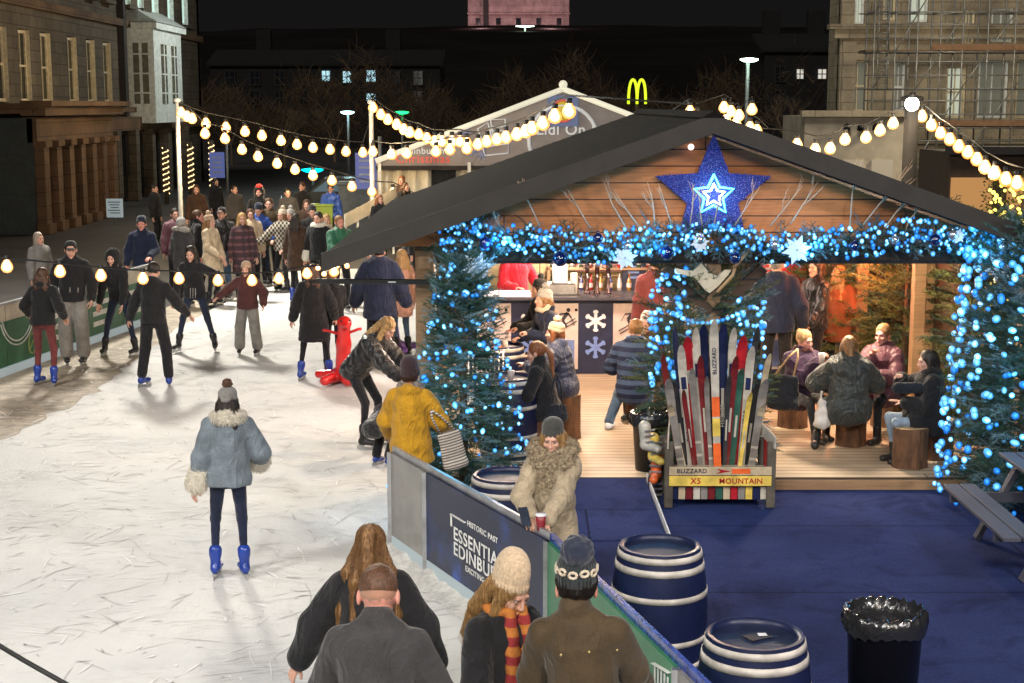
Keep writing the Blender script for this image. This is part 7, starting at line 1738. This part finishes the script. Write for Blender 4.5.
person('woman in beige bobble hat and dark navy quilted coat, back half turned', gy(566, 16.9, FZ), -105, 1.60, lean=14, hipz=.64, feet=[(-.12, -.30), (.12, -.30)], top=dict(mat=NAVP, t=.05, L=.14, hood='down', quilt=(.075, .011)), pants=(DARKD, .01), shoes=('boot', BRB), hair=('bob', HAU), hat=('bobble', KTN, KTN), fem=True, hands=[(-.18, -.42, .95), (.2, -.44, .92)])
log('log stool under the woman in the dark navy quilted coat', 566, 0, Y=16.9, H=.50); log('log stool under the woman with the auburn ponytail', 548, 0, Y=15.78, H=.46)
person('woman with long auburn ponytail in a black jacket at the near deck barrel', gy(548, 15.75, FZ), -108, 1.60, lean=12, hipz=.60, feet=[(-.12, -.32), (.12, -.28)], top=dict(mat=BLKJ, t=.035, L=.06, hood='collar'), pants=(BLKJ, 0), shoes=BT, hair=('pony', HAU), fem=True, hands=[(-.18, -.38, .92), (.2, -.38, .88)], head=(0, 10, 0))
tote('shoulder_bag', 'small black shoulder bag on the ponytail woman by the deck barrel', (at(556, 412, 15.6)), 20, BAGB, .26, .14, .10, (.0, .0, .42), strapm=BAGB)
person('man in striped navy puffer seated on a log with his back turned', gy(634, 17.15, FZ), 168, 1.76, hipz=.50, lean=14, top=dict(mat=STRN, t=.055, hood='down', quilt=(.105, .012)), pants=(DENIM, .015), shoes=('shoe', FW_), hair=('short', HLB), scarf=(pattern('scarf_blue_white', 'stripe', (.6, .65, .7), (.15, .25, .5), s=20),), feet=[(-.10, -.42), (.30, -.10)], hands=[(-.16, -.45, .8), (.16, -.45, .8)], head=(5, 8, 0))
person('woman in pink and white hat sitting beyond the man in the striped puffer', gy(648, 18.2, FZ), -30, 1.62, hipz=.52, lean=6, top=dict(mat=MRT, t=.03), pants=(DARKD, 0), shoes=BT, hair=('long', HAU), hat=('slouch', KPK), fem=True, feet=[(-.1, -.4), (.12, -.4)], hands=[(-.14, -.36, .85), (.14, -.34, .85)])
person('woman with dark hair seated close behind the pink and white hat', gy(668, 18.7, FZ), -60, 1.66, hipz=.58, top=dict(mat=BLKJ, t=.03), pants=(DARKD, 0), shoes=BT, hair=('bob', HDK), fem=True, feet=[(-.1, -.4), (.12, -.4)])
log('log stool under the woman in the pink and white hat', 648, 0, Y=18.2, H=.42); log('log stool under the dark haired woman behind the pink hat', 668, 0, Y=18.75, H=.46)
person('tall man in navy jacket standing with his back to the camera by the bar', gy(777, 19.2, FZ), 172, 1.88, top=dict(mat=NAVJ, t=.05, L=.08, hood='down'), pants=(BLKJ, .02), shoes=BT, hair=('short', HGR), scarf=(KCH,), hands=[(-.30, -.1, .92), (.24, -.34, 1.1)], roll=2)
person('woman with dark fringe and black leather jacket standing beside the tall man', gy(815, 19.6, FZ), -62, 1.80, top=dict(mat=BLKP, t=.025, L=.05), pants=(BLKJ, 0), shoes=BT, hair=('bob', HDK), fem=True, hands=[(-.2, -.28, .98), (.18, -.22, .92)])
PHL, PJ = person('short haired woman in purple fleece sitting with a cup and black tote', gy(800, 16.95, FZ), 22, 1.66, hipz=.50, lean=6, top=dict(mat=PURP, t=.055, hood='down', nz=.007), pants=(CHAR, .0), shoes=BT, hair=('bun', HB), skin=SKINP, fem=True, feet=[(-.02, -.42), (.20, -.30)], hands=[(.02, -.36, .96), (.20, -.34, .66)], grip=('grip', 'relax'), scarf=(MRT,), head=(10, 8, 0))
tote('tote_bag', 'black canvas tote with white print slung at the purple fleece', (at(783, 390, 16.55)), -15, BAGB, .36, .34, .13, (.14, .10, .46), strapm=plain('tan_strap', (.45, .27, .12), .6))
person('woman in shiny dark green puffer seated on a log with her back to the camera', gy(849, 16.15, FZ), 176, 1.70, hipz=.50, lean=6, top=dict(mat=DGRN, t=.075, L=.22, hood='down', nz=.009), pants=(BLKJ, 0), shoes=BT, hair=('bob', HLB), fem=True, hands=[(-.18, -.36, .85), (.2, -.36, .85)], feet=[(-.12, -.36), (.34, -.10)], head=(0, 4, 0))
person('woman in maroon hooded puffer sitting and sipping a drink under the red heater', gy(884, 16.9, FZ), -38, 1.70, hipz=.54, lean=4, top=dict(mat=MARP, t=.045, L=.25, hood='down', quilt=(.12, .008)), pants=(BLKJ, 0), shoes=BT, hair=('short', HLB), skin=SKINP, fem=True, hands=[(-.06, -.25, .98), (.12, -.36, .80)], feet=[(-.1, -.38), (.12, -.38)], grip=('grip', 'relax'), head=(-5, 4, 0), elbow=[(-.5, -.1, -.9), (.5, .3, -.8)])
person('dark haired woman in black coat sitting sideways beside the blue lit fir', gy(932, 15.65, FZ), -88, 1.64, hipz=.48, lean=4, top=dict(mat=BLKJ, t=.05, L=.25, hood='down'), pants=(LDEN, 0), shoes=BT, hair=('bob', HDK), fem=True, hands=[(-.12, -.32, .95), (.05, -.30, .70)], feet=[(-.1, -.36), (.12, -.32)], grip=('grip', 'flat'), head=(0, 6, 0))
person('man in grey cap and dark coat at the bar, right of the centre post', gy(752, 20.2, FZ), 178, 1.76, top=dict(mat=CHAR, t=.03, L=.1), pants=(BLKJ, 0), shoes=BT, hair=('short', HBR), hat=('cap', KGR))
person('fair haired woman in a rust coat behind the seated group', gy(838, 20.0, FZ), 150, 1.66, top=dict(mat=plain('rust_wool', (.28, .08, .03), .9), t=.03, L=.25), pants=(BLKJ, 0), shoes=BT, hair=('long', HB), fem=True)
person('man in a red and black jacket leaning on the bar left of the menu board', gy(655, 20.3, FZ), 190, 1.78, lean=6, top=dict(mat=MAR, t=.03), pants=(DARKD, 0), shoes=BT, hair=('short', HDK))
# things they hold or set down
def cup(label, p, m_=CRP, hgt=.12):
    t = thing('paper_cup', label, 'cup', p); MB().lathe([(.001, 0), (.028, 0), (.038, hgt), (.034, hgt), (.026, .01)], 14).build('cup', m_, t); MB().lathe([(.040, hgt - .01), (.041, hgt + .004), (.001, hgt + .006)], 14).build('lid', FW_, t)
cup('pale paper cup held by the woman in the purple fleece', PJ['wr'][0] + Vector((.02, -.10, .0)))
t = thing('handbag', 'dark handbag resting on the lap of the rightmost drinker', 'bag', at(908, 388, 15.5)); S = Sdf(); S.ech((-.12, 0, 0), (.12, 0, 0), (.05, .06), (.05, .06), (0, 1, 0)); v_, f_ = S.mesh(.01, .02); link('body', np_mesh('body', v_, f_, [BAGB]), t); MB().tube([(-.1, 0, .05), (0, 0, .14), (.1, 0, .05)], .008, 6).build('strap', BAGB, t)
t = thing('carrier_bag', 'crumpled white carrier bag beside the woman in the dark green puffer', 'bag', at(822, 410, 16.1)); S = Sdf(); S.ech((0, 0, -.16), (0, 0, .08), (.09, .06), (.05, .035), (1, 0, 0)); S.rc((-.02, 0, .08), (-.01, 0, .20), .02, .012); v_, f_ = S.mesh(.009, .02, .012, 40); link('body', np_mesh('body', v_, f_, [plain('bag_white', (.6, .55, .5), .5, bst=0)]), t)

# -- nearest figures
_, JF = person('woman in charcoal beanie and stone puffer with big taupe fur collar, holding a cup', gy(553, 10.75), -6, 1.62, top=dict(mat=BEI, t=.03, L=.16, fur=('big', FURT), quilt=(.13, .010), nz=.004), pants=(BLKJ, 0), shoes=BT, hair=('long', HB), hat=('beanie', KCH), fem=True, hands=[(-.15, -.36, 1.07), (-.02, -.38, 1.03)], grip=('grip', 'grip'), head=(-6, 14, 0), fine=.0075, elbow=[(-.8, .5, -.5), (.8, .5, -.5)])
cup('dark red paper cup in the hands of the fur collared woman', JF['wr'][1] + Vector((-.05, -.13, -.04)), plain('cup_red', (.25, .02, .03), .4, bst=0))
t = thing('phone', 'dark phone in the right hand of the fur collared woman', 'phone', JF['wr'][0] + Vector((-.04, -.10, .02)), 0); t.rotation_euler = (R(50), 0, R(20)); MB().box((0, 0, 0), (.072, .15, .009), bev=.003).build('body', INK, t); MB().box((0, 0, .006), (.064, .138, .002)).build('screen', plain('screen_dark', (.03, .04, .06), .1, bst=0), t)
person('man with short cropped hair in a charcoal wool jacket, nearest the camera', gy(376, 6.5), 172, 1.77, top=dict(mat=CHAR, t=.028, L=.1, hood='stand', nz=.003, slim=1.0), pants=(BLKJ, .01), shoes=SKB, hair=('crop', HSH, skinm('shaved_fade', (.42, .23, .155))), headk=1.14, skin=SKINP, hands=[(-.32, -.28, .93), (.32, -.28, .93)], fine=.006, head=(8, 22, 0), lean=8)
person('woman with long streaked ponytail in a black jacket bending in front of the man', gy(369, 7.7), 180, 1.62, lean=16, top=dict(mat=BLKJ, t=.05, L=.1, hood='down', nz=.005), pants=(BLKJ, 0), shoes=SKB, hair=('ponyhigh', HLB), fem=True, hands=[(-.50, -.20, .62), (.58, -.20, .66)], fine=.0065, head=(0, 24, 0), elbow=[(-.9, .2, -.2), (.9, .2, -.2)])
person('woman in tall beige ribbed beanie, black coat and orange scarf looking down', gy(503, 7.15), 35, 1.61, top=dict(mat=BLKJ, t=.035, L=.3, hood='collar'), pants=(BLKJ, 0), shoes=SKB, hair=('long', HB), headk=1.1, hat=('tallhat', KBE), scarf=(SCO, 1, .034), fem=True, hands=[(-.2, -.3, 1.0), (.2, -.3, 1.0)], fine=.0055, head=(12, 26, 0))
_, JO = person('man in olive brown jacket and black bobble hat with a ring of cream shapes', gy(588, 6.75), 166, 1.74, roll=6, top=dict(mat=OLV, t=.03, L=.14, hood='collar', nz=.003, slim=.96), pants=(BLKJ, 0), shoes=SKB, hair=('short', HDK), headk=1.16, hat=('bigbobble', knit('knit_dark_green', (.015, .022, .025)), KNV, KCR), skin=SKINP, hands=[(-.22, -.36, .98), (.34, -.24, .90)], fine=.0055, head=(14, 12, 0))

# press studs across the back of the olive jacket, set on its surface
from mathutils.bvhtree import BVHTree
def on_surface(root, part, px, py):
    o = [c for c in root.children if c.name.startswith(part)][0]; M_ = Matrix.Translation(root.location) @ root.rotation_euler.to_matrix().to_4x4() @ Matrix.Diagonal((*root.scale, 1)); Mi_ = M_.inverted()
    bv = BVHTree.FromPolygons([v_.co.copy() for v_ in o.data.vertices], [list(p_.vertices) for p_ in o.data.polygons])
    a = Mi_ @ Vector((0, 0, EYE)); b_ = Mi_ @ (Vector((0, 0, EYE)) + ray(px, py)); h_ = bv.ray_cast(a, (b_ - a).normalized()); return o, h_[0]
for px, py in ((561, 655), (589, 652), (617, 650), (643, 648)):
    o, p_ = on_surface(_, 'jacket', px, py)
    if p_ is not None: MB().sphere(p_, .007, 8).build('press_stud', plain('brass', (.55, .42, .18), .35, .6, bst=0), o)

# seams on the nearest jackets
def seam(root, pts, name='seam', r=.0028, m_=None):
    P_ = []; o = None
    for px, py in pts:
        o, q_ = on_surface(root, 'jacket', px, py)
        if q_ is not None: P_.append(q_ + Vector((0, .0008, .0008)))
    if len(P_) > 2: MB().tube(P_, r, 5).build(name, m_ or plain('seam_dark', (.02, .014, .008), .9, bst=0), o)
OL = _
#seam(OL, [(545 + 6 * i, 664 - .35 * i) for i in range(17)]); seam(OL, [(588, 612 + 5 * i) for i in range(14)])
for lb_, pts in () and (('charcoal wool', [(338 + 6 * i, 652) for i in range(15)]), ('charcoal wool', [(376, 622 + 5 * i) for i in range(12)])):
    g_ = [o for o in bpy.data.objects if o.get('label', '').find(lb_) >= 0][0]; seam(g_, pts, r=.002, m_=plain('seam_black', (.01, .01, .01), .9, bst=0))
# pale prints on two of the dark tops
def patch(lb_, px, py, w_, h_, m_, nbar=3):
    g_ = [o for o in bpy.data.objects if o.get('label', '').find(lb_) >= 0][0]
    for k in range(nbar):
        pts = []
        o = None
        for j in range(4):
            o, q_ = on_surface(g_, 'jacket', px - w_ / 2 + w_ * k / max(1, nbar - 1), py - h_ / 2 + h_ * j / 3)
            if q_ is not None: pts.append(q_)
        if len(pts) > 2: MB().tube(pts, .008, 4).build('print', m_, o)
patch('arms spread and legs wide', 193, 293, 5, 10, MATS['grey_fur']); patch('man in cap' if False else 'black cap, dark jacket', 74, 290, 8, 5, MATS['grey_fur'], 2)
for i, (lb, px, Y, h_, fc, m_, hr_, ht) in enumerate((('person in a beige parka between the plaid coat and the blue jacket', 251, 31.5, 1.7, 20, CRM, ('long', HBR), None), ('person in grey bobble hat behind the checked fleece', 291, 31.5, 1.68, -20, CHAR, ('bob', HBR), ('bobble', KLG, KLG)), ('man in maroon coat just behind the fur hood, left end of the crowd', 176, 31, 1.74, 30, MARP, ('short', HDK), None), ('tall man in olive coat between the blue jacket and the checked fleece', 270, 32.5, 1.86, 0, OLV, ('short', HBR), None), ('person in black beanie beside the white collar man', 313, 31.5, 1.75, 10, BLKJ, ('short', HDK), ('beanie', KBK)))):
    person(lb, gy(px, Y), fc, h_, top=dict(mat=m_, t=.035, L=.15), pants=(BLKJ, .01), shoes=SKB, hair=hr_, hat=ht)
